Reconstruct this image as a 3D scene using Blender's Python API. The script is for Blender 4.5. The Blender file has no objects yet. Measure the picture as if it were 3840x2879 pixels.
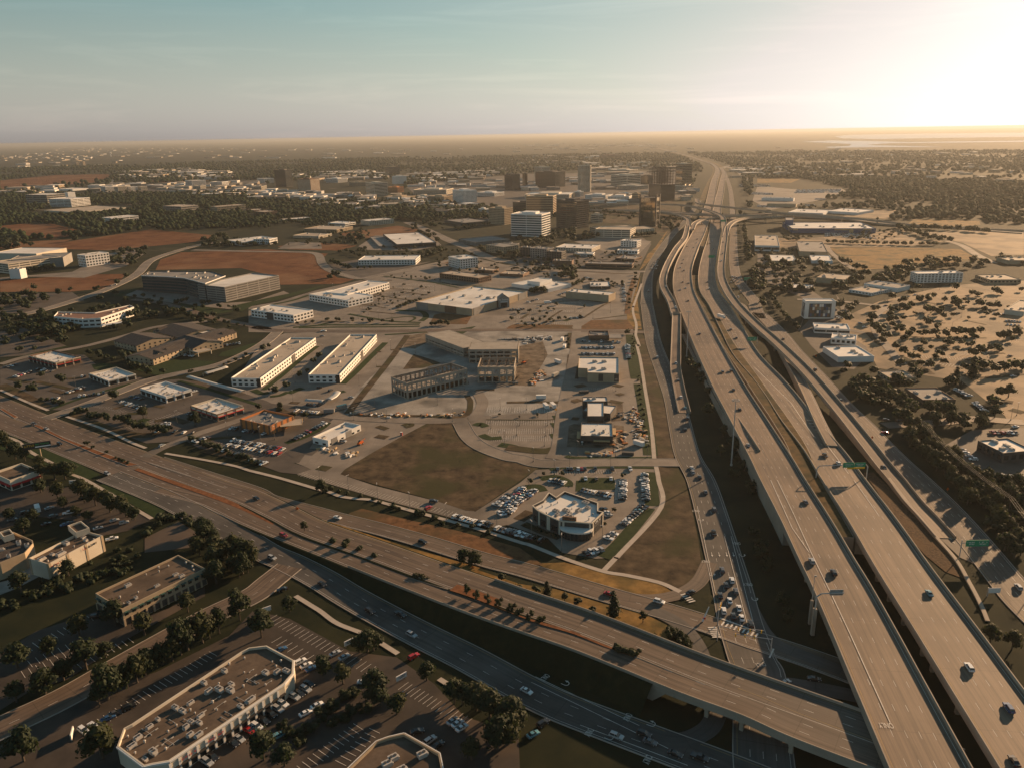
import bpy, bmesh, math, random
from mathutils import Vector, Matrix, geometry
import numpy as np
R = math.radians
random.seed(7)
sc = bpy.context.scene
COL = sc.collection

# ------------------------------------------------------------------ camera
F = 2950.0; HZ = 934.5; CH = 190.0; ROLL = R(1.04)
PITCH = math.atan(HZ / F)
cam = bpy.data.cameras.new('camera'); cam_o = bpy.data.objects.new('camera', cam); COL.objects.link(cam_o)
cam.sensor_fit = 'HORIZONTAL'; cam.sensor_width = 36.0; cam.lens = 36.0 * F / 3840.0
cam.clip_start = 1.0; cam.clip_end = 250000.0
cam_o.matrix_world = (Matrix.Translation((0, 0, CH)) @ Matrix.Rotation(R(90) - PITCH, 4, 'X') @ Matrix.Rotation(-ROLL, 4, 'Z'))
sc.camera = cam_o

# ------------------------------------------------------------------ sky and sun
SUN_AZ = 46.0      # degrees to the right of the view direction (+Y)
SUN_EL = 14.0
w = bpy.data.worlds.new('World'); sc.world = w; w.use_nodes = True
nt = w.node_tree; nt.nodes.clear()
sky = nt.nodes.new('ShaderNodeTexSky'); sky.sky_type = 'NISHITA'; sky.sun_disc = False
sky.sun_elevation = R(SUN_EL); sky.sun_rotation = R(SUN_AZ)
sky.altitude = 200; sky.air_density = 1.0; sky.dust_density = 0.8; sky.ozone_density = 1.0
bg = nt.nodes.new('ShaderNodeBackground'); bg.inputs['Strength'].default_value = 0.056
wo = nt.nodes.new('ShaderNodeOutputWorld')
# thin high cirrus: lighter streaks over the Nishita sky
tc = nt.nodes.new('ShaderNodeTexCoord'); mp = nt.nodes.new('ShaderNodeMapping')
mp.inputs['Rotation'].default_value = (0, 0, R(12)); mp.inputs['Scale'].default_value = (2.2, 2.2, 26.0)
nz = nt.nodes.new('ShaderNodeTexNoise'); nz.inputs['Scale'].default_value = 1.6; nz.inputs['Detail'].default_value = 9.0; nz.inputs['Roughness'].default_value = 0.62; nz.inputs['Distortion'].default_value = 0.8
rp = nt.nodes.new('ShaderNodeValToRGB'); rp.color_ramp.elements[0].position = 0.50; rp.color_ramp.elements[1].position = 0.80
mul = nt.nodes.new('ShaderNodeMath'); mul.operation = 'MULTIPLY'; mul.inputs[1].default_value = 0.6
tint = nt.nodes.new('ShaderNodeMixRGB'); tint.blend_type = 'MULTIPLY'; tint.inputs[0].default_value = 1.0; tint.inputs[2].default_value = (0.72, 1.03, 0.94, 1)
mx = nt.nodes.new('ShaderNodeMixRGB'); mx.blend_type = 'MIX'
br = nt.nodes.new('ShaderNodeMixRGB'); br.blend_type = 'MULTIPLY'; br.inputs[0].default_value = 1.0; br.inputs[2].default_value = (1.35, 1.28, 1.25, 1)
L = nt.links.new
L(tc.outputs['Generated'], mp.inputs['Vector']); L(mp.outputs[0], nz.inputs['Vector']); L(nz.outputs['Fac'], rp.inputs[0])
# the glow round the sun is pale, not yellow: bright sky loses saturation
bw = nt.nodes.new('ShaderNodeRGBToBW'); mr = nt.nodes.new('ShaderNodeMapRange'); mr.inputs[1].default_value = 1.5; mr.inputs[2].default_value = 10.0; mr.inputs[3].default_value = 0.0; mr.inputs[4].default_value = 0.92
wh = nt.nodes.new('ShaderNodeMixRGB'); wh.blend_type = 'MULTIPLY'; wh.inputs[0].default_value = 1.0; wh.inputs[2].default_value = (1.30, 1.165, 1.11, 1); ds = nt.nodes.new('ShaderNodeMixRGB')
sz = nt.nodes.new('ShaderNodeSeparateXYZ'); mz = nt.nodes.new('ShaderNodeMapRange'); mz.inputs[1].default_value = 0.0; mz.inputs[2].default_value = 0.20; mz.inputs[3].default_value = 0.95; mz.inputs[4].default_value = 0.02; mxx = nt.nodes.new('ShaderNodeMath'); mxx.operation = 'MAXIMUM'
L(tc.outputs['Generated'], sz.inputs[0]); L(sz.outputs[2], mz.inputs[0]); L(mz.outputs[0], mxx.inputs[0]); L(mr.outputs[0], mxx.inputs[1])
L(sky.outputs[0], tint.inputs[1]); L(tint.outputs[0], bw.inputs[0]); L(bw.outputs[0], mr.inputs[0]); L(bw.outputs[0], wh.inputs[1]); L(mxx.outputs[0], ds.inputs[0]); L(tint.outputs[0], ds.inputs[1]); L(wh.outputs[0], ds.inputs[2])
L(rp.outputs[0], mul.inputs[0]); L(ds.outputs[0], br.inputs[1])
L(mul.outputs[0], mx.inputs[0]); L(ds.outputs[0], mx.inputs[1]); L(br.outputs[0], mx.inputs[2])
# soft shoulder: the glow stays pale instead of burning out
sb_ = nt.nodes.new('ShaderNodeRGBToBW'); dv = nt.nodes.new('ShaderNodeMath'); dv.operation = 'MULTIPLY_ADD'; dv.inputs[1].default_value = 1 / 19.0; dv.inputs[2].default_value = 1.0; iv = nt.nodes.new('ShaderNodeMath'); iv.operation = 'DIVIDE'; iv.inputs[0].default_value = 1.0
sm = nt.nodes.new('ShaderNodeMixRGB'); sm.blend_type = 'MULTIPLY'; sm.inputs[0].default_value = 1.0
L(mx.outputs[0], sb_.inputs[0]); L(sb_.outputs[0], dv.inputs[0]); L(dv.outputs[0], iv.inputs[1]); L(mx.outputs[0], sm.inputs[1]); L(iv.outputs[0], sm.inputs[2])
L(sm.outputs[0], bg.inputs['Color']); L(bg.outputs[0], wo.inputs['Surface'])
sl = bpy.data.lights.new('sun', 'SUN'); sl.energy = 5.0; sl.angle = R(0.6); sl.color = (1.0, 0.63, 0.34)
so = bpy.data.objects.new('sun', sl); COL.objects.link(so)
so.rotation_euler = (R(90 - SUN_EL), 0, R(180 - SUN_AZ)); so.location = (600, 600, 400)
vs = sc.view_settings; sc.display_settings.display_device = 'sRGB'
vs.view_transform = 'Standard'; vs.look = 'None'; vs.gamma = 1.0; vs.use_curve_mapping = False; vs.exposure = 1.0
cy = sc.cycles
cy.use_denoising = True; cy.max_bounces = 4; cy.diffuse_bounces = 2; cy.glossy_bounces = 2; cy.transmission_bounces = 2
cy.volume_bounces = 0; cy.transparent_max_bounces = 4; cy.caustics_reflective = False; cy.caustics_refractive = False
sc.render.engine = 'CYCLES'
HAZE_D = 0.000042

# ------------------------------------------------------------------ survey helpers: where a point of the photograph stands on the ground
TX = dict(a=0, b=950, c=1900, d=2840); TY = {'0': 500, '1': 1150, '2': 1800, '3': 2129}
def ray(u, v):
 x = (u - 1920) / F; y = -(v - 1439.5) / F
 c, s = math.cos(-ROLL), math.sin(-ROLL)
 x, y = x * c - y * s, x * s + y * c
 return Vector((x, math.cos(PITCH) + y * math.sin(PITCH), -math.sin(PITCH) + y * math.cos(PITCH)))
def gp(uv, z=0.0):
 d = ray(*uv); t = (z - CH) / d.z
 return Vector((d.x * t, d.y * t, z))
def pix(s):
 """'a0:12,30 40,50 b0:...' -> photograph pixels"""
 out = []; k = None
 for t in s.split():
  if ':' in t: k, t = t.split(':')
  x, y = t.split(',')
  out.append((TX[k[0]] + float(x) / 2.2113, TY[k[1]] + float(y) / 2.2113))
 return out
def gl(s, z=0.0): return [gp(p, z) for p in pix(s)]
def height_over(roof_uv, base_uv):
 g = gp(base_uv); dist = math.hypot(g.x, g.y); d = ray(*roof_uv)
 return CH + dist * d.z / math.hypot(d.x, d.y)

# ------------------------------------------------------------------ object helpers
def tag(o, label=None, cat=None, group=None, kind=None):
 if label: o['label'] = label
 if cat: o['category'] = cat
 if group: o['group'] = group
 if kind: o['kind'] = kind
 return o
def mesh_obj(name, verts, faces, mat=None, parent=None, smooth=False):
 me = bpy.data.meshes.new(name); me.from_pydata([tuple(v) for v in verts], [], faces); me.update()
 o = bpy.data.objects.new(name, me); COL.objects.link(o)
 if mat:
  for m in (mat if isinstance(mat, (list, tuple)) else [mat]): me.materials.append(m)
 if parent: o.parent = parent
 if smooth: me.polygons.foreach_set('use_smooth', [True] * len(me.polygons))
 return o
def empty(name, loc, rz=0.0):
 o = bpy.data.objects.new(name, None); COL.objects.link(o); o.location = loc; o.rotation_euler = (0, 0, rz); o.empty_display_size = 1
 return o
def link(me, name, parent=None, loc=(0, 0, 0), rz=0.0, scale=(1, 1, 1)):
 o = bpy.data.objects.new(name, me); COL.objects.link(o)
 o.location = loc; o.rotation_euler = (0, 0, rz); o.scale = scale
 if parent: o.parent = parent
 return o
class MB:
 """collects boxes, bars and tubes into one mesh"""
 def __init__(s): s.v = []; s.f = []; s.m = []
 def add(s, vs, fs, mi=0):
  n = len(s.v); s.v += [tuple(v) for v in vs]; s.f += [tuple(i + n for i in f) for f in fs]; s.m += [mi] * len(fs); return s
 def box(s, c, d, rz=0.0, mi=0, taper=1.0):
  cx, cy, cz = c; dx, dy, dz = d[0] / 2, d[1] / 2, d[2] / 2; co, si = math.cos(rz), math.sin(rz); vs = []
  for z, t in ((-dz, 1.0), (dz, taper)):
   for x, y in ((-dx, -dy), (dx, -dy), (dx, dy), (-dx, dy)):
    x *= t; y *= t; vs.append((cx + x * co - y * si, cy + x * si + y * co, cz + z))
  return s.add(vs, [(0, 3, 2, 1), (4, 5, 6, 7), (0, 1, 5, 4), (1, 2, 6, 5), (2, 3, 7, 6), (3, 0, 4, 7)], mi)
 def tube(s, p, q, r0, r1=None, n=8, mi=0, cap=True):
  p = Vector(p); q = Vector(q); r1 = r0 if r1 is None else r1; d = (q - p).normalized()
  a = d.orthogonal().normalized(); b = d.cross(a); vs = []
  for c, r in ((p, r0), (q, r1)):
   for i in range(n):
    t = 2 * math.pi * i / n; vs.append(c + a * (r * math.cos(t)) + b * (r * math.sin(t)))
  fs = [(i, (i + 1) % n, n + (i + 1) % n, n + i) for i in range(n)]
  if cap: fs += [tuple(range(n - 1, -1, -1)), tuple(range(n, 2 * n))]
  return s.add(vs, fs, mi)
 def prism(s, poly, z0, z1, mi=0):
  n = len(poly); vs = [(p[0], p[1], z0) for p in poly] + [(p[0], p[1], z1) for p in poly]
  return s.add(vs, [(i, (i + 1) % n, n + (i + 1) % n, n + i) for i in range(n)] + [tuple(range(n - 1, -1, -1)), tuple(range(n, 2 * n))], mi)
 def mesh(s, name, mats):
  me = bpy.data.meshes.new(name); me.from_pydata(s.v, [], s.f)
  for m in (mats if isinstance(mats, (list, tuple)) else [mats]): me.materials.append(m)
  me.polygons.foreach_set('material_index', s.m); me.update(); return me
 def build(s, name, mats, parent=None, loc=(0, 0, 0), rz=0.0):
  return link(s.mesh(name, mats), name, parent, loc, rz)
def ccw(poly):
 a = sum(poly[i][0] * poly[(i + 1) % len(poly)][1] - poly[(i + 1) % len(poly)][0] * poly[i][1] for i in range(len(poly)))
 return list(poly) if a > 0 else list(reversed(poly))
def inset(poly, d):
 """inner outline of a ccw polygon, d metres in"""
 n = len(poly); out = []
 for i in range(n):
  p0, p1, p2 = Vector(poly[i - 1][:2]), Vector(poly[i][:2]), Vector(poly[(i + 1) % n][:2])
  e1 = (p1 - p0).normalized(); e2 = (p2 - p1).normalized()
  n1 = Vector((-e1.y, e1.x)); n2 = Vector((-e2.y, e2.x)); b = n1 + n2
  k = d / max(0.35, 1 + n1.dot(n2)); out.append(p1 + b * k)
 return out
def smooth_line(pts, n=6):
 """Catmull-Rom through 3-D points"""
 if len(pts) < 3: return [Vector(p) for p in pts]
 P = [Vector(p) for p in pts]; P = [P[0] * 2 - P[1]] + P + [P[-1] * 2 - P[-2]]; out = []
 for i in range(1, len(P) - 2):
  a, b, c, d = P[i - 1:i + 3]
  for k in range(n):
   t = k / n
   out.append(0.5 * ((2 * b) + (c - a) * t + (2 * a - 5 * b + 4 * c - d) * t * t + (3 * b - a - 3 * c + d) * t ** 3))
 out.append(P[-2]); return out
def side_of(line):
 """unit vectors to the right of a line at each point"""
 out = []
 for i in range(len(line)):
  a = line[max(0, i - 1)]; b = line[min(len(line) - 1, i + 1)]; d = (b - a); d.z = 0; d.normalize()
  out.append(Vector((d.y, -d.x, 0)))
 return out
# ------------------------------------------------------------------ materials (some base colours take in light and shade, as marked)
def mat(name, c0, c1=None, scale=0.2, rough=0.85, detail=6, spec=0.3, bump=0.0, metal=0.0, joint=None, big=None, emit=None):
 m = bpy.data.materials.new(name); m.use_nodes = True; n = m.node_tree; b = n.nodes['Principled BSDF']; l = n.links.new
 b.inputs['Roughness'].default_value = rough; b.inputs['Specular IOR Level'].default_value = spec; b.inputs['Metallic'].default_value = metal
 if c1 is None: b.inputs['Base Color'].default_value = (*c0, 1); return m
 g = n.nodes.new('ShaderNodeNewGeometry'); t = n.nodes.new('ShaderNodeTexNoise'); t.inputs['Scale'].default_value = scale; t.inputs['Detail'].default_value = detail; t.inputs['Roughness'].default_value = 0.65
 l(g.outputs['Position'], t.inputs['Vector'])
 r = n.nodes.new('ShaderNodeValToRGB'); e = r.color_ramp.elements; e[0].position = 0.32; e[0].color = (*c0, 1); e[1].position = 0.68; e[1].color = (*c1, 1)
 l(t.outputs['Fac'], r.inputs[0]); out = r.outputs[0]
 if big:                                   # broad patches on top: (colour, scale, low, high)
  t2 = n.nodes.new('ShaderNodeTexNoise'); t2.inputs['Scale'].default_value = big[1]; t2.inputs['Detail'].default_value = 4; l(g.outputs['Position'], t2.inputs['Vector'])
  r2 = n.nodes.new('ShaderNodeMapRange'); r2.inputs[1].default_value = big[2]; r2.inputs[2].default_value = big[3]; l(t2.outputs['Fac'], r2.inputs[0])
  x = n.nodes.new('ShaderNodeMixRGB'); x.inputs[2].default_value = (*big[0], 1); l(r2.outputs[0], x.inputs[0]); l(out, x.inputs[1]); out = x.outputs[0]
 if joint:                                 # slab joints: (angle, spacing, darkness)
  mp = n.nodes.new('ShaderNodeMapping'); mp.inputs['Rotation'].default_value = (0, 0, joint[0]); l(g.outputs['Position'], mp.inputs['Vector'])
  k = n.nodes.new('ShaderNodeTexBrick'); k.offset = 0.0; k.inputs['Scale'].default_value = 1.0; k.inputs['Brick Width'].default_value = joint[1]; k.inputs['Row Height'].default_value = joint[1]
  k.inputs['Mortar Size'].default_value = 0.06; k.inputs['Mortar Smooth'].default_value = 0.3
  k.inputs['Color1'].default_value = (1, 1, 1, 1); k.inputs['Color2'].default_value = (0.9, 0.9, 0.9, 1); k.inputs['Mortar'].default_value = (joint[2],) * 3 + (1,)
  l(mp.outputs[0], k.inputs['Vector'])
  x = n.nodes.new('ShaderNodeMixRGB'); x.blend_type = 'MULTIPLY'; x.inputs[0].default_value = 1; l(out, x.inputs[1]); l(k.outputs['Color'], x.inputs[2]); out = x.outputs[0]
 l(out, b.inputs['Base Color'])
 if bump:
  bp = n.nodes.new('ShaderNodeBump'); bp.inputs['Strength'].default_value = 1.0; bp.inputs['Distance'].default_value = bump; l(t.outputs['Fac'], bp.inputs['Height']); l(bp.outputs[0], b.inputs['Normal'])
 return m
M = {}
M['grass'] = mat('dry_grass', (0.009, 0.014, 0.006), (0.030, 0.030, 0.012), 0.22, 0.95, 8, 0.1, 0.12, big=((0.010, 0.018, 0.007), 0.02, 0.45, 0.62))  # self-shading of grass in low sun is put into this dark colour
M['lawn'] = mat('green_lawn', (0.014, 0.028, 0.009), (0.032, 0.048, 0.016), 0.35, 0.95, 8, 0.1, 0.08)
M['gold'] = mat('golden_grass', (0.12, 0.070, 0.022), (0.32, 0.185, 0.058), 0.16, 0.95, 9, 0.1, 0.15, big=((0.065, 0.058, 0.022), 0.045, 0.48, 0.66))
M['soil'] = mat('bare_soil', (0.022, 0.016, 0.010), (0.125, 0.088, 0.052), 0.11, 0.95, 12, 0.1, 0.3, big=((0.045, 0.042, 0.018), 0.03, 0.48, 0.62))
M['mulch'] = mat('red_mulch', (0.11, 0.045, 0.02), (0.24, 0.10, 0.045), 0.5, 0.95, 6, 0.1, 0.05)
M['rubble'] = mat('site_soil', (0.05, 0.037, 0.026), (0.22, 0.17, 0.12), 0.12, 0.95, 10, 0.1, 0.3)
M['lake'] = mat('lake_water', (0.20, 0.20, 0.19), None, rough=0.25, spec=0.8)
M['concrete'] = mat('lot_concrete', (0.160, 0.134, 0.108), (0.255, 0.216, 0.176), 0.05, 0.8, 8, 0.25, 0, joint=(0.03, 5.0, 0.72), big=((0.115, 0.098, 0.080), 0.018, 0.50, 0.70))
M['concrete_new'] = mat('new_concrete', (0.23, 0.208, 0.18), (0.35, 0.318, 0.275), 0.06, 0.8, 8, 0.25, 0, joint=(0.03, 5.0, 0.75), big=((0.13, 0.12, 0.105), 0.035, 0.48, 0.64))
M['lot_dark'] = mat('worn_lot', (0.064, 0.053, 0.044), (0.112, 0.092, 0.074), 0.06, 0.8, 8, 0.25, 0, joint=(0.5, 5.0, 0.8))
M['lot_tan'] = mat('tan_lot', (0.19, 0.128, 0.070), (0.31, 0.215, 0.124), 0.05, 0.85, 8, 0.2, 0, big=((0.09, 0.064, 0.036), 0.02, 0.46, 0.62))  # tan ground, with the orange of the hazy light put into its colour
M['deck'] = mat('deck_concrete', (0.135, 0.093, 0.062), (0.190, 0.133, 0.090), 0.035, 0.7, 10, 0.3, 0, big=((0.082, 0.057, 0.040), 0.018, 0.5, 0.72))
M['asphalt'] = mat('worn_asphalt', (0.055, 0.050, 0.045), (0.092, 0.082, 0.072), 0.05, 0.8, 9, 0.25, 0, big=((0.15, 0.13, 0.112), 0.015, 0.5, 0.72))
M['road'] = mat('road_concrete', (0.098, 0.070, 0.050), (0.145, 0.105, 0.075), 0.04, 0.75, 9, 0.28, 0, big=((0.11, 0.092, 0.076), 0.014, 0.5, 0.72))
M['lot_shaded_asphalt'] = mat('dark_lot', (0.034, 0.028, 0.023), (0.070, 0.056, 0.045), 0.07, 0.8, 8, 0.2, 0, big=((0.095, 0.07, 0.052), 0.03, 0.55, 0.7))  # asphalt, with the tree shade over these lots put into its darker colour
M['medgrass'] = mat('median_grass', (0.045, 0.034, 0.015), (0.15, 0.092, 0.036), 0.2, 0.95, 9, 0.1, 0.1, big=((0.03, 0.03, 0.013), 0.04, 0.48, 0.64))
M['walk'] = mat('path_concrete', (0.34, 0.29, 0.24), (0.44, 0.38, 0.32), 0.2, 0.85)
M['kerb'] = mat('kerb_concrete', (0.30, 0.26, 0.22), (0.38, 0.33, 0.28), 0.3, 0.85)
M['red_kerb'] = mat('red_kerb_paint', (0.42, 0.045, 0.03), (0.5, 0.07, 0.05), 0.5, 0.7)
M['parapet'] = mat('parapet_concrete', (0.27, 0.22, 0.17), (0.36, 0.30, 0.235), 0.08, 0.8, 8)
M['paint'] = mat('road_paint', (0.45, 0.42, 0.37), (0.74, 0.70, 0.64), 0.4, 0.7)
M['yellow'] = mat('yellow_paint', (0.30, 0.20, 0.06), (0.42, 0.29, 0.10), 0.4, 0.7)
M['white_wall'] = mat('white_wall', (0.66, 0.64, 0.60), (0.76, 0.74, 0.70), 0.08, 0.8)
M['cream_wall'] = mat('cream_wall', (0.50, 0.44, 0.35), (0.58, 0.52, 0.42), 0.08, 0.8)
M['tan_wall'] = mat('tan_wall', (0.33, 0.255, 0.17), (0.42, 0.33, 0.225), 0.08, 0.85)
M['brick'] = mat('brown_brick', (0.13, 0.075, 0.048), (0.20, 0.12, 0.075), 0.3, 0.85)
M['orange_wall'] = mat('orange_wall', (0.40, 0.14, 0.04), (0.5, 0.19, 0.06), 0.15, 0.8)
M['grey_wall'] = mat('grey_wall', (0.20, 0.19, 0.175), (0.27, 0.255, 0.235), 0.1, 0.85)
M['dark_wall'] = mat('dark_wall', (0.055, 0.050, 0.046), (0.085, 0.078, 0.07), 0.1, 0.7)
M['roof_white'] = mat('white_membrane_roof', (0.58, 0.55, 0.50), (0.72, 0.685, 0.63), 0.05, 0.75, 9, 0.3, 0, big=((0.45, 0.41, 0.36), 0.03, 0.52, 0.75))
M['roof_tan'] = mat('tan_roof', (0.34, 0.28, 0.215), (0.44, 0.37, 0.29), 0.05, 0.85, 9, big=((0.27, 0.22, 0.17), 0.04, 0.5, 0.7))
M['roof_brown'] = mat('gravel_roof', (0.085, 0.062, 0.046), (0.15, 0.112, 0.082), 0.25, 0.95, 9, 0.1, 0, big=((0.075, 0.056, 0.042), 0.05, 0.5, 0.7))
M['roof_red'] = mat('red_brown_roof', (0.16, 0.085, 0.06), (0.22, 0.12, 0.085), 0.1, 0.9)
M['roof_grey'] = mat('grey_roof', (0.17, 0.16, 0.15), (0.25, 0.235, 0.215), 0.06, 0.85)
M['shingle'] = mat('dark_shingle', (0.035, 0.030, 0.028), (0.075, 0.062, 0.054), 0.5, 0.9)
M['glass'] = mat('window_glass', (0.018, 0.024, 0.026), None, rough=0.12, spec=0.6)
M['glass_blue'] = mat('blue_glass', (0.02, 0.045, 0.055), None, rough=0.08, spec=0.9)
M['mirror'] = mat('mirror_glass', (0.22, 0.20, 0.17), None, rough=0.04, spec=0.8, metal=0.85)
M['bronze'] = mat('bronze_glass', (0.06, 0.036, 0.022), None, rough=0.1, spec=0.8)
M['teal'] = mat('teal_glass', (0.03, 0.09, 0.085), None, rough=0.15, spec=0.6)
M['metal'] = mat('galvanised_metal', (0.35, 0.34, 0.32), (0.45, 0.44, 0.41), 0.8, 0.5, 4, 0.5)
M['hvac'] = mat('unit_casing', (0.34, 0.32, 0.29), (0.48, 0.45, 0.41), 0.5, 0.6)
M['hvac_dark'] = mat('unit_fan', (0.05, 0.05, 0.05), None, rough=0.6)
M['pole'] = mat('pole_steel', (0.12, 0.105, 0.09), (0.2, 0.18, 0.155), 0.8, 0.55)
M['sign_green'] = mat('sign_green', (0.0, 0.26, 0.13), None, rough=0.5)
M['sign_yellow'] = mat('sign_yellow', (0.75, 0.42, 0.02), None, rough=0.5)
M['red'] = mat('red_fabric', (0.45, 0.02, 0.02), None, rough=0.7)
M['awning_dark'] = mat('dark_awning', (0.03, 0.028, 0.026), None, rough=0.8)
M['blue_paint'] = mat('blue_panel', (0.02, 0.07, 0.16), None, rough=0.6)
M['orange'] = mat('safety_orange', (0.65, 0.13, 0.02), None, rough=0.6)
M['timber'] = mat('raw_timber', (0.42, 0.28, 0.14), (0.55, 0.38, 0.2), 1.0, 0.85)
M['tilt'] = mat('tilt_up_concrete', (0.26, 0.228, 0.185), (0.36, 0.315, 0.26), 0.15, 0.85)
M['steel'] = mat('brace_steel', (0.10, 0.075, 0.055), (0.16, 0.11, 0.08), 0.5, 0.6)
M['rubber'] = mat('tyre_rubber', (0.018, 0.018, 0.018), None, rough=0.85)
M['lamp_red'] = mat('tail_lamp', (0.4, 0.01, 0.01), None, rough=0.3)
M['lamp_clear'] = mat('head_lamp', (0.75, 0.75, 0.72), None, rough=0.2)
M['bark'] = mat('bark', (0.05, 0.038, 0.028), (0.10, 0.08, 0.06), 2.0, 0.95)
def leaf_mat(name, c0, c1):
 m = mat(name, c0, c1, 0.35, 0.75, 5, 0.25); n = m.node_tree; b = n.nodes['Principled BSDF']
 t = n.nodes.new('ShaderNodeBsdfTranslucent'); t.inputs['Color'].default_value = (c1[0] * 1.5, c1[1] * 1.5, c1[2], 1)
 x = n.nodes.new('ShaderNodeMixShader'); x.inputs[0].default_value = 0.24
 o = n.nodes['Material Output']; n.links.new(b.outputs[0], x.inputs[1]); n.links.new(t.outputs[0], x.inputs[2]); n.links.new(x.outputs[0], o.inputs[0])
 return m
M['leaf'] = leaf_mat('oak_leaves', (0.009, 0.017, 0.007), (0.027, 0.040, 0.014))
M['leaf2'] = leaf_mat('elm_leaves', (0.015, 0.022, 0.008), (0.042, 0.048, 0.016))
M['leaf3'] = leaf_mat('cedar_leaves', (0.008, 0.015, 0.008), (0.022, 0.034, 0.015))
M['far_leaf'] = mat('far_canopy', (0.012, 0.022, 0.011), (0.034, 0.048, 0.021), 0.02, 0.95, 6, 0.1)
CARC = dict(w=(0.72, 0.72, 0.70), k=(0.014, 0.014, 0.015), g=(0.09, 0.09, 0.095), s=(0.36, 0.37, 0.37), r=(0.36, 0.02, 0.02), b=(0.03, 0.09, 0.20), o=(0.30, 0.21, 0.13), t=(0.10, 0.25, 0.30))
CARN = dict(w='white', k='black', g='dark grey', s='silver', r='red', b='blue', o='tan', t='pale teal')
def car_mat(k):
 m = mat('car_paint_' + CARN[k].replace(' ', '_'), CARC[k], None, rough=0.28, spec=0.5); m.node_tree.nodes['Principled BSDF'].inputs['Coat Weight'].default_value = 0.5; return m
CP = {k: car_mat(k) for k in CARC}

def wear(m, amt=0.22, span=30.0):
 """tyre-darkened lanes and transverse deck joints, along the road's own coordinates"""
 n = m.node_tree; l = n.links.new; b = n.nodes['Principled BSDF']; src = b.inputs['Base Color'].links[0].from_socket
 uv = n.nodes.new('ShaderNodeUVMap'); uv.uv_map = 'lane'; mp = n.nodes.new('ShaderNodeMapping'); mp.inputs['Scale'].default_value = (0.85, 0.012, 1); l(uv.outputs[0], mp.inputs['Vector'])
 t = n.nodes.new('ShaderNodeTexNoise'); t.inputs['Scale'].default_value = 1.0; t.inputs['Detail'].default_value = 7; t.inputs['Roughness'].default_value = 0.7; l(mp.outputs[0], t.inputs['Vector'])
 r = n.nodes.new('ShaderNodeMapRange'); r.inputs[1].default_value = 0.3; r.inputs[2].default_value = 0.72; r.inputs[3].default_value = 1.0 + amt; r.inputs[4].default_value = 1.0 - amt * 1.3; l(t.outputs['Fac'], r.inputs[0])
 sx = n.nodes.new('ShaderNodeSeparateXYZ'); l(uv.outputs[0], sx.inputs[0]); md = n.nodes.new('ShaderNodeMath'); md.operation = 'MODULO'; md.inputs[1].default_value = span; l(sx.outputs[1], md.inputs[0])
 lt = n.nodes.new('ShaderNodeMath'); lt.operation = 'LESS_THAN'; lt.inputs[1].default_value = 0.28; l(md.outputs[0], lt.inputs[0])
 k = n.nodes.new('ShaderNodeMath'); k.operation = 'MULTIPLY_ADD'; k.inputs[1].default_value = -0.3; k.inputs[2].default_value = 1.0; l(lt.outputs[0], k.inputs[0])
 mm = n.nodes.new('ShaderNodeMath'); mm.operation = 'MULTIPLY'; l(r.outputs[0], mm.inputs[0]); l(k.outputs[0], mm.inputs[1])
 x = n.nodes.new('ShaderNodeMixRGB'); x.blend_type = 'MULTIPLY'; x.inputs[0].default_value = 1.0; l(src, x.inputs[1]); l(mm.outputs[0], x.inputs[2]); l(x.outputs[0], b.inputs['Base Color'])
wear(M['deck'], 0.52, 30.0); wear(M['road'], 0.5, 12.0); wear(M['asphalt'], 0.25, 22.0)
M['planting'] = mat('slope_planting', (0.035, 0.022, 0.013), (0.13, 0.082, 0.045), 0.9, 0.95, 4, 0.1, 0.25, big=((0.10, 0.06, 0.03), 0.05, 0.5, 0.6))
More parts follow.
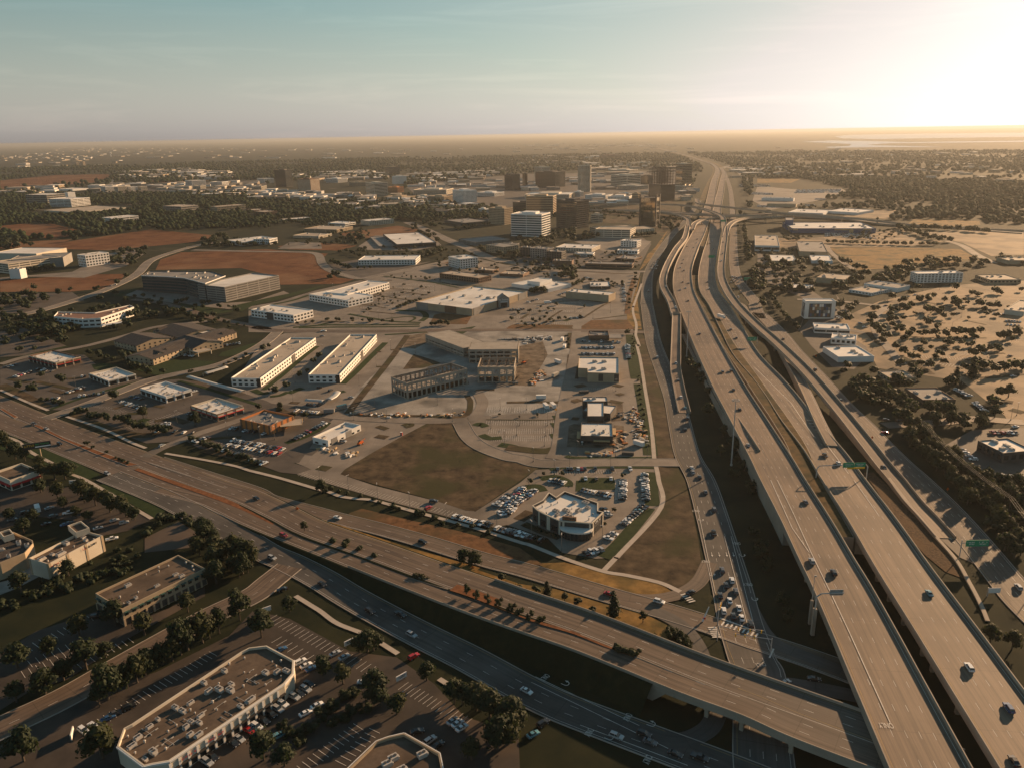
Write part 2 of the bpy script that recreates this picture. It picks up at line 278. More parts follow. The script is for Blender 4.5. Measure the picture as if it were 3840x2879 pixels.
# ------------------------------------------------------------------ setting: ground, fields, lots
def ground_material():
 m = bpy.data.materials.new('plain_ground'); m.use_nodes = True; n = m.node_tree; b = n.nodes['Principled BSDF']; l = n.links.new
 b.inputs['Roughness'].default_value = 0.95; b.inputs['Specular IOR Level'].default_value = 0.1
 g = n.nodes.new('ShaderNodeNewGeometry')
 def noise(s, d=6, r=0.6):
  t = n.nodes.new('ShaderNodeTexNoise'); t.inputs['Scale'].default_value = s; t.inputs['Detail'].default_value = d; t.inputs['Roughness'].default_value = r; l(g.outputs['Position'], t.inputs['Vector']); return t
 a = noise(0.05, 8); r = n.nodes.new('ShaderNodeValToRGB'); e = r.color_ramp.elements
 e[0].position = 0.35; e[0].color = (0.008, 0.013, 0.006, 1); e[1].position = 0.66; e[1].color = (0.024, 0.026, 0.011, 1); l(a.outputs['Fac'], r.inputs[0])
 c = noise(0.0022, 8, 0.7); r2 = n.nodes.new('ShaderNodeMapRange'); r2.inputs[1].default_value = 0.54; r2.inputs[2].default_value = 0.66; l(c.outputs['Fac'], r2.inputs[0])
 x = n.nodes.new('ShaderNodeMixRGB'); x.inputs[2].default_value = (0.055, 0.050, 0.028, 1); l(r2.outputs[0], x.inputs[0]); l(r.outputs[0], x.inputs[1])
 # far built-up specks: pale roofs and clearings among trees, well beyond the modelled town
 v = n.nodes.new('ShaderNodeTexVoronoi'); v.inputs['Scale'].default_value = 0.011; l(g.outputs['Position'], v.inputs['Vector'])
 r3 = n.nodes.new('ShaderNodeMapRange'); r3.inputs[1].default_value = 0.22; r3.inputs[2].default_value = 0.10; l(v.outputs['Distance'], r3.inputs[0])
 d = noise(0.0012, 6, 0.7); r4 = n.nodes.new('ShaderNodeMapRange'); r4.inputs[1].default_value = 0.50; r4.inputs[2].default_value = 0.62; l(d.outputs['Fac'], r4.inputs[0])
 ln = n.nodes.new('ShaderNodeVectorMath'); ln.operation = 'LENGTH'; l(g.outputs['Position'], ln.inputs[0])
 r5 = n.nodes.new('ShaderNodeMapRange'); r5.inputs[1].default_value = 2600; r5.inputs[2].default_value = 3400; l(ln.outputs['Value'], r5.inputs[0])
 m1 = n.nodes.new('ShaderNodeMath'); m1.operation = 'MULTIPLY'; l(r3.outputs[0], m1.inputs[0]); l(r4.outputs[0], m1.inputs[1])
 m2 = n.nodes.new('ShaderNodeMath'); m2.operation = 'MULTIPLY'; l(m1.outputs[0], m2.inputs[0]); l(r5.outputs[0], m2.inputs[1])
 x2 = n.nodes.new('ShaderNodeMixRGB'); x2.inputs[2].default_value = (0.22, 0.19, 0.15, 1); l(m2.outputs[0], x2.inputs[0]); l(x.outputs[0], x2.inputs[1])
 l(x2.outputs[0], b.inputs['Base Color']); return m
def disc(name, r, m, z):
 rings = [0, 150, 400, 1000, 3000, 8000, 20000, r]; vs = [(0, 0, z)]; fs = []; N = 48
 for q in rings[1:]:
  vs += [(q * math.cos(2 * math.pi * i / N), q * math.sin(2 * math.pi * i / N), z) for i in range(N)]
 for i in range(N): fs.append((0, 1 + i, 1 + (i + 1) % N))
 for k in range(len(rings) - 2):
  o = 1 + k * N
  for i in range(N): fs.append((o + i, o + N + i, o + N + (i + 1) % N, o + (i + 1) % N))
 return tag(mesh_obj(name, vs, fs, m), kind='structure')
disc('ground', 70000.0, ground_material(), -0.06)
def poly_faces(pts):
 return [tuple(t) for t in geometry.tessellate_polygon([[Vector((p[0], p[1], 0)) for p in pts]])]
LAYER = [0]
def sheet(name, s, m, z=0.02, kind='structure', round_=0, zbase=0.0):
 pts = gl(s, zbase) if isinstance(s, str) else [Vector(p) for p in s]
 if round_:
  pts = smooth_line(pts + pts[:1], round_)[:-1]
 LAYER[0] += 1; zz = z + zbase + 0.0006 * (LAYER[0] % 30)
 pts = ccw(pts); fs = poly_faces(pts); fs = [f if ((pts[f[1]] - pts[f[0]]).cross(pts[f[2]] - pts[f[0]])).z > 0 else f[::-1] for f in fs]
 o = mesh_obj(name, [(p.x, p.y, zz) for p in pts], fs, m)
 return tag(o, kind=kind)
def island(name, s, m, z=0.0, h=0.16, round_=0, kerb=True):
 """raised bed with a concrete kerb round it"""
 pts = gl(s, z) if isinstance(s, str) else [Vector(p) for p in s]
 if round_: pts = smooth_line(pts + pts[:1], round_)[:-1]
 pts = [Vector((p.x, p.y)) for p in ccw(pts)]; inn = inset(pts, 0.25); n = len(pts); z0 = z
 vs = [(p.x, p.y, z0) for p in pts] + [(p.x, p.y, z0 + h) for p in pts] + [(p.x, p.y, z0 + h) for p in inn] + [(p.x, p.y, z0 + h - 0.03) for p in inn]
 fs = []
 for i in range(n):
  j = (i + 1) % n
  fs += [(i, j, n + j, n + i), (n + i, n + j, 2 * n + j, 2 * n + i), (2 * n + i, 2 * n + j, 3 * n + j, 3 * n + i)]
 root = mesh_obj(name, [(p.x, p.y, z0 + h - 0.03) for p in inn], poly_faces(inn), m); tag(root, kind='structure')
 mesh_obj('kerb', vs, fs, M['kerb'] if kerb is True else kerb, root)
 return root

M['dirt'] = mat('dry_dirt', (0.075, 0.038, 0.018), (0.21, 0.105, 0.048), 0.22, 0.95, 9, 0.1, 0.1, big=((0.075, 0.055, 0.028), 0.03, 0.48, 0.65))
# brown fields and dry ground
M['field'] = mat('ploughed_field', (0.085, 0.035, 0.017), (0.20, 0.092, 0.045), 0.03, 0.95, 10, 0.1, 0.2, big=((0.22, 0.13, 0.075), 0.006, 0.5, 0.7))
n_ = M['field'].node_tree   # furrow lines: fine relief only
wv = n_.nodes.new('ShaderNodeTexWave'); wv.inputs['Scale'].default_value = 0.10; wv.inputs['Distortion'].default_value = 6.0; wv.inputs['Detail'].default_value = 4; wv.inputs['Detail Scale'].default_value = 0.6; wv.bands_direction = 'Y'
gg = n_.nodes.new('ShaderNodeNewGeometry'); n_.links.new(gg.outputs['Position'], wv.inputs['Vector'])
bb = n_.nodes.new('ShaderNodeBump'); bb.inputs['Strength'].default_value = 1; bb.inputs['Distance'].default_value = 1.0; n_.links.new(wv.outputs['Fac'], bb.inputs['Height']); n_.links.new(bb.outputs[0], n_.nodes['Principled BSDF'].inputs['Normal'])
sheet('field', 'a0:1290,1135 1330,1050 1500,990 2211,962 b0:300,980 620,1000 555,1050 575,1120 700,1200 840,1212 720,1250 230,1258 100,1170 a0:2000,1120', M['field'])
sheet('field', 'a0:0,1225 700,1172 1040,1168 1000,1225 850,1290 580,1315 0,1318', M['field'])
sheet('field', 'a0:240,945 700,880 1250,800 1820,852 1600,905 900,972 480,962', M['field'])
sheet('field', 'a0:0,770 200,752 420,750 640,802 600,850 450,880 230,850 0,800', M['field'])
sheet('field', 'a0:0,905 240,900 600,880 480,925 200,950 0,960', M['field'])
sheet('field', 'a0:0,470 0,395 450,350 900,340 945,372 760,415 400,440', M['field'])
sheet('field', 'b0:700,835 1200,768 1370,800 1290,850 1050,868 820,872', M['field'])
sheet('field', 'b0:200,940 420,905 740,920 860,935 700,975 300,965', M['field'])
sheet('field', 'a0:1180,395 1540,385 1740,390 1560,415 1280,410', M['field'])
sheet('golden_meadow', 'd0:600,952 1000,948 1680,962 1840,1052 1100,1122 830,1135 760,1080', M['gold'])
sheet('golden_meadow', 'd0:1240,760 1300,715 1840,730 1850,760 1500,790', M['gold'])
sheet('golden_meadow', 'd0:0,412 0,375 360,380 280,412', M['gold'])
sheet('dry_lot', 'd0:1270,830 1700,805 2211,830 2211,1010 1940,1020 1700,910 1560,880', M['lot_tan'])
sheet('dry_lot', 'd0:700,692 960,640 1190,640 1080,712', M['lot_tan'])
# the two ploughed fields' dirt edge
sheet('soil_lot', 'b1:1460,955 1720,962 1790,1095 1950,1190 2150,1268 c1:275,1325 b2:1845,256 1760,250 1500,165 1000,30 b1:722,1385 760,1345 1000,1200 1230,1075', M['soil'], 0.07)
# paved lots
sheet('parking_lot', 'b0:-40,1650 -40,1440 200,1400 500,1310 1000,1195 1500,1092 1860,1040 c0:0,1095 700,1130 1110,1150 1060,1330 1045,1450 1050,1640 b0:2150,1665 1500,1662 900,1650 500,1658', M['concrete'], 0.04)
sheet('parking_lot', 'b1:60,300 260,222 700,215 1300,208 c1:0,205 1045,210 1075,400 1130,800 1215,1262 700,1292 300,1325 b1:2150,1265 1800,1095 1720,962 1460,955 1200,1090 720,1385 1000,1480 1640,1640 b2:1840,258 1830,262 1640,310 1000,140 600,20 b1:360,1385 480,1345 300,1270 270,1000 -200,700', M['concrete'], 0.04)
sheet('construction_yard', 'b1:1290,235 1450,210 c1:0,200 540,205 520,600 480,820 470,870 b1:1900,900 1740,900 780,895 750,860 900,660 1080,480', M['concrete_new'], 0.065)
sheet('construction_soil', 'b1:2150,640 2211,560 c1:0,650 240,660 250,560 340,400 300,290 100,330 b1:2211,330 2120,430', M['rubble'], 0.075)
sheet('construction_soil', 'b1:1180,700 1290,770 1790,640 1760,560 1300,600', M['rubble'], 0.075)
sheet('soil_pile', 'b1:1240,520 1330,395 1450,430 1560,470 1400,510', M['soil'], 0.075)
sheet('construction_soil', 'b1:1290,240 1450,215 1440,300 1340,350 1240,340', M['rubble'], 0.075)
sheet('parking_lot', 'c1:240,1350 700,1330 1225,1345 1290,1650 c2:1290,215 1240,270 900,640 740,650 640,630 460,600 340,480 0,370 b2:1990,390 1630,310 1840,260 2211,20', M['concrete'], 0.075)
sheet('parking_lot', 'a1:0,500 240,420 700,400 800,480 1250,610 920,700 560,860 380,850 200,740 0,650', M['lot_dark'], 0.04)
sheet('parking_lot', 'a1:560,880 930,760 1260,620 1480,600 1800,640 2211,780 b1:150,800 420,830 600,870 690,900 560,1040 380,1290 a1:2211,1300 1650,1170 1540,1110 1210,1130 900,1010', M['lot_dark'], 0.04)
sheet('parking_lot', 'a1:1560,1100 1750,980 2020,920 2211,980 b1:380,970 500,900 690,905 520,1060 300,1200 270,1270 480,1345 360,1385 220,1370 0,1290 a1:2100,1300 1900,1240', M['lot_dark'], 0.06)
sheet('parking_lot', 'a2:0,60 300,40 640,60 900,120 1250,330 1050,420 850,460 600,330 300,300 0,420', M['lot_shaded_asphalt'], 0.04)
sheet('parking_lot', 'a2:-60,1480 300,1250 820,1080 1080,1180 1400,1060 1700,880 1700,960 1100,1290 560,1650 a3:250,1020 0,1180 -100,1100', M['lot_shaded_asphalt'], 0.04)
sheet('parking_lot', 'a3:-100,1550 250,1290 800,1030 1300,860 1900,560 b3:0,350 300,420 800,690 1190,740 1500,960 1750,1230 2200,1380 2211,1700 a3:2000,1750 0,1750', M['lot_shaded_asphalt'], 0.035)
sheet('parking_lot', 'a0:0,1340 600,1320 700,1390 300,1480 0,1500', M['lot_dark'], 0.04)
sheet('parking_lot', 'a1:0,210 200,180 560,330 300,400 0,420', M['lot_dark'], 0.04)
sheet('plaza', 'a0:1000,1340 1100,1300 1700,1350 1860,1410 2100,1395 b0:250,1310 300,1330 0,1420 a0:1900,1460 1500,1420', M['concrete'], 0.04)
sheet('parking_lot', 'a0:900,1000 1100,960 1200,1000 1050,1100 700,1200 200,1190 0,1220 0,1200 600,1150', M['concrete'], 0.04)
sheet('parking_lot', 'b0:200,960 300,905 560,910 570,960', M['concrete'], 0.045)
sheet('parking_lot', 'b0:620,1090 860,1050 1400,1075 1500,1060 1100,1165 900,1200 720,1170', M['lot_dark'], 0.045)
sheet('parking_lot', 'b0:870,940 1010,850 1480,850 1560,930 1350,975 950,970', M['concrete'], 0.045)
sheet('parking_lot', 'c0:0,1080 150,1000 560,950 1120,860 1200,920 1110,1090 700,1120', M['lot_dark'], 0.045)
sheet('parking_lot', 'c0:560,900 900,840 1200,900 1100,1000 800,980', M['concrete'], 0.05)
sheet('parking_lot', 'd0:0,1200 400,1380 420,1560 330,1650 d1:400,60 350,200 450,330 620,500 800,520 1000,330 650,-100 d0:700,1480 300,1200 0,980', M['lot_dark'], 0.04)
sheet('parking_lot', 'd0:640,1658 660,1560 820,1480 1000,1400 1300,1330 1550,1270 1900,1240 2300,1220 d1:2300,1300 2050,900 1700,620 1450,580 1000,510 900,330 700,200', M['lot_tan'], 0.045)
sheet('parking_lot', 'd0:0,960 0,860 300,880 600,860 1200,800 1300,870 1550,900 1200,945 600,945', M['lot_tan'], 0.04)
sheet('parking_lot', 'd0:-40,560 0,440 350,470 700,460 760,500 500,560 100,640', M['concrete'], 0.04)
sheet('parking_lot', 'd0:800,490 850,465 1050,475 1060,490', M['concrete'], 0.04)
sheet('parking_lot', 'd1:1500,1180 1780,1020 2211,1000 2300,1500 1900,1480 1650,1300', M['lot_dark'], 0.045)
sheet('verge', 'c0:700,560 1100,560 1480,560 1500,760 1300,860 1100,760 780,740', M['soil'], 0.04)
sheet('parking_lot', 'b0:1480,660 1900,640 2100,660 1950,760 1700,770', M['lot_dark'], 0.04)
sheet('lake', 'd0:640,30 760,15 1400,4 2400,-6 2600,-2 2600,22 2300,30 1400,42 1000,50 700,44', M['lake'], 0.05)
sheet('lake', 'd0:370,72 600,62 900,66 1260,76 2300,62 2600,60 2600,68 1500,80 1100,84 880,100 1250,108 1560,116 1000,116 600,122 560,116 760,108 780,92 640,84', M['lake'], 0.05)
sheet('paving', 'b0:1250,430 2211,340 c0:800,330 1480,300 1500,540 700,570 0,640 b0:1900,600 1400,560', M['lot_dark'], 0.03)
sheet('paving', 'a0:760,440 2211,390 2211,480 1200,500 760,495', M['lot_dark'], 0.03)
# lawns and beds
for s in ('a1:1050,500 1200,480 1450,440 1800,455 1700,500 1330,580 1180,540', 'a1:760,480 900,470 1000,500 900,545 780,520',
   'a1:1840,380 2080,310 2200,290 2150,340 1900,415 1810,410', 'a0:920,1345 1100,1290 1180,1275 1120,1310 1000,1360',
   'a0:1380,1430 1500,1410 1880,1470 1950,1475 1740,1510 1600,1480', 'a0:1900,1440 2211,1370 b0:300,1330 420,1300 600,1260 500,1300 250,1370 0,1430 a0:2000,1480',
   'a1:0,1060 140,1080 180,1130 330,1120 560,1210 640,1290 830,1390 700,1450 560,1400 250,1250 0,1180',
   'a1:800,1490 920,1440 1040,1430 1300,1600 1420,1640 a2:1415,230 1280,310 1150,230 1000,140 820,60',
   'b0:1740,1665 1500,1665 1600,1640 1850,1600', 'c1:440,1050 480,1100 400,1180'):
 sheet('lawn', s, M['lawn'], 0.085)
for s in ('c1:1070,230 1130,235 1190,300 1250,480 1310,700 1305,800 1380,1010 1420,1190 1380,1260 1240,1270 1170,900 1120,560 1080,400',
   'c1:1250,1325 1420,1340 1480,1440 1530,1650 c2:1590,500 1620,740 1530,890 1420,940 1300,850 1000,780 840,745 950,600 1290,230'):
 sheet('verge', s, M['soil'], 0.09)
sheet('verge', 'c2:250,690 480,680 830,770 1000,800 1280,860 1400,945 1200,965 1000,940 800,890 400,770', M['gold'], 0.10)
sheet('verge', 'b2:800,270 900,235 1300,330 1700,420 2211,560 c2:300,700 100,715 b2:1900,590 1300,440 760,310', M['dirt'], 0.10)
sheet('verge', 'c1:620,165 700,115 1000,110 1050,120 1060,190 620,195', M['dirt'], 0.10)
sheet('verge', 'c1:10,170 60,148 400,150 540,160 550,192 30,195', M['dirt'], 0.10)
sheet('verge', 'b1:1470,130 1500,70 1560,55 1810,80 1770,150 1480,145', M['dirt'], 0.10)
sheet('verge', 'c1:990,0 1000,110 1060,190 1120,190 1090,0 c0:1080,1330 1110,1180 1060,1330 1040,1400', M['gold'], 0.10)
sheet('verge', 'c0:1170,1005 1230,950 1300,850 1340,800 1290,900 1230,1000 1150,1100 1100,1140', M['gold'], 0.10)
sheet('verge', 'b0:1580,1050 1640,1060 1680,1085 1560,1080', M['dirt'], 0.10)
# ------------------------------------------------------------------ roads: ribbons with lane paint, parapets, kerbs
ROADS = {}
RN = [0]
class Road: pass
def road(name, s, width, m, z=0.0, lanes=0, edge=True, parapet=False, body=None, smooth=6, far_only=False, thing=None, wscale=None, dash_from=0.0, yellow_left=True, layer=0.0, kind='structure'):
 """s: centre line as photograph points; z: one height or one per point; body: side skirts ('deck' or 'wall')"""
 uv = pix(s); zs = z if isinstance(z, (list, tuple)) else [z] * len(uv)
 ctr = smooth_line([gp(p, q) for p, q in zip(uv, zs)], smooth)
 ws = wscale or [1.0]; n = len(ctr)
 wd = [width * (ws[0] + (ws[-1] - ws[0]) * i / (n - 1)) for i in range(n)]
 sd = side_of(ctr); RN[0] += 1; up = Vector((0, 0, 0.16 + layer + 0.0042 * (RN[0] % 14)))
 Lp = [c - r * (q / 2) + up for c, r, q in zip(ctr, sd, wd)]; Rp = [c + r * (q / 2) + up for c, r, q in zip(ctr, sd, wd)]
 vs = []; fs = []
 for a, b in zip(Lp, Rp): vs += [a, b]
 for i in range(n - 1): fs.append((2 * i, 2 * i + 1, 2 * i + 3, 2 * i + 2))
 o = mesh_obj(name, vs, fs, m); tag(o, kind=kind)
 uvl = o.data.uv_layers.new(name='lane'); cl = [0.0]
 for i in range(1, n): cl.append(cl[-1] + (ctr[i] - ctr[i - 1]).length)
 for i in range(n - 1):
  for k, (j, e) in enumerate(((i, 0), (i, 1), (i + 1, 1), (i + 1, 0))): uvl.data[4 * i + k].uv = (e * wd[j], cl[j])
 rd = Road(); rd.ctr = ctr; rd.sd = sd; rd.wd = wd; rd.o = o; rd.z = zs; ROADS[thing or name] = rd
 if body:
  vs = []; fs = []
  for i in range(n):
   d = 1.9 if body == 'deck' or (body == 'auto' and ctr[i].z > 6.85) else max(0.3, ctr[i].z + 0.15)
   g = 0.35
   vs += [Lp[i] - sd[i] * g, Rp[i] + sd[i] * g, Rp[i] + sd[i] * g - Vector((0, 0, d)), Lp[i] - sd[i] * g - Vector((0, 0, d))]
  for v in vs: v.z -= 0.02
  for i in range(n - 1):
   a = 4 * i
   for k in range(4): fs.append((a + k, a + (k + 1) % 4, a + 4 + (k + 1) % 4, a + 4 + k))
  fs += [(0, 1, 2, 3), (4 * n - 1, 4 * n - 2, 4 * n - 3, 4 * n - 4)]
  mesh_obj('deck_girder' if body == 'deck' else 'retaining_wall', vs, fs, M['parapet'], o)
 if body == 'auto':
  for sgn, E in ((-1, Lp), (1, Rp)):
   ii = [i for i in range(n) if 0.35 < ctr[i].z <= 6.85]; vs = []; fs = []
   for i in ii:
    q = sd[i] * sgn; a = E[i] + q * 0.4; b = a + q * (1.35 * ctr[i].z); vs += [a - Vector((0, 0, 0.05)), a + q * 0.8 - Vector((0, 0, 0.12)), Vector((b.x, b.y, -0.1))]
   for k in range(len(ii) - 1): fs += [(3 * k, 3 * k + 1, 3 * k + 4, 3 * k + 3), (3 * k + 1, 3 * k + 2, 3 * k + 5, 3 * k + 4)]
   if fs: mesh_obj('grass_bank', vs, fs, M['grass'], o)
 if parapet:
  for sgn, E in ((-1, Lp), (1, Rp)):
   if parapet == 'L' and sgn > 0: continue
   if parapet == 'R' and sgn < 0: continue
   vs = []; fs = []
   for i in range(n):
    q = sd[i] * sgn
    vs += [E[i] - q * 0.45, E[i] - q * 0.2 + Vector((0, 0, 1.15)), E[i] + q * 0.15 + Vector((0, 0, 1.15)), E[i] + q * 0.34 - Vector((0, 0, 0.35))]
   for i in range(n - 1):
    a = 4 * i
    for k in range(3): fs.append((a + k, a + k + 1, a + 5 + k, a + 4 + k))
   mesh_obj('parapet', vs, fs, M['parapet'], o)
 if thing in ('S', 'LF', 'RF', 'U', 'T1', 'T2', 'T4', 'T5', 'T9'):
  for sgn, E in ((-1, Lp), (1, Rp)):
   vs = []; fs = []
   for i in range(n):
    q = sd[i] * sgn; vs += [E[i], E[i] + Vector((0, 0, 0.12)), E[i] + q * 0.32 + Vector((0, 0, 0.12)), E[i] + q * 0.34 - Vector((0, 0, 0.2))]
   for i in range(n - 1):
    a = 4 * i
    for k in range(3): fs.append((a + k, a + k + 1, a + 5 + k, a + 4 + k))
   mesh_obj('kerb', vs, fs, M['kerb'], o)
 if lanes:
  vs = []; fs = []; yv = []; yf = []
  cum = [0.0]
  for i in range(1, n): cum.append(cum[-1] + (ctr[i] - ctr[i - 1]).length)
  def at(d):
   d = min(max(d, 0), cum[-1] - 1e-3); i = max(k for k in range(n - 1) if cum[k] <= d); t = (d - cum[i]) / (cum[i + 1] - cum[i])
   return ctr[i].lerp(ctr[i + 1], t), sd[i].lerp(sd[i + 1], t), wd[i] + (wd[i + 1] - wd[i]) * t
  def strip(off, d0, d1, w_, V, Fc):
   steps = max(1, int((d1 - d0) / 12)); base = len(V)
   for k in range(steps + 1):
    c, r, q = at(d0 + (d1 - d0) * k / steps); x = off * q; c = c + up + Vector((0, 0, 0.02))
    V += [c + r * (x - w_ / 2), c + r * (x + w_ / 2)]
   for k in range(steps): Fc.append((base + 2 * k, base + 2 * k + 1, base + 2 * k + 3, base + 2 * k + 2))
  tot = cum[-1]; m_ = 0.06 if lanes > 1 else 0.12
  lim = min(tot, 1400)
  if edge:
   strip(0.5 - m_, 0, lim, 0.13, vs, fs); strip(-0.5 + m_, 0, lim, 0.12, yv if yellow_left else vs, yf if yellow_left else fs)
  for k in range(1, lanes):
   off = -0.5 + m_ + (1 - 2 * m_) * k / lanes; d = 3.0 + dash_from
   while d < min(lim, 900):
    strip(off, d, d + 3.2, 0.13, vs, fs); d += 12.2
  if vs: mesh_obj('lane_paint', vs, fs, M['paint'], o)
  if yv: mesh_obj('edge_paint', yv, yf, M['yellow'], o)
 rd.zup = up.z
 return rd
# --- the elevated freeway
ZL = [9, 9, 9, 9, 9, 9, 9, 9, 9, 8.6, 7.6, 6.6, 6, 6, 6, 6, 5, 4, 3, 2, 1, 0.3, 0.2, 0.2, 0.2, 0.2, 0.2, 0.2, 0.2, 0.2]
HL_S = ('d3:1600,2010 1425,1658 d2:1068,1650 895,1290 702,900 560,640 402,340 207,0 c1:2190,1260 2015,960 1828,640 1655,300 1518,0 c0:1466,1300 1458,1170 1480,1070 1530,950 '
  '1582,850 1612,780 1650,690 1684,600 1702,500 1722,400 1750,310 1718,265 1640,235 1500,190 1350,150 1200,112 1050,92')
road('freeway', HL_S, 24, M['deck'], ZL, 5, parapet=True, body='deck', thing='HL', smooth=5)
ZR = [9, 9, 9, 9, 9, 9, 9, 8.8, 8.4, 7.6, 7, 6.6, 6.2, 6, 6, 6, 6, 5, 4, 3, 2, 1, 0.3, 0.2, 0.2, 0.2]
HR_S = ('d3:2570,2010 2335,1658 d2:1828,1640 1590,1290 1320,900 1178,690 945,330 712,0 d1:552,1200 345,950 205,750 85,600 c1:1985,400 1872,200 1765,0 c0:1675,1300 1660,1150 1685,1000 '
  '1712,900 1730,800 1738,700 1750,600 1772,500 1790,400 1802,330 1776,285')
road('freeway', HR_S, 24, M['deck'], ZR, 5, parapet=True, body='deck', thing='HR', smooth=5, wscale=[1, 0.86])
# embankment between and under the decks from the abutment northwards (grass median at deck level)
road('median', 'd2:700,470 540,180 440,0 d1:330,1160 180,920 40,720 c1:2010,560 1830,300 1690,40 c0:1590,1300 1575,1180', 7, M['medgrass'], [8.6, 8.6, 8.6, 8.5, 8.2, 7.9, 7.4, 6.6, 5.8, 5.4, 5.4], body='wall', smooth=4, wscale=[1.5, 1.6])
road('median', 'c0:1640,940 1655,800 1668,700', 12, M['medgrass'], [4.4, 3.0, 1.4], body='wall', smooth=4)
def embank(rd, i0, i1, inset_=1.5, name='embankment_wall'):
 vs = []; fs = []; n = i1 - i0
 for i in range(i0, i1):
  c, r, q = rd.ctr[i], rd.sd[i], rd.wd[i] / 2 - inset_ + 1.6
  vs += [c - r * q - Vector((0, 0, 0.4)), c + r * q - Vector((0, 0, 0.4)), Vector(((c + r * q).x, (c + r * q).y, -0.5)), Vector(((c - r * q).x, (c - r * q).y, -0.5))]
 for i in range(n - 1):
  a = 4 * i
  for k in range(4): fs.append((a + k, a + (k + 1) % 4, a + 4 + (k + 1) % 4, a + 4 + k))
 fs += [(0, 1, 2, 3), (4 * n - 1, 4 * n - 2, 4 * n - 3, 4 * n - 4)]
 mesh_obj(name, vs, fs, M['parapet'], rd.o)
def idx(rd, uv, z):
 g = gp(uv, z); return min(range(len(rd.ctr)), key=lambda i: (rd.ctr[i] - g).length)
hl, hr = ROADS['HL'], ROADS['HR']
embank(hl, idx(hl, pix('d2:450,430')[0], 9), idx(hl, pix('c0:1460,1260')[0], 6)); embank(hl, idx(hl, pix('c0:1500,1020')[0], 6), idx(hl, pix('c0:1684,600')[0], 1))
embank(hr, idx(hr, pix('d2:1060,500')[0], 9), idx(hr, pix('c0:1665,1220')[0], 6)); embank(hr, idx(hr, pix('c0:1685,1000')[0], 6), idx(hr, pix('c0:1750,600')[0], 1))
# pier bents under the bridge spans
def bent(rd, i, cols=3, over=0.0):
 c, r, q = rd.ctr[i], rd.sd[i], rd.wd[i] / 2 - 1.0; rz = math.atan2(r.y, r.x)
 b = MB(); zt = c.z - 1.85
 b.box((c.x, c.y, zt - 0.8), (2 * q + over, 1.6, 1.6), rz)
 for k in range(cols):
  t = -0.78 + 1.56 * k / (cols - 1) if cols > 1 else 0
  b.box((c.x + r.x * q * t, c.y + r.y * q * t, (zt - 1.6) / 2), (1.3, 1.3, zt - 1.6), rz)
 b.build('pier_bent', M['parapet'], rd.o)
for rd, pts in ((hl, 'd3:1180,1250 d2:1068,1650 d2:950,1400 d2:830,1150 d2:700,900 d2:600,700'), (hr, 'd3:1850,980 d2:1700,1450 d2:1590,1290 d2:1440,1080 d2:1300,870 d2:1190,700')):
 for p in pix(pts): bent(rd, idx(rd, p, 9))
for rd, pts in ((hl, 'c0:1458,1150'), (hr, 'c0:1660,1120')):
 for p in pix(pts): bent(rd, idx(rd, p, 6))
# --- ramps and flyovers
road('ramp', 'c0:1800,715 1808,850 1790,1000 1778,1140 1800,1250 1890,1400 2040,1560 d1:150,290 330,460 480,620 700,880 900,1130 1050,1320 1150,1437 d2:1230,105 1310,205 1420,320 1560,480', 9.5, M['deck'],
  [14, 12.5, 11, 10.5, 10.5, 10, 9.5, 9, 8, 7, 5, 3.4, 2.2, 1.4, 0.8, 0.5, 0.3, 0.2], 1, parapet=True, body='deck', thing='RR')
rr = ROADS['RR']; embank(rr, idx(rr, pix('d1:660,830')[0], 5), idx(rr, pix('d2:1310,205')[0], 0.5))
for p in pix('c0:1778,1140 c0:1860,1350 c0:2000,1520 d1:150,290 d1:330,460 d1:480,620'): bent(rr, idx(rr, p, 9), 1)
road('ramp', 'c0:1502,765 1474,870 1405,960 1325,1110 1295,1250 1365,1400 1398,1500 c1:1408,60 1406,200 1402,400 1402,520 1430,680 1475,880', 8.5, M['deck'], [12, 10, 8, 7.5, 7, 7, 7, 6.8, 6, 3, 1.2, 0.4, 0.25], 1, parapet=True, body='deck', thing='LR')
lr = ROADS['LR']; embank(lr, idx(lr, pix('c1:1404,330')[0], 5), idx(lr, pix('c1:1402,560')[0], 0.5)); embank(lr, 2, idx(lr, pix('c0:1320,1120')[0], 7))
for p in pix('c0:1365,1400 c1:1408,120'): bent(lr, idx(lr, p, 6), 1)
road('ramp', 'c1:1480,230 1595,440 1690,620 1830,860 1955,1050 2050,1200', 7, M['deck'], [0.4, 2, 4.2, 6.6, 8.6, 9.02], 1, parapet='L', body='wall', layer=0.01)
road('ramp', 'd1:620,1150 520,960 430,760 340,580 250,430 160,300 c1:2110,220 2010,90 1960,0 c0:1900,1400', 7, M['deck'], [9.02, 8.8, 7, 5, 3, 1.5, 0.8, 0.8, 0.8, 0.8], 1, parapet='L', body='wall', layer=0.01)
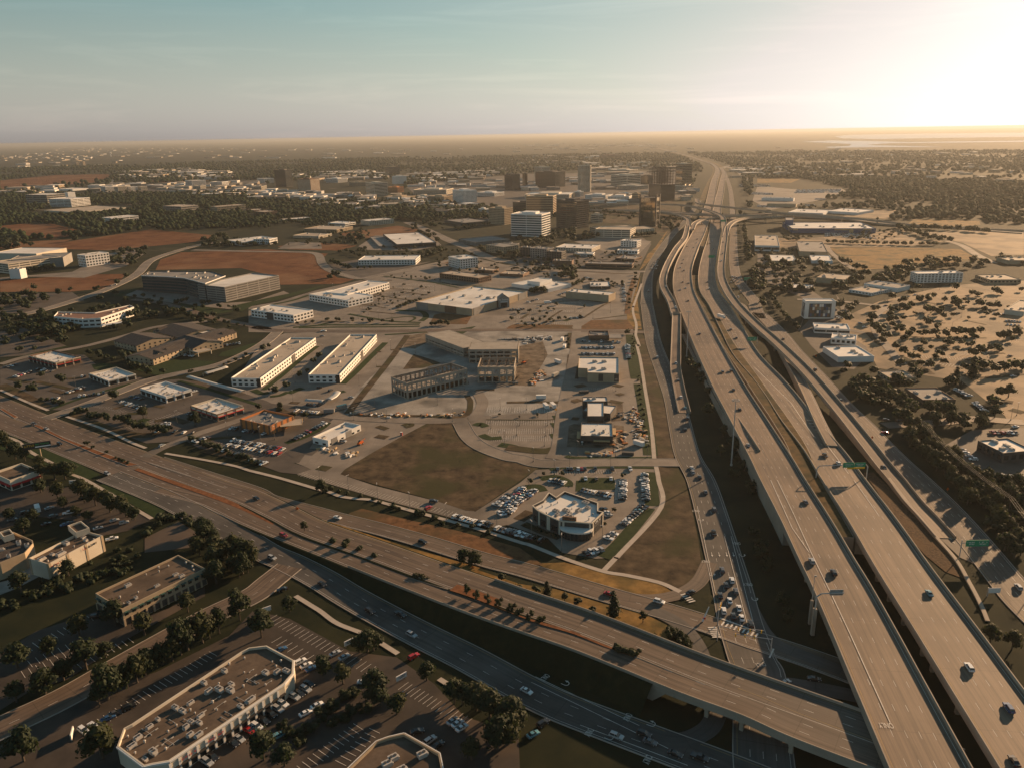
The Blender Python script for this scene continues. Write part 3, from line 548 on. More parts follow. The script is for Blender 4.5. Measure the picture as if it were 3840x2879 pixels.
# the stack interchange in the distance
FZ = dict(body='deck', parapet=True, smooth=6)
road('flyover', 'c0:680,588 1000,586 1260,590 1450,598 1600,622 1720,660 1785,695 1803,745', 10, M['deck'], [13, 14, 15, 16, 16, 15.5, 15, 13.5], 2, thing='F1', **FZ)
road('flyover', 'c0:1575,545 1590,580 1700,600 1900,622 2211,655 d0:300,672 700,700 1000,728 1300,765 1700,790 2211,812', 10, M['deck'], [8, 12, 17, 18, 17, 15, 11, 7, 3, 0.4, 0.3], 2, thing='F2', **FZ)
road('flyover', 'c0:1000,645 1280,655 1400,672 1495,710 1512,770', 9, M['deck'], [8, 11, 13, 13, 12], 2, thing='F3', **FZ)
road('flyover', 'c0:400,640 800,640 1200,645 1500,668 1850,682 2211,668 d0:150,665 600,690 1000,745 1500,782 2211,830', 22, M['deck'], [0.4, 3, 7, 9, 9, 9, 8, 5, 2, 0.4, 0.3], 5, thing='F4', **FZ)
road('flyover', 'd0:700,712 300,690 c0:2211,695 2020,702 1900,728 1838,775 1815,850', 9, M['deck'], [4, 8, 11, 13, 14, 13.5, 12.5], 2, thing='F5', **FZ)
road('flyover', 'c0:1535,800 1560,750 1620,720 1720,705 1850,690 2100,680', 9, M['deck'], [9, 10.5, 12, 12.5, 12, 11], 2, thing='F6', **FZ)
for nm, ks in (('F1', 6), ('F2', 9), ('F3', 4), ('F5', 4), ('F6', 4), ('F4', 8)):
 rd = ROADS[nm]; n = len(rd.ctr)
 for k in range(1, ks + 1):
  i = int(n * k / (ks + 1))
  if rd.ctr[i].z > 4: bent(rd, i, 1 if rd.wd[i] < 15 else 3)
# --- frontage roads and streets at grade
road('frontage_road', 'c3:2200,1900 2130,1600 c2:2100,1640 2035,1480 1935,1180 1872,900 1795,620 1705,300 1610,0 c1:1500,1230 1442,1000 1388,760 1300,520 1215,280 1165,0 c0:1160,1400 1170,1200 1205,1090 1290,950 1385,830 1480,735 1540,650 1600,560', 15, M['asphalt'], 0, 4, thing='LF', wscale=[1.25, 0.7])
road('frontage_road', 'd3:2500,560 d2:2450,1240 2211,1010 2040,800 1800,505 1560,230 1330,0 d1:1190,1310 1020,1140 880,985 690,800 480,560 300,365 180,215 20,60 c1:2100,100 2060,0 c0:2060,1400 1960,1280 1900,1180 1880,1000 1880,800 1870,600 1850,450 1810,330', 15, M['road'], 0, 4, thing='RF', wscale=[1.1, 0.8])
# --- the east-west road: two carriageways, two frontage roads
road('carriageway', 'a1:-250,700 0,805 300,930 600,1045 1000,1195 1400,1345 1800,1490 b2:-60,130 250,275 500,400 1000,575 1500,755 b2:2000,925 c2:110,1000 600,1165 1000,1318 c3:1500,790 2000,975 d3:330,1120 1000,1360 1700,1620', 14, M['road'],
  [0, 0, 0, 0, 0, 0, 0.1, 0.3, 0.8, 1.6, 3, 4.6, 5.6, 6.3, 6.6, 6.8, 7, 7, 7, 7, 7], 3, thing='M1', smooth=5, wscale=[1.25, 0.95], parapet=False, body='auto')
road('carriageway', 'a1:-250,850 0,955 300,1068 600,1190 900,1310 1300,1470 b2:-350,150 0,310 400,470 800,625 1300,820 1800,1010 2211,1155 c2:600,1320 1000,1475 c3:1500,950 2000,1130 d3:330,1310 1000,1560 1700,1810', 14, M['road'],
  [0, 0, 0, 0, 0, 0, 0.1, 0.4, 1.2, 2.4, 4, 5.2, 5.9, 6.4, 6.7, 6.9, 7, 7, 7, 7], 3, thing='M2', smooth=5, wscale=[1.25, 0.95], parapet=False, body='auto')
road('frontage_road', 'a1:1300,1270 1700,1400 2100,1530 b2:140,165 500,262 720,322 1100,418 1500,532 1900,655 2211,735 c2:400,818 800,938 1050,1010 1350,1095 1700,1205 2000,1310 d2:0,1335 330,1440 750,1590 1000,1690', 10.5, M['road'], 0, 2, thing='U', wscale=[1, 1.15])
road('frontage_road', 'a1:900,1400 1300,1560 a2:1500,215 1750,345 2000,470 2211,600 b2:300,682 560,815 800,962 1100,1128 1400,1285 1800,1485 c3:110,985 400,1130 800,1285 1200,1435 1600,1585 1900,1700 2300,1860', 14.5, M['asphalt'], 0, 3, thing='S')
road('slip_road', 'c2:800,920 1000,968 1200,985 1380,960 1520,900 1610,820 1680,680', 7, M['road'], 0, 0, layer=0.012, thing='slip')
road('slip_road', 'c2:1200,1075 1380,1160 1500,1260 1590,1400 1640,1560 1680,1690', 7, M['asphalt'], 0, 0, layer=0.012)
road('slip_road', 'd2:-120,920 -20,1120 60,1260 180,1370 400,1460 700,1580', 6, M['asphalt'], 0, 0, layer=0.012)
road('slip_road', 'c3:950,1290 1200,1390 1450,1430 1650,1350 1730,1230 1740,1100', 7, M['asphalt'], 0, 0, layer=0.012)
road('cross_street', 'd3:-250,1250 -100,1000 200,960 500,1000 900,1080', 7, M['asphalt'], 0, 0, layer=0.014)
road('street', 'a3:-350,1500 0,1330 500,1095 900,868 1300,640 1700,420 2090,230 b2:140,842 300,715', 13, M['road'], 0, 2, edge=False, thing='T1', layer=0.02)
road('street', 'a1:380,930 480,895 700,820 1000,702 1270,602 1600,532 1850,472 2080,370 2211,290 b1:200,212', 11, M['concrete'], 0, 0, thing='T2', layer=0.02)
road('street', 'a1:1200,1245 1350,1165 1500,1110 1650,1050 1850,985 2100,900', 8, M['concrete'], 0, 0, layer=0.02, thing='T6')
road('street', 'a0:1100,1380 1290,1400 1500,1450 1780,1535 2211,1620 b1:0,170 200,200 600,204 1000,206 1500,200 c1:0,196 600,200 1180,215', 11, M['road'], 0, 2, edge=False, thing='T3', layer=0.02)
road('street', 'a0:-100,1560 300,1480 600,1395 900,1290 1130,1175 1240,1065 1400,1000 1650,930 1850,905', 14, M['concrete'], 0, 2, edge=False, thing='T4', layer=0.02)
road('street', 'b0:-500,970 0,982 300,985 520,1000 570,1080 640,1140 780,1185 900,1205 1100,1168 1500,1085 1800,1030 2100,1060 c0:0,1070 300,1115 700,1140 1150,1150', 13, M['concrete'], 0, 2, edge=False, thing='T5', layer=0.02)
road('street', 'b0:1280,740 1450,810 1600,880 1780,955 1950,1030 2080,1070', 22, M['concrete'], 0, 4, edge=False, thing='T7', layer=0.02)
road('street', 'b1:600,905 700,912 1000,935 1460,950 1720,940 1830,920 1900,800 1850,700', 9, M['concrete'], 0, 0, layer=0.03, thing='T8')
road('street', 'b1:1720,960 1790,1080 1900,1165 2100,1240 c1:120,1260 300,1300 800,1290 1200,1290 1420,1290', 11, M['concrete'], 0, 0, layer=0.03, thing='T9')
road('street', 'c1:580,205 560,400 510,640 460,900 430,1150 380,1260', 9, M['concrete'], 0, 0, layer=0.03, thing='T10')
road('street', 'a1:0,480 250,410 700,330 1050,240 1300,170 a0:1720,1560', 9, M['concrete'], 0, 0, layer=0.02, thing='T11')
road('street', 'a0:0,610 380,640 800,620 1220,580', 9, M['concrete'], 0, 0, layer=0.02, thing='T12')
road('street', 'd0:570,930 620,1000 720,1080 800,1130', 8, M['concrete'], 0, 0, layer=0.02)
road('street', 'd0:1570,895 1700,935 1820,1010 1960,1080', 12, M['concrete'], 0, 0, layer=0.02)
road('street', 'd0:330,1380 620,1390 900,1420 1060,1440 1000,1500 970,1580 990,1658 d1:1050,300 1200,480', 8, M['concrete'], 0, 0, layer=0.02)
road('street', 'd1:1050,985 1230,975 1500,960 1800,930 2211,960', 11, M['road'], 0, 0, layer=0.02, thing='T13')
# long straight suburban roads far away
for s in ('a0:900,420 1000,360 1060,330', 'c0:1750,310 1850,270 2000,250', 'c0:2000,400 1960,350 1890,300 1820,280'):
 road('street', s, 26, M['concrete'], 0, 0, layer=0.02)
# --- footpaths
for s, wd in (('b1:-40,1355 220,1420 530,1510 620,1532 720,1570 850,1590 1000,1605 b2:1300,250 1600,330 1900,415 2211,515 c2:200,540 480,650 800,755 1000,790 1270,850 1440,925', 2.6),
    ('c2:800,755 900,650 950,600 1280,225 1260,0 c1:1240,1330 1225,1270 1200,1000 1150,700 1110,450 1080,320 1100,330 1070,240', 2.6), ('c1:1070,240 1075,150 1050,60 1048,0 c0:1050,1440 1090,1330 1120,1250', 2.6),
    ('a1:550,910 850,1010 1080,1120 1210,1172', 2.4), ('a1:1370,1215 1700,1270 1950,1320 b1:-40,1355', 2.4),
    ('a1:0,1065 140,1110 250,1200 460,1310', 2.4), ('a1:600,1390 720,1440 1000,1600 a2:1040,190 1260,320', 2.2), ('a1:0,690 200,780 400,860', 2.4),
    ('b2:350,960 480,1040 560,1090 700,1190 950,1290 1200,1440', 2.2), ('b3:1540,920 1640,980 1700,1000 1740,1050', 2.2), ('a2:1840,520 1900,570 2020,660', 2.2)):
 road('footpath', s, wd, M['walk'], 0, 0, layer=0.03)
M['rock'] = mat('river_rock', (0.10, 0.085, 0.07), (0.26, 0.22, 0.18), 1.6, 0.9, 4, 0.2, 0.15)
# kerbed medians and islands
island('median', 'a1:0,852 30,845 150,915 120,925', M['mulch'], h=0.4); island('median', 'a1:270,982 330,985 540,1092 800,1190 1080,1290 1155,1312 1060,1322 800,1225 520,1105', M['mulch'], h=0.4)
road('median', 'a1:1130,1345 1500,1478 1760,1568 b2:-90,225 150,335 350,430 620,510', 3.6, M['mulch'], [0.1, 0.1, 0.15, 0.25, 0.55, 0.9, 1.5], layer=0.06, wscale=[0.8, 1.5])
road('median', 'b2:620,510 800,585 1000,660 1200,745 1400,815 1640,885', 5.0, M['rock'], [1.5, 2.1, 2.8, 3.4, 4.2, 5.0], layer=0.06)
road('median', 'b2:1660,890 1800,935 2000,1010 c2:100,1090 300,1165 560,1240 800,1335 920,1380 1080,1440', 5.4, M['mulch'], [5.1, 5.4, 5.8, 6.1, 6.3, 6.5, 6.6, 6.65, 6.75], layer=0.1)
road('median', 'c2:1000,1400 c3:1500,868 2000,1052 d3:330,1215 1000,1460 1700,1720', 12, M['deck'], [6.6, 6.9, 6.9, 6.9, 6.9, 6.9], body='deck')
road('verge', 'b2:330,285 600,370 900,480 1200,590 1500,690 1800,790', 7, M['gold'], [0.05, 0.2, 0.5, 0.8, 1.2, 1.4], wscale=[0.7, 2.2])
sheet('verge', 'b2:1500,660 1700,690 2211,860 c2:400,900 860,1040 1150,1110 1330,1200 1350,1350 1100,1240 800,1150 400,990 b2:2211,960 1850,830', M['gold'], 0.10)
sheet('verge', 'c2:1360,1070 1550,1030 1640,960 1720,950 1760,1180 1560,1140', M['grass'], 0.12)
sheet('verge', 'a2:1200,480 1480,340 1580,400 1700,480 1560,560 1200,600', M['road'], 0.09)
# parapets of the cross bridge, set along the outer edges where it leaves the bank
def edge_wall(rd, sgn, uv0, uv1, name='parapet', h=1.1, z=7.0, z1=7.0, skirt=True):
 i0, i1 = sorted((idx(rd, pix(uv0)[0], z), idx(rd, pix(uv1)[0], z1))); vs = []; fs = []
 for i in range(i0, i1 + 1):
  c = rd.ctr[i] + rd.sd[i] * sgn * (rd.wd[i] / 2) + Vector((0, 0, 0.09)); q = rd.sd[i] * sgn
  vs += [c - q * 0.3, c - q * 0.12 + Vector((0, 0, h)), c + q * 0.2 + Vector((0, 0, h)), c + q * 0.42 - Vector((0, 0, 1.9 if skirt else 0.3))]
 for i in range(i1 - i0):
  a = 4 * i
  for k in range(3): fs.append((a + k, a + k + 1, a + 5 + k, a + 4 + k))
 mesh_obj(name, vs, fs, M['parapet'], rd.o)
m1, m2 = ROADS['M1'], ROADS['M2']
edge_wall(m1, -1, 'b2:1900,890', 'd3:1600,1590', z=5.6); edge_wall(m2, 1, 'b2:850,640', 'd3:1600,1780', z=2.6)
for rd in (m1, m2):
 for p in pix('c3:1000,760 c3:1700,950 d3:-100,1080 d3:330,1210'): bent(rd, idx(rd, p, 7), 3)

sheet('ramp_gore', 'd2:1300,170 1420,275 1500,330 1700,560 1790,690 1680,640 1500,470 1380,330', M['road'], 0.135)
sheet('planted_slope', 'd1:880,1375 960,1372 1100,1500 1230,1640 d2:1390,350 1620,620 1720,820 1560,760 1390,620 1240,450 1100,250 950,30', M['planting'], 0.13)
road('drain_wall', 'd2:1090,-20 1250,190 1450,430 1640,645 1750,830 1850,1020 1910,1165', 1.0, M['parapet'], [1.6, 1.2, 0.9, 0.8, 0.7, 0.5, 0.3], body='wall', smooth=4)
road('spoil_bank', 'b1:1278,240 1150,420 1000,610 880,760 785,885', 6, M['soil'], 0, 0, layer=-0.03); road('planting_bed', 'b1:785,898 1000,902 1400,905 1740,908 1800,800 1770,735', 4.5, M['soil'], 0, 0, layer=-0.03); road('planting_bed', 'c1:0,795 230,790 480,780 500,650 530,400', 5, M['soil'], 0, 0, layer=-0.03); road('planting_bed', 'c1:540,220 535,350', 8, M['soil'], 0, 0, layer=-0.03)
road('planting_bed', 'b1:1850,920 1870,800 1850,700 2000,690', 4, M['soil'], 0, 0, layer=-0.03)

# planted strips and kerbed beds that divide the lots
def strip(s, w_, m='lawn', name='planted_strip'): road(name, s, w_, M[m], 0, 0, layer=-0.02, smooth=4)
for s_, w_, m_ in (('b0:1080,1188 1300,1215 1500,1242 1700,1282', 5, 'lawn'), ('b0:1185,1470 1290,1475 1400,1482 1432,1525 1390,1560', 7, 'lawn'), ('b0:790,1500 950,1530 1150,1562 1390,1572', 5, 'lawn'), ('b0:860,1212 1000,1232 1150,1222', 4, 'soil'),
 ('b0:330,1612 600,1592 900,1592 1380,1585', 6, 'lawn'), ('b0:-40,1470 150,1425 320,1390 460,1345', 6, 'lawn'), ('b0:1000,1340 1200,1372 1380,1395', 3, 'soil'), ('b0:900,1420 1100,1450', 3, 'soil'), ('b0:1240,1315 1440,1345', 3, 'soil'), ('b0:1130,1290 1350,1300', 3, 'soil'), ('b0:960,1480 1180,1500', 3, 'soil'), ('b0:700,1560 500,1600', 4, 'lawn'),
 ('b0:1540,1235 1700,1262 1900,1262', 4, 'lawn'), ('b0:560,1560 760,1565', 3, 'soil'), ('b0:1100,1540 1300,1520 1340,1540 1280,1570', 3, 'lawn'),
 ('b1:380,178 700,172 1100,170 1380,165', 5, 'lawn'), ('b1:85,690 250,560 400,430 530,330', 5, 'lawn'), ('b1:740,640 860,530 980,410 1095,300', 6, 'lawn'), ('b1:290,720 350,695 410,675', 7, 'lawn'), ('b1:140,745 220,735 290,705', 5, 'lawn'), ('b1:1090,235 1270,225 1440,212', 5, 'lawn'), ('b1:720,710 760,700', 5, 'lawn'), ('b1:300,795 380,800', 5, 'soil'), ('b1:220,850 300,880 480,890 580,892', 5, 'soil'), ('b1:1020,380 1060,375', 4, 'soil'), ('b1:1140,362 1180,358', 4, 'soil'), ('b1:1020,500 1070,498', 4, 'soil'), ('b1:0,690 70,720 130,710', 6, 'lawn'),
 ('b1:1240,985 1300,965 1310,985 1260,1000', 4, 'soil'), ('b1:1020,1070 1110,1085', 6, 'soil'), ('b1:1030,990 1110,1015', 5, 'soil'), ('b1:540,1330 630,1345', 7, 'soil'), ('b1:300,1230 420,1200 520,1205', 10, 'lot_dark'), ('b1:270,1130 420,1080 560,1010 620,960', 5, 'lawn'),
 ('b1:1840,985 1880,970 1930,995', 6, 'lawn'), ('b1:1890,1060 1960,1090 2060,1085', 6, 'lawn'), ('b1:2040,1140 2150,1160 2211,1190', 7, 'lawn'), ('b1:1930,935 2211,938 c1:300,938 440,930', 1.6, 'soil'), ('c1:0,1165 200,1190 330,1195 400,1180', 9, 'soil'), ('c1:400,960 430,1000', 7, 'lawn'), ('c1:395,1050 420,1090', 7, 'lawn'), ('c1:410,900 440,940', 6, 'lawn'), ('c1:420,840 450,860', 7, 'gold'),
 ('c1:495,1235 560,1250 900,1255 1215,1252', 4, 'lawn'), ('c1:360,1350 500,1330 900,1328 1225,1330', 4, 'lawn'), ('c1:280,1425 400,1410 500,1450 505,1490', 6, 'lawn'), ('c1:160,1495 260,1490 300,1530', 6, 'lawn'), ('c1:610,1460 750,1465 900,1465', 16, 'lawn'), ('c1:605,1440 600,1530', 4, 'lawn'), ('c1:915,1430 912,1600', 2, 'kerb'), ('c1:1185,1370 1210,1650', 8, 'lawn'), ('c2:1180,230 1100,330 1000,450 900,560 800,640', 7, 'lawn'), ('c2:100,330 200,260', 7, 'soil'), ('c2:140,360 300,430 440,480', 5, 'soil'),
 ('c1:570,665 650,650', 7, 'soil'), ('c1:890,650 960,665', 6, 'soil'), ('c1:920,720 960,735', 6, 'soil'), ('c1:540,790 610,770', 7, 'soil'), ('c1:850,780 960,800', 6, 'soil'), ('c1:1030,235 1050,430 1080,600', 10, 'lawn'), ('c1:1100,640 1150,900 1195,1230', 9, 'lawn'), ('c1:580,470 575,600', 4, 'soil'), ('c1:540,925 600,930', 6, 'soil'),
 ('c0:0,1620 300,1605 550,1600', 6, 'dirt'), ('c0:480,1560 560,1530 650,1528', 6, 'lawn'), ('c0:230,1420 420,1400 600,1390', 3, 'soil'), ('c0:300,1590 380,1520 460,1470', 3, 'soil'), ('c0:640,1530 780,1440 860,1400', 3, 'soil'), ('c0:120,1540 180,1500', 4, 'soil'), ('c0:430,1350 600,1380 860,1410', 4, 'soil'), ('c0:460,1180 600,1150 900,1165 1100,1170', 5, 'soil'), ('c0:1000,1500 1010,1400 1030,1300 1060,1200', 6, 'dirt'), ('c0:720,1545 1000,1510', 3, 'soil'), ('c0:830,1560 900,1580', 8, 'dirt'),
 ('a1:560,870 760,790 960,715 1240,620', 4, 'lawn'), ('a1:420,850 640,770 900,690 1230,600', 4, 'lawn'), ('a1:1480,615 1750,690 2000,770 2130,810', 4, 'lawn'), ('a1:960,690 1100,650 1250,610', 7, 'lawn'), ('a1:300,620 480,660 640,700', 5, 'soil'), ('a1:420,690 560,720 700,690', 5, 'soil'), ('a1:80,600 240,630', 5, 'soil'), ('a1:560,600 680,590', 5, 'soil'), ('a1:940,850 1060,810', 4, 'soil'), ('a1:1050,890 1220,880', 5, 'soil'), ('a1:1280,820 1360,835', 4, 'soil'), ('a1:1280,950 1430,930 1550,965', 6, 'soil'), ('a1:1160,935 1230,945', 6, 'lawn'), ('a1:1580,1130 1800,1090 2000,1080', 5, 'soil'), ('a1:1700,1190 2000,1260 2211,1310', 6, 'soil'), ('a1:600,890 850,1000 1100,1060 1300,1060', 9, 'soil'), ('a1:0,650 200,745 380,840', 10, 'soil'), ('a1:0,470 250,400 560,330', 5, 'lawn'),
 ('d1:1110,235 1500,265 1900,262', 3, 'soil'), ('d1:1060,370 1250,440 1450,560', 5, 'soil'), ('d1:1600,560 1900,590 2211,560', 5, 'soil'), ('d1:930,215 1000,290 1060,330', 9, 'soil'), ('d1:1560,360 1720,362', 3, 'soil'), ('d1:1900,392 2050,388', 3, 'soil'), ('d1:1960,770 2120,795', 8, 'soil'), ('d1:1730,445 1880,440', 4, 'soil'), ('d1:1380,120 1560,140', 3, 'soil'), ('d1:1360,180 1530,200', 3, 'soil'), ('d1:2100,850 2211,880', 8, 'soil'), ('d0:1750,1560 1900,1590', 3, 'soil'), ('d0:700,1620 900,1660', 8, 'lot_dark'), ('d1:1000,300 1130,190 1150,100 d0:1060,1440', 6, 'lot_dark'), ('d0:1300,1380 1600,1440 1900,1470', 4, 'soil'), ('d0:640,870 900,850 1200,860', 3, 'soil'), ('d0:600,900 900,890 1250,890', 3, 'soil')):
 strip(s_, w_, m_)

# ------------------------------------------------------------------ buildings
def box_mesh(name, m):
 return MB().box((0, 0, 0), (1, 1, 1)).mesh(name, m)
WIN = {k: box_mesh('window', M[k]) for k in ('glass', 'glass_blue', 'mirror', 'bronze', 'teal', 'dark_wall', 'white_wall', 'tan_wall', 'brick', 'grey_wall', 'cream_wall', 'tilt', 'red', 'awning_dark', 'orange_wall', 'metal', 'blue_paint', 'roof_white', 'timber')}
_u = MB(); _u.box((0, 0, 0.55), (2.2, 1.5, 1.1)); _u.box((0, 0, 1.14), (2.3, 1.6, 0.1)); _u.tube((-0.45, 0, 1.19), (-0.45, 0, 1.3), 0.42, n=10, mi=1); _u.tube((0.55, 0, 1.19), (0.55, 0, 1.3), 0.42, n=10, mi=1); _u.box((1.3, 0, 0.35), (0.5, 1.1, 0.6))
UNIT = _u.mesh('rooftop_unit', [M['hvac'], M['hvac_dark']])
_v = MB(); _v.tube((0, 0, 0), (0, 0, 0.7), 0.28, n=10); _v.tube((0, 0, 0.7), (0, 0, 0.95), 0.42, 0.2, n=10)
VENT = _v.mesh('roof_vent', M['hvac'])
_d = MB(); _d.tube((0, 0, 0.3), (1, 0, 0.3), 0.06, n=6); _d.box((0.1, 0, 0.12), (0.2, 0.3, 0.24)); _d.box((0.9, 0, 0.12), (0.2, 0.3, 0.24))
DUCT = _d.mesh('roof_pipe', M['metal'])
BASES = []
CAMXY = Vector((0, 0))
class Bld:
 def __init__(s, name, label, cat, poly, h, wall, roof, group=None, parapet=0.7, z0=0.0, ptop=None, pw=0.4):
  s.poly = [Vector((p[0], p[1])) for p in ccw(poly)]; s.h = h; n = len(s.poly); s.z0 = z0
  c = sum(s.poly, Vector((0, 0))) / n; s.c = c; s.o = empty(name, (c.x, c.y, 0)); tag(s.o, label, cat, group)
  P = [p - c for p in s.poly]; I = inset(P, pw); top = h; rz = h - parapet
  vs = [(p.x, p.y, z0 - (0.3 if z0 == 0 else 0)) for p in P] + [(p.x, p.y, top) for p in P] + [(p.x, p.y, top) for p in I] + [(p.x, p.y, rz - 0.05) for p in I]; fs = []
  for i in range(n):
   j = (i + 1) % n; fs += [(i, j, n + j, n + i), (n + i, n + j, 2 * n + j, 2 * n + i), (2 * n + i, 2 * n + j, 3 * n + j, 3 * n + i)]
  mesh_obj('wall', vs, fs, M[wall], s.o)
  R_ = mesh_obj('roof', [(p.x, p.y, rz) for p in I], poly_faces(I), M[roof], s.o)
  s.rz = rz; s.I = I; s.roof = R_
  if z0 == 0: BASES.append([p.copy() for p in s.poly])
 def sides(s, all_=False):
  n = len(s.poly); out = []
  for i in range(n):
   a, b = s.poly[i], s.poly[(i + 1) % n]; d = b - a; nr = Vector((d.y, -d.x)).normalized()
   if all_ or nr.dot(CAMXY - (a + b) / 2) > -0.12 * (a + b).length / 2: out.append((i, a, b, d.length, nr))
  return out
 def piece(s, a, b, nr, t, w, z, hh, mk='glass', d=0.12, name='window', proud=0.03):
  p = a.lerp(b, t) + nr * (proud - d / 2 + 0.0) - s.c; dv = b - a
  return link(WIN[mk], name, s.o, (p.x, p.y, z), math.atan2(dv.y, dv.x), (w, d, hh))
 def punch(s, floors, bay=4.0, ww=0.62, wh=0.55, mk='glass', z0=0.8, skip=(), top=1.0, sides=None, name='window'):
  fh = (s.h - z0 - top) / floors
  for i, a, b, ln, nr in s.sides():
   if sides is not None and i not in sides: continue
   k = max(1, round(ln / bay)); bw = ln / k
   for f in range(floors):
    for j in range(k):
     if (f, j) in skip: continue
     s.piece(a, b, nr, (j + 0.5) / k, bw * ww, z0 + fh * (f + 0.55), fh * wh, mk, name=name)
  return s
 def ribbon(s, floors, frac=0.5, mk='glass', z0=0.6, top=1.0, margin=0.96, sides=None, seg=1):
  fh = (s.h - z0 - top) / floors
  for i, a, b, ln, nr in s.sides():
   if sides is not None and i not in sides: continue
   for f in range(floors):
    for q in range(seg): s.piece(a, b, nr, (q + 0.5) / seg, ln * margin / seg, z0 + fh * (f + 0.5), fh * frac, mk)
  return s
 def piers(s, bay=5.0, w=0.5, mk='white_wall', d=0.4, z0=0.0, top=0.0, sides=None):
  for i, a, b, ln, nr in s.sides():
   if sides is not None and i not in sides: continue
   k = max(1, round(ln / bay))
   for j in range(k + 1): s.piece(a, b, nr, min(max(j / k, w / ln / 2), 1 - w / ln / 2), w, (s.h - top + z0) / 2, s.h - top - z0, mk, d, 'pier', 0.16)
  return s
 def units(s, n, sc_=1.0, seed=0, line=None, vents=0, pipes=0):
  rnd = random.Random(seed * 31 + int(abs(s.c.x) * 7 + abs(s.c.y))); xs = [p.x for p in s.I]; ys = [p.y for p in s.I]; done = []
  a, b, ln = max(((p, q, (q - p).length) for p, q in zip(s.poly, s.poly[1:] + s.poly[:1])), key=lambda t: t[2]); rz = math.atan2((b - a).y, (b - a).x)
  def inside(p, mrg=0.8):
   I2 = s.I; c = False; k = len(I2)
   for i in range(k):
    u, v = I2[i], I2[i - 1]
    if (u.y > p.y) != (v.y > p.y) and p.x < (v.x - u.x) * (p.y - u.y) / (v.y - u.y) + u.x: c = not c
   return c and min(geometry.intersect_point_line(p, I2[i - 1], I2[i])[0].to_2d().__sub__(p).length for i in range(k)) > mrg
  for me, cnt, mrg in ((UNIT, n, 1.6 * sc_), (VENT, vents, 0.8), (DUCT, pipes, 3.0)):
   tries = 0; made = 0
   while made < cnt and tries < 400:
    tries += 1; p = Vector((rnd.uniform(min(xs), max(xs)), rnd.uniform(min(ys), max(ys))))
    if not inside(p, mrg) or any((p - q).length < 2.6 * sc_ for q in done): continue
    done.append(p); made += 1
    if me is DUCT: link(me, 'roof_pipe', s.roof, (p.x, p.y, s.rz), rz + rnd.choice((0, 1.5708)), (rnd.uniform(2, 6), 1, 1))
    elif me is VENT: k = rnd.uniform(0.7, 1.2); link(me, 'roof_vent', s.roof, (p.x, p.y, s.rz), 0, (k, k, k))
    else:
     k = sc_ * rnd.uniform(0.8, 1.25); link(me, 'rooftop_unit', s.roof, (p.x, p.y, s.rz), rz + rnd.choice((0, 1.5708)), (k * rnd.uniform(0.8, 1.3), k, k * rnd.uniform(0.8, 1.1)))
  return s
 def penthouse(s, fr=0.4, h=3.0, wall='grey_wall', roof='roof_white', sx=0.0, sy=0.0):
  P = [p * fr + Vector((sx, sy)) for p in [q - s.c for q in s.poly]]; n = len(P)
  vs = [(p.x, p.y, s.rz) for p in P] + [(p.x, p.y, s.rz + h) for p in P]
  o = mesh_obj('roof_housing', vs, [(i, (i + 1) % n, n + (i + 1) % n, n + i) for i in range(n)] + [tuple(range(n, 2 * n))], M[wall], s.o); return s
def rect(s, h=None, base=None, bi=0):
 """p0,p1: a roof edge, p2: a point fixing the depth; base: foot of corner bi; square corners in plan"""
 uv = pix(s)
 if h is None: h = height_over(uv[bi], pix(base)[0])
 a, b, c = (gp(q, h) for q in uv[:3]); d = (b - a); d.z = 0; e = d.normalized()
 if (c - b).length > d.length * 1.25:            # square up on the longer side
  e = (c - b).normalized(); nr = Vector((-e.y, e.x, 0)); k = (a - b).dot(nr); return [b + nr * k, b, c, c + nr * k], h
 nr = Vector((-e.y, e.x, 0)); k = (c - b).dot(nr)
 return [a, b, b + nr * k, a + nr * k], h
def corner_box(s, h):
 """far blocks: near corner p1 and the picture columns of the two outer corners; plan squared about a plausible angle"""
 (u0, v0), (u1, v1), (u2, v2) = pix(s)[:3]; c = gp((u1, v1), h); vd = Vector((c.x, c.y, 0)).normalized(); d = math.hypot(c.x, c.y); k = d / F
 wl, wr = max(1.0, (u1 - u0) * k), max(1.0, (u2 - u1) * k); psi = min(max(math.atan(wr / wl / 0.75), R(10)), R(62))
 rt = Vector((vd.y, -vd.x, 0)); dl = -rt * math.cos(psi) + vd * math.sin(psi); dr = rt * math.sin(psi) + vd * math.cos(psi)
 def reach(dr_, u):     # how far along dr_ until the picture column u
  lo, hi = 0.5, 400.0; v = Vector(ray(u, v1)); tgt = v.x / v.y
  f = lambda t: (c.x + dr_.x * t) / (c.y + dr_.y * t) - tgt; sg = f(lo) > 0
  for _ in range(50):
   m = (lo + hi) / 2
   if (f(m) > 0) == sg: lo = m
   else: hi = m
  return lo
 a, b = min(reach(dl, u0), 160.0), min(reach(dr, u2), 160.0)
 return [c, c + dr * b, c + dr * b + dl * a, c + dl * a]
def bld(name, label, cat, s, h=None, base=None, bi=0, wall='white_wall', roof='roof_white', **kw):
 if h is None: h = height_over(pix(s)[bi], pix(base)[0])
 if len(pix(s)) == 3:
  q = pix(s); P, h = rect(s, h)
  if q[2][0] > q[1][0] > q[0][0] and math.hypot(*gp(q[1], h)[:2]) > 1050: P = corner_box(s, h)
 else: P = gl(s, h)
 return Bld(name, label, cat, P, h, wall, roof, **kw)

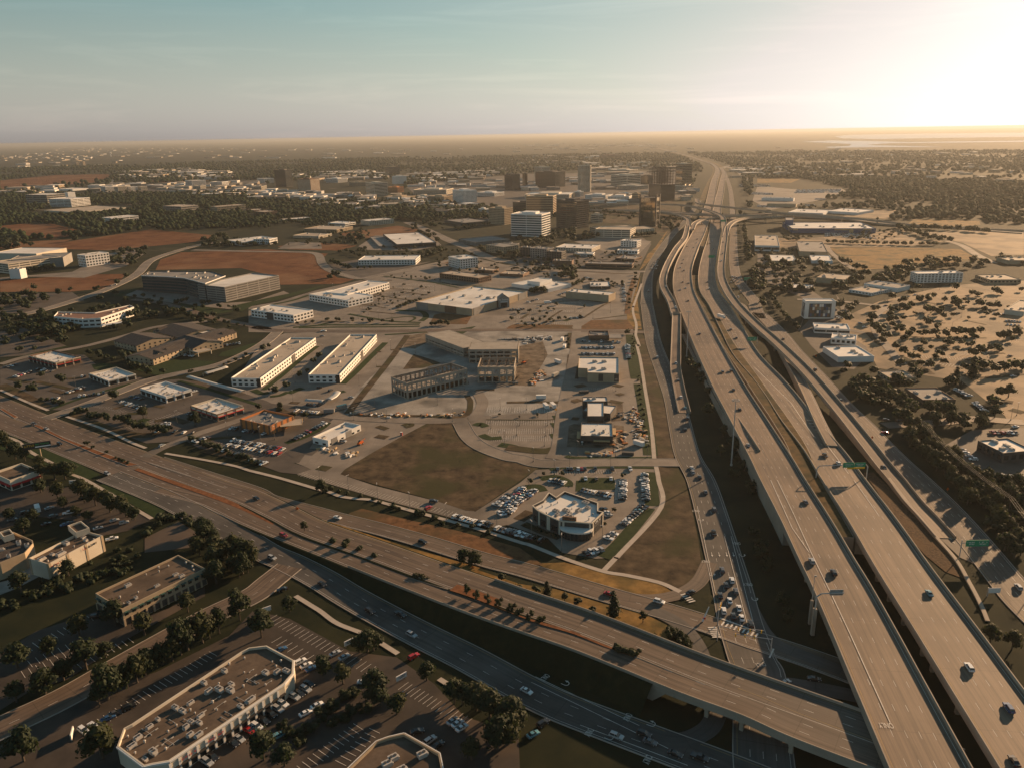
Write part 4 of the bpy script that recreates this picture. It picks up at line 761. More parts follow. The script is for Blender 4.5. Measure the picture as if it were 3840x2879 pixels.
# --- near shopping strips (bottom left)
B = bld('shopping_strip', 'long strip mall with clipped corners, cream parapet and brown roof crowded with units', 'shop building',
  'a3:970,1475 1025,1325 1090,1290 2000,690 2065,657 b3:110,640 335,760 328,870 255,955 a3:1400,1598 1260,1622 1190,1640', h=7.0, wall='cream_wall', roof='roof_brown', parapet=1.0, pw=0.5)
B.units(26, 0.95, 1, vents=22, pipes=22)
for i, a, b, ln, nr in B.sides():
 if ln > 40:
  k = 14
  for j in range(k):
   B.piece(a, b, nr, (j + 0.5) / k, ln / k * 0.72, 1.55, 2.6, 'glass', name='shopfront')
   B.piece(a, b, nr, (j + 0.5) / k, ln / k * 0.86, 3.2, 0.35, 'awning_dark', 1.6, 'awning', 0.9)
   B.piece(a, b, nr, j / k + 0.002, 0.8, 2.9, 5.8, 'white_wall', 0.5, 'pier', 0.3)
  B.piece(a, b, nr, 0.5, ln, 6.6, 0.7, 'white_wall', 0.7, 'cornice', 0.35)
 else: B.piece(a, b, nr, 0.5, ln, 6.6, 0.7, 'white_wall', 0.7, 'cornice', 0.36)
MALL = B
B = bld('shopping_strip', 'strip mall with white parapet and dark roof cut by the bottom edge', 'shop building', 'b3:740,1700 1020,1432 1120,1396 1250,1366 1400,1450 1545,1532 1575,1680 1600,1860 660,1860', h=7.0, wall='tan_wall', roof='roof_brown', parapet=1.0, pw=0.5)
for i, a, b, ln, nr in B.sides(True): B.piece(a, b, nr, 0.5, ln, 6.7, 0.6, 'white_wall', 0.6, 'cornice', 0.3)
for p in gl('b3:1160,1590 1110,1640 1400,1560 1230,1690', 6.0): link(UNIT, 'rooftop_unit', B.roof, (p.x - B.c.x, p.y - B.c.y, B.rz), 0.6, (1.3, 1.3, 1.3))
# tan office with teal awnings
B = bld('office_building', 'long tan two-storey office with small teal awnings along its front', 'office', 'a2:1010,1068 1702,728 1508,602', h=8.0, wall='tan_wall', roof='roof_brown', parapet=0.9)
B.units(6, 0.8, 3, vents=10)
for i, a, b, ln, nr in B.sides():
 k = 12 if ln > 26 else 4
 for j in range(k):
  B.piece(a, b, nr, (j + 0.5) / k, ln / k * 0.5, 5.2, 1.7, 'glass')
  B.piece(a, b, nr, (j + 0.5) / k, ln / k * 0.62, 6.2, 0.25, 'teal', 1.3, 'awning', 1.0)
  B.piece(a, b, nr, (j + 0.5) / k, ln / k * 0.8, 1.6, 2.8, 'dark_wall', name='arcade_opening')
  B.piece(a, b, nr, j / k + 0.004, 0.8, 1.6, 3.2, 'tan_wall', 0.8, 'column', 0.5)
# left mall with signs
B = bld('shop_building', 'low cream shop block with a stepped square tower and sign on its rear wall', 'shop building', 'a2:400,692 852,455 735,392', h=8.5, wall='cream_wall', roof='roof_brown', parapet=1.2)
B.units(6, 1.1, 5, vents=6).piers(9, 1.2, 'tan_wall')
CIGNA = B
P, h = rect('a2:640,440 742,392 672,335', h=11.0)
Bld('shop_tower', 'small square cream tower with pale trim on the shop block', 'tower', P, 11.0, 'cream_wall', 'roof_brown', parapet=1.0, z0=8.0)
B = bld('shop_building', 'orange walled shop block with white parapet at the left edge', 'shop building', 'a2:-60,470 0,440 110,425 270,495 275,520 205,600 0,682 -60,700', h=8.5, wall='tan_wall', roof='shingle', parapet=1.2)
B.units(4, 1.2, 6)
P, h = rect('a2:30,470 115,440 80,400', h=11.0); Bld('shop_tower', 'pale square tower rising at the left edge of the shops', 'tower', P, 11.0, 'cream_wall', 'roof_brown', parapet=1.0, z0=8.0)
sheet('service_drive', 'a2:-60,960 0,950 130,900 420,750 530,690 390,680 220,640 100,690 120,790 60,830 -60,860', M['concrete_new'], 0.10)
# red awning shop
B = bld('restaurant', 'cream restaurant with red awnings and red script sign by the billboard', 'restaurant', 'a1:72,1432 326,1352 178,1292', base='a1:88,1522', wall='cream_wall', roof='roof_brown', parapet=1.4)
for i, a, b, ln, nr in B.sides():
 k = 3
 for j in range(k):
  B.piece(a, b, nr, (j + 0.5) / k, ln / k * 0.8, 1.5, 2.2, 'glass', name='shopfront'); B.piece(a, b, nr, (j + 0.5) / k, ln / k * 0.9, 3.2, 1.0, 'red', 1.3, 'awning', 1.0)
CHIK = B
# --- retail row behind the avenue
def retail(label, s, base, wall, roof, seed, trim='cream_wall', aw='awning_dark', tilt=0, name='shop_building'):
 B = bld(name, label, 'shop building', s, base=base, wall=wall, roof=roof, parapet=1.3)
 B.units(10, 0.8, seed, vents=6, pipes=4)
 for i, a, b, ln, nr in B.sides():
  k = max(2, round(ln / 7)); top = B.h
  for j in range(k):
   B.piece(a, b, nr, (j + 0.5) / k, ln / k * 0.7, 1.6, 2.6, 'glass', name='shopfront'); B.piece(a, b, nr, (j + 0.5) / k, ln / k * 0.85, 3.3, 0.3, aw, 1.4, 'awning', 1.0)
   B.piece(a, b, nr, j / k + 0.01, 0.8, top / 2, top, trim, 0.5, 'pier', 0.25)
  B.piece(a, b, nr, 0.5, ln, top - 0.3, 0.6, trim, 0.4, 'cornice', 0.2)
 return B
retail('brown brick strip of shops with white roof left of the avenue entrance', 'a1:465,465 668,415 440,360', 'a1:466,518', 'brick', 'roof_white', 11, 'cream_wall', 'red')
RB = retail('shop with brown panel wall and red umbrellas on its terrace', 'a1:895,612 1126,558 965,500', 'a1:900,657', 'cream_wall', 'roof_white', 12, 'white_wall', 'awning_dark')
RC = retail('square white shop building with high blank end wall and red letters', 'a1:1390,747 1588,682 1375,617', 'a1:1396,803', 'white_wall', 'roof_white', 13, 'white_wall', 'awning_dark')
RD = retail('cream shop building with red awning and a painted mural end wall', 'a1:1805,892 2020,820 1800,752', 'a1:1830,952', 'cream_wall', 'roof_white', 14, 'brick', 'red')
B = bld('restaurant', 'orange and brown restaurant with rooftop units beside its full car park', 'restaurant', 'b1:140,985 335,902 90,850', base='b1:150,1062', wall='orange_wall', roof='roof_grey', parapet=1.4)
B.units(9, 0.9, 15, vents=5).piers(6, 1.6, 'brick'); RE = B
P, h = rect('b1:222,992 405,975 330,930', h=4.0); Bld('patio_canopy', 'flat tan patio canopy attached to the orange restaurant', 'canopy', P, 4.0, 'timber', 'roof_tan', parapet=0.1, z0=3.6)
B = bld('building_shell', 'long narrow white building being finished beside the bare lot', 'shop building', 'b1:618,1106 890,977 797,936', base='b1:622,1158', wall='white_wall', roof='roof_white', parapet=1.2)
B.units(3, 1.0, 16); B.punch(1, 5.5, 0.45, 0.72, 'glass', 0.0, top=2.4)
for i, a, b, ln, nr in B.sides():
 if ln > 25:
  for t in (0.18, 0.62): B.piece(a, b, nr, t, ln * 0.18, B.h / 2, B.h * 0.98, 'grey_wall', 0.25, 'wall_panel', 0.1)
# --- low-slung senior residence with dark gabled roofs
def gable(name, label, s, h, ridge, wall='tan_wall', roof='shingle', cat='house', parent=None, group=None, eave=0.5):
 P, h = rect(s, h); c = sum((Vector(p).to_2d() for p in P), Vector((0, 0))) / 4; o = parent or empty(name, (c.x, c.y, 0)); oc = Vector((o.location.x, o.location.y))
 if not parent: tag(o, label, cat, group)
 Q = [Vector(p).to_2d() - oc for p in ccw(P)]
 if (Q[1] - Q[0]).length < (Q[2] - Q[1]).length: Q = Q[1:] + Q[:1]
 e = (Q[1] - Q[0]).normalized(); f = (Q[3] - Q[0]).normalized(); m0 = (Q[0] + Q[3]) / 2; m1_ = (Q[1] + Q[2]) / 2
 vs = [(p.x, p.y, -0.2) for p in Q] + [(p.x, p.y, h) for p in Q] + [(m0.x, m0.y, h + ridge), (m1_.x, m1_.y, h + ridge)]
 mesh_obj('wall', vs, [(0, 1, 5, 4), (1, 2, 6, 5), (2, 3, 7, 6), (3, 0, 4, 7), (4, 8, 7), (5, 6, 9)], M[wall], o)
 q = [Q[0] - e * eave - f * eave, Q[1] + e * eave - f * eave, Q[2] + e * eave + f * eave, Q[3] - e * eave + f * eave]; r0 = m0 - e * eave; r1 = m1_ + e * eave; k = ridge * eave / ((Q[3] - Q[0]).length / 2)
 V = []
 for dz in (0.05, 0.3): V += [(p.x, p.y, h - k + dz) for p in q] + [(r0.x, r0.y, h + ridge + dz), (r1.x, r1.y, h + ridge + dz)]
 mesh_obj('roof', V, [(6, 7, 11, 10), (8, 9, 10, 11), (0, 4, 5, 1), (2, 5, 4, 3), (0, 1, 7, 6), (2, 3, 9, 8), (0, 6, 10, 4), (3, 4, 10, 9), (1, 5, 11, 7), (2, 8, 11, 5)], M[roof], o)
 # windows on the long front
 n2 = max(3, int((Q[1] - Q[0]).length / 5))
 for a, b in ((Q[0], Q[1]), (Q[1], Q[2]), (Q[2], Q[3]), (Q[3], Q[0])):
  d = b - a; nr = Vector((d.y, -d.x)).normalized()
  if nr.dot(CAMXY - oc - (a + b) / 2) <= 0: continue
  kk = max(2, int(d.length / 5))
  for j in range(kk):
   for z in ((1.6, 4.6) if h > 5 else (1.6,)):
    p = a.lerp(b, (j + 0.5) / kk) + nr * 0.0; link(WIN['glass'], 'window', o, (p.x, p.y, z), math.atan2(d.y, d.x), (1.5, 0.14, 1.5))
 return o
SR = gable('care_home', 'sprawling tan residence with dark shingled gables and a porch', 'a1:1110,395 1270,440 1660,300', 5.5, 3.4, cat='residence')
gable('', '', 'a1:1470,350 1700,300 1560,285', 5.5, 3.2, parent=SR); gable('', '', 'a1:945,285 1130,330 1300,230', 5.5, 3.6, parent=SR)
gable('', '', 'a1:1560,260 1690,305 1960,215', 5.5, 3.2, parent=SR); gable('', '', 'a1:1270,200 1480,260 1640,150', 5.5, 3.4, parent=SR); gable('', '', 'a1:1410,300 1600,350 1760,270', 6.0, 4.0, parent=SR)
for q_ in ('a1:1290,412 1370,392 1350,372', 'a1:1400,375 1470,355 1455,340', 'a1:1700,300 1770,280 1750,265', 'a1:1860,240 1950,218 1930,205', 'a1:1330,205 1400,190 1385,178'): gable('', '', q_, 5.7, 3.0, parent=SR)
P, h = rect('a1:1580,200 1740,235 1820,212', h=7.0)
Bld('annex_roof', 'flat white roofed wing among the dark shingled gables', 'building', P, 7.0, 'tan_wall', 'roof_white')
P, h = rect('a1:1570,360 1640,380 1715,345', h=4.2); B = Bld('porch', 'pale drive-through porch at the front of the shingled residence', 'porch', P, 4.2, 'cream_wall', 'roof_tan', parapet=0.1, z0=3.4)
for p in B.poly: link(WIN['cream_wall'], 'column', B.o, (p.x * 0.98 + B.c.x * 0.02 - B.c.x, p.y * 0.98 + B.c.y * 0.02 - B.c.y, 1.7), 0, (0.6, 0.6, 3.4))
# --- offices
B = bld('office_building', 'bent two-storey white office with red-brown roof on the left', 'office', 'a0:445,1518 680,1540 835,1532 1110,1440 1075,1425 790,1488 480,1480', h=10.0, wall='white_wall', roof='roof_red', parapet=1.0)
B.units(7, 1.1, 21); B.punch(2, 6.0, 0.72, 0.42, 'glass', 0.6)
B = bld('office_building', 'dark glass five-storey office with white roof edge next to the parking garage', 'office', 'a0:1172,1180 1400,1190 1530,1200 1700,1245 1868,1182 1760,1146 1240,1142', base='a0:1185,1312', wall='dark_wall', roof='roof_grey', parapet=1.0)
B.ribbon(5, 0.62, 'glass_blue', 0.6, 1.4, 0.97, seg=6); B.units(14, 1.3, 22)
P = B.sides()
for i, a, b, ln, nr in P:
 if 20 < ln: B.piece(a, b, nr, 0.5, ln * 1.0, B.h - 0.45, 0.9, 'white_wall', 0.7, 'roof_edge', 0.4)
def garage(label, s, base=None, h=None, levels=5, wall='tan_wall', roof='roof_tan', slot='dark_wall', group=None):
 B = bld('parking_garage', label, 'parking garage', s, h=h, base=base, bi=1, wall=wall, roof=roof, parapet=1.1, group=group)
 fh = (B.h - 1.3) / levels
 for i, a, b, ln, nr in B.sides():
  seg = max(1, round(ln / 18))
  for f in range(levels):
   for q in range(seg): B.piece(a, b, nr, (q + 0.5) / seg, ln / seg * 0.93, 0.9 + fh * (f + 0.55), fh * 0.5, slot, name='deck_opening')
 return B
garage('brown six-level parking garage with open decks beside the dark office', 'a0:1690,1243 1862,1277 b0:212,1178', 'a0:1868,1402', levels=6, wall='grey_wall', roof='roof_white')
B = bld('office_building', 'low white office with broad roof in front of the ploughed field, near wing', 'office', 'b0:462,1335 786,1388 960,1338', base='b0:790,1446', bi=1)
B.punch(2, 5.2, 0.6, 0.5, 'glass', 0.4).units(5, 1.4, 23)
B = bld('office_building', 'white office wing behind the broad white office, rows of dark windows', 'office', 'b0:780,1335 1126,1236 1010,1206', base='b0:1126,1293', bi=1)
B.punch(2, 5.2, 0.6, 0.5, 'glass', 0.4).units(5, 1.4, 24)
B = bld('office_building', 'square white two-storey office with dark recessed entry', 'office', 'a0:2080,1462 b0:332,1508 492,1464', base='b0:346,1572', bi=1)
B.punch(2, 5.0, 0.62, 0.5, 'glass', 0.4).units(6, 1.3, 25)
for i, a, b, ln, nr in B.sides():
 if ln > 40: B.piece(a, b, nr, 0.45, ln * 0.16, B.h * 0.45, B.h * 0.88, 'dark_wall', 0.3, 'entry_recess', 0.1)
for lab, s, base, sd in (('long white two-storey office with tan roof, left of the pair', 'a1:1970,552 b1:58,592 516,258', 'b1:72,664', 26), ('long white two-storey office with tan roof, right of the pair', 'b1:437,578 716,562 1022,230', 'b1:722,632', 27)):
 B = bld('office_building', lab, 'office', s, base=base, bi=1, wall='white_wall', roof='roof_tan', parapet=1.1)
 B.punch(2, 5.4, 0.56, 0.5, 'glass', 0.2).units(8, 1.3, sd, pipes=6)
 for i, a, b, ln, nr in B.sides():
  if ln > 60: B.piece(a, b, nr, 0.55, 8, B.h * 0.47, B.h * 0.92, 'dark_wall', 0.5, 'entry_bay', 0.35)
  else: B.piece(a, b, nr, 0.93, ln * 0.13, B.h * 0.47, B.h * 0.92, 'glass', 0.3, 'corner_glazing', 0.2)
# --- the building under construction: tilt-up frames
def frame_wall(o, c, a, b, h, floors, bay, th=0.35, op=0.72, mk='tilt', solid_top=2.2, braces=True):
 """one open wall: posts and spandrels as parts"""
 d = b - a; ln = d.length; rz = math.atan2(d.y, d.x); k = max(2, round(ln / bay)); fh = h / floors; e = d.normalized(); nr = Vector((d.y, -d.x)).normalized()
 for j in range(k + 1):
  p = a + e * (ln * min(max(j / k, 0.4 / ln), 1 - 0.4 / ln)) - c; link(WIN[mk], 'wall_post', o, (p.x, p.y, h / 2), rz, (1.3, th, h))
 for f in range(floors + 1):
  z = 0.35 if f == 0 else f * fh - (solid_top / 2 if f == floors else 0.45); hh = 0.7 if f == 0 else (solid_top if f == floors else 1.8)
  p = a + e * (ln / 2) - c; link(WIN[mk], 'spandrel', o, (p.x, p.y, z), rz, (ln, th + 0.06, hh))
 if braces:
  m = MB()
  for j in range(2 * k):
   p = a + e * (ln * (j + 0.5) / (2 * k)) - c; m.tube((p.x, p.y, h * 0.7), (p.x - nr.x * 6, p.y - nr.y * 6, 0.3), 0.09, n=5)
   m.tube((p.x, p.y, h * 0.4), (p.x - nr.x * 6, p.y - nr.y * 6, 0.3), 0.08, n=5)
  m.build('wall_brace', M['steel'], o)
def shell(label, s, base, bi, floors, bay, slab=None, h=None, roof=False):
 P, h = rect(s, h if h else height_over(pix(s)[bi], pix(base)[0])); P = [Vector(p).to_2d() for p in ccw(P)]; c = sum(P, Vector((0, 0))) / 4
 o = empty('construction_shell', (c.x, c.y, 0)); tag(o, label, 'building site')
 for i in range(4): frame_wall(o, c, P[i], P[(i + 1) % 4], h, floors, bay)
 I = inset(P, 0.6)
 for f in range(1, floors + (1 if roof else 0)):
  if slab is None or f in slab: mesh_obj('floor_slab', [((p - c).x, (p - c).y, h * f / floors - dz) for dz in (0.1, 0.4) for p in I], [(0, 1, 2, 3), (7, 6, 5, 4), (0, 4, 5, 1), (1, 5, 6, 2), (2, 6, 7, 3), (3, 7, 4, 0)], M['tilt'], o)
 st = MB(); e0 = (I[1] - I[0]); e1 = (I[3] - I[0]); nx = max(3, int(e0.length / 6)); ny = max(2, int(e1.length / 7))
 for i in range(nx + 1):
  for j in range(ny + 1):
   p = I[0] + e0 * (i / nx) + e1 * (j / ny) - c; st.box((p.x, p.y, h * 0.45), (0.3, 0.3, h * 0.9))
 for f in range(1, floors + 1):
  z = h * f / floors - 0.7
  for i in range(nx + 1):
   p = I[0] + e0 * (i / nx) - c; q = p + e1; st.tube((p.x, p.y, z), (q.x, q.y, z), 0.16, n=4)
  for j in range(ny + 1):
   p = I[0] + e1 * (j / ny) - c; q = p + e0; st.tube((p.x, p.y, z), (q.x, q.y, z), 0.16, n=4)
 st.build('steel_frame', M['steel'], o); return o
shell('roofless tilt-up concrete frame with steel props inside, nearest on the site', 'b1:1150,578 1272,632 1772,512', 'b1:1296,768', 1, 2, 4.4, slab=(1,))
shell('concrete office frame with flat deck at the back left of the building site', 'b1:1428,228 1742,345 1892,285', 'b1:1742,420', 1, 3, 5.5, roof=True, slab=(2, 3))
shell('lower front concrete frame with braced panels at the right of the site', 'b1:1860,500 2160,500 2165,420', 'b1:1862,628', 0, 2, 6.0, slab=(1,))
shell('taller concrete frame with deck and rear panels on the building site', 'b1:1785,355 2195,352 2215,292', 'b1:1790,470', 0, 3, 6.0, roof=True, slab=(1, 2, 3))
# --- shops along the frontage road
B = bld('shop_building', 'square white roofed store with dark end between the two car rows and the road', 'shop building', 'c1:592,508 668,512 672,545 800,548 932,552 932,418 600,415', h=8.0, wall='tan_wall', roof='roof_white', parapet=0.8)
for p in gl('c1:728,460 805,460 718,518 802,520', 7.3): link(UNIT, 'rooftop_unit', B.roof, (p.x - B.c.x, p.y - B.c.y, B.rz), 0.0, (1.6, 1.6, 1.3))
for i, a, b, ln, nr in B.sides():
 if ln > 12: B.piece(a, b, nr, 0.85, ln * 0.3, 4, 6, 'dark_wall', 0.3, 'wall_panel', 0.15)
B = bld('shop_building', 'stepped grey building with three white roof tiers among building materials', 'shop building', 'c1:668,905 805,905 805,790 668,790', h=7.5, wall='dark_wall', roof='roof_white', parapet=0.5)
B.ribbon(1, 0.5, 'glass', 0.4, 2.5)
P, h = rect('c1:630,860 862,885 862,815', h=5.2); B2 = Bld('shop_wing', 'low white roofed wing of the stepped grey building', 'shop building', P, 5.2, 'dark_wall', 'roof_white', parapet=0.4); B2.units(3, 0.9, 2)
P, h = rect('c1:632,782 838,782 836,745', h=6.5); B2 = Bld('shop_wing', 'rear white roofed tier of the stepped grey building', 'shop building', P, 6.5, 'dark_wall', 'roof_white', parapet=0.4); B2.units(2, 0.9, 4)
B = bld('shop_building', 'white flat-roofed shop on bare soil nearest the side street', 'shop building', 'c1:612,1066 880,1072 872,962', base='c1:616,1140', wall='dark_wall', roof='roof_white', parapet=0.6)
B.units(4, 1.0, 31, vents=4); B.ribbon(1, 0.55, 'glass', 0.3, 2.6, seg=5)
for i, a, b, ln, nr in B.sides():
 if ln > 15: B.piece(a, b, nr, 0.66, ln * 0.5, 3.3, 0.3, 'timber', 3.5, 'canopy', 2.4)
sheet('bare_bed', 'c1:500,1160 515,985 560,970 620,975 610,1150 880,1140 890,980 970,985 980,1180', M['rubble'], 0.12)
sheet('bare_bed', 'c1:870,790 960,790 970,940 870,950', M['rubble'], 0.12)
B = bld('restaurant', 'dark rooftop-terrace restaurant with sign at the back of the car rows', 'restaurant', 'c1:682,240 850,240 846,200', base='c1:684,282', wall='brick', roof='roof_grey', parapet=1.3); B.units(9, 0.8, 33).ribbon(1, 0.5, 'glass', 0.3, 3.0, seg=5)
P, h = rect('c1:850,262 960,262 950,228', h=4.2); Bld('patio_roof', 'dark patio roof on the right of the terrace restaurant', 'canopy', P, 4.2, 'dark_wall', 'roof_grey', parapet=0.1, z0=3.7)
# the diner-like restaurant in the middle
B = bld('restaurant', 'white-roofed restaurant with dark brick walls and curved glass entrance', 'restaurant', 'c2:215,208 262,248 345,290 445,332 705,352 800,262 755,252 755,185 480,90 410,140 350,100 300,165', h=8.0, wall='dark_wall', roof='roof_white', parapet=1.2, pw=0.5)
B.units(9, 1.3, 41, vents=8)
for i, a, b, ln, nr in B.sides(True): B.piece(a, b, nr, 0.5, ln, 7.75, 0.6, 'cream_wall', 0.6, 'cornice', 0.3)
for i, a, b, ln, nr in B.sides():
 if ln > 7: B.piece(a, b, nr, 0.1, 1.0, 3.9, 7.6, 'cream_wall', 0.5, 'pier', 0.3); B.piece(a, b, nr, 0.95, 1.0, 3.9, 7.6, 'cream_wall', 0.5, 'pier', 0.3)
 if ln > 5: B.piece(a, b, nr, 0.5, ln * 0.5, 2.2, 3.0, 'glass', name='window', d=0.2)
DIN = B
g0 = gp(pix('c2:575,400')[0], 4.6); m_ = MB(); pts = []
for k in range(13):
 t = math.pi * (1.02 + 0.96 * k / 12); pts.append((8.2 * math.cos(t), 5.0 * math.sin(t)))
pts = [(8.2, 4.2)] + [(-8.2, 4.2)] + pts
ent = empty('entrance_pavilion', (g0.x, g0.y, 0), -0.28); tag(ent, 'curved wavy-edged white canopy over the glazed restaurant entrance', 'entrance')
MB().prism(ccw([(x * 0.9, y * 0.9) for x, y in pts]), 0.0, 4.2).build('glazed_front', M['glass'], ent)
MB().prism(ccw(pts), 4.2, 4.9).build('canopy_roof', M['roof_white'], ent)
for k in range(2, len(pts)): MB().box((pts[k][0] * 0.92, pts[k][1] * 0.92, 2.1), (0.25, 0.25, 4.2)).build('mullion', M['dark_wall'], ent)
sb = gp(pix('c2:520,315')[0], 8.8); sbo = MB().box((0, 0, 0), (7.0, 1.2, 4.4)).build('sign_tower', M['brick'], None, (sb.x, sb.y, 7.6), -0.28); tag(sbo, 'brown sign block over the curved restaurant entrance', 'sign block')
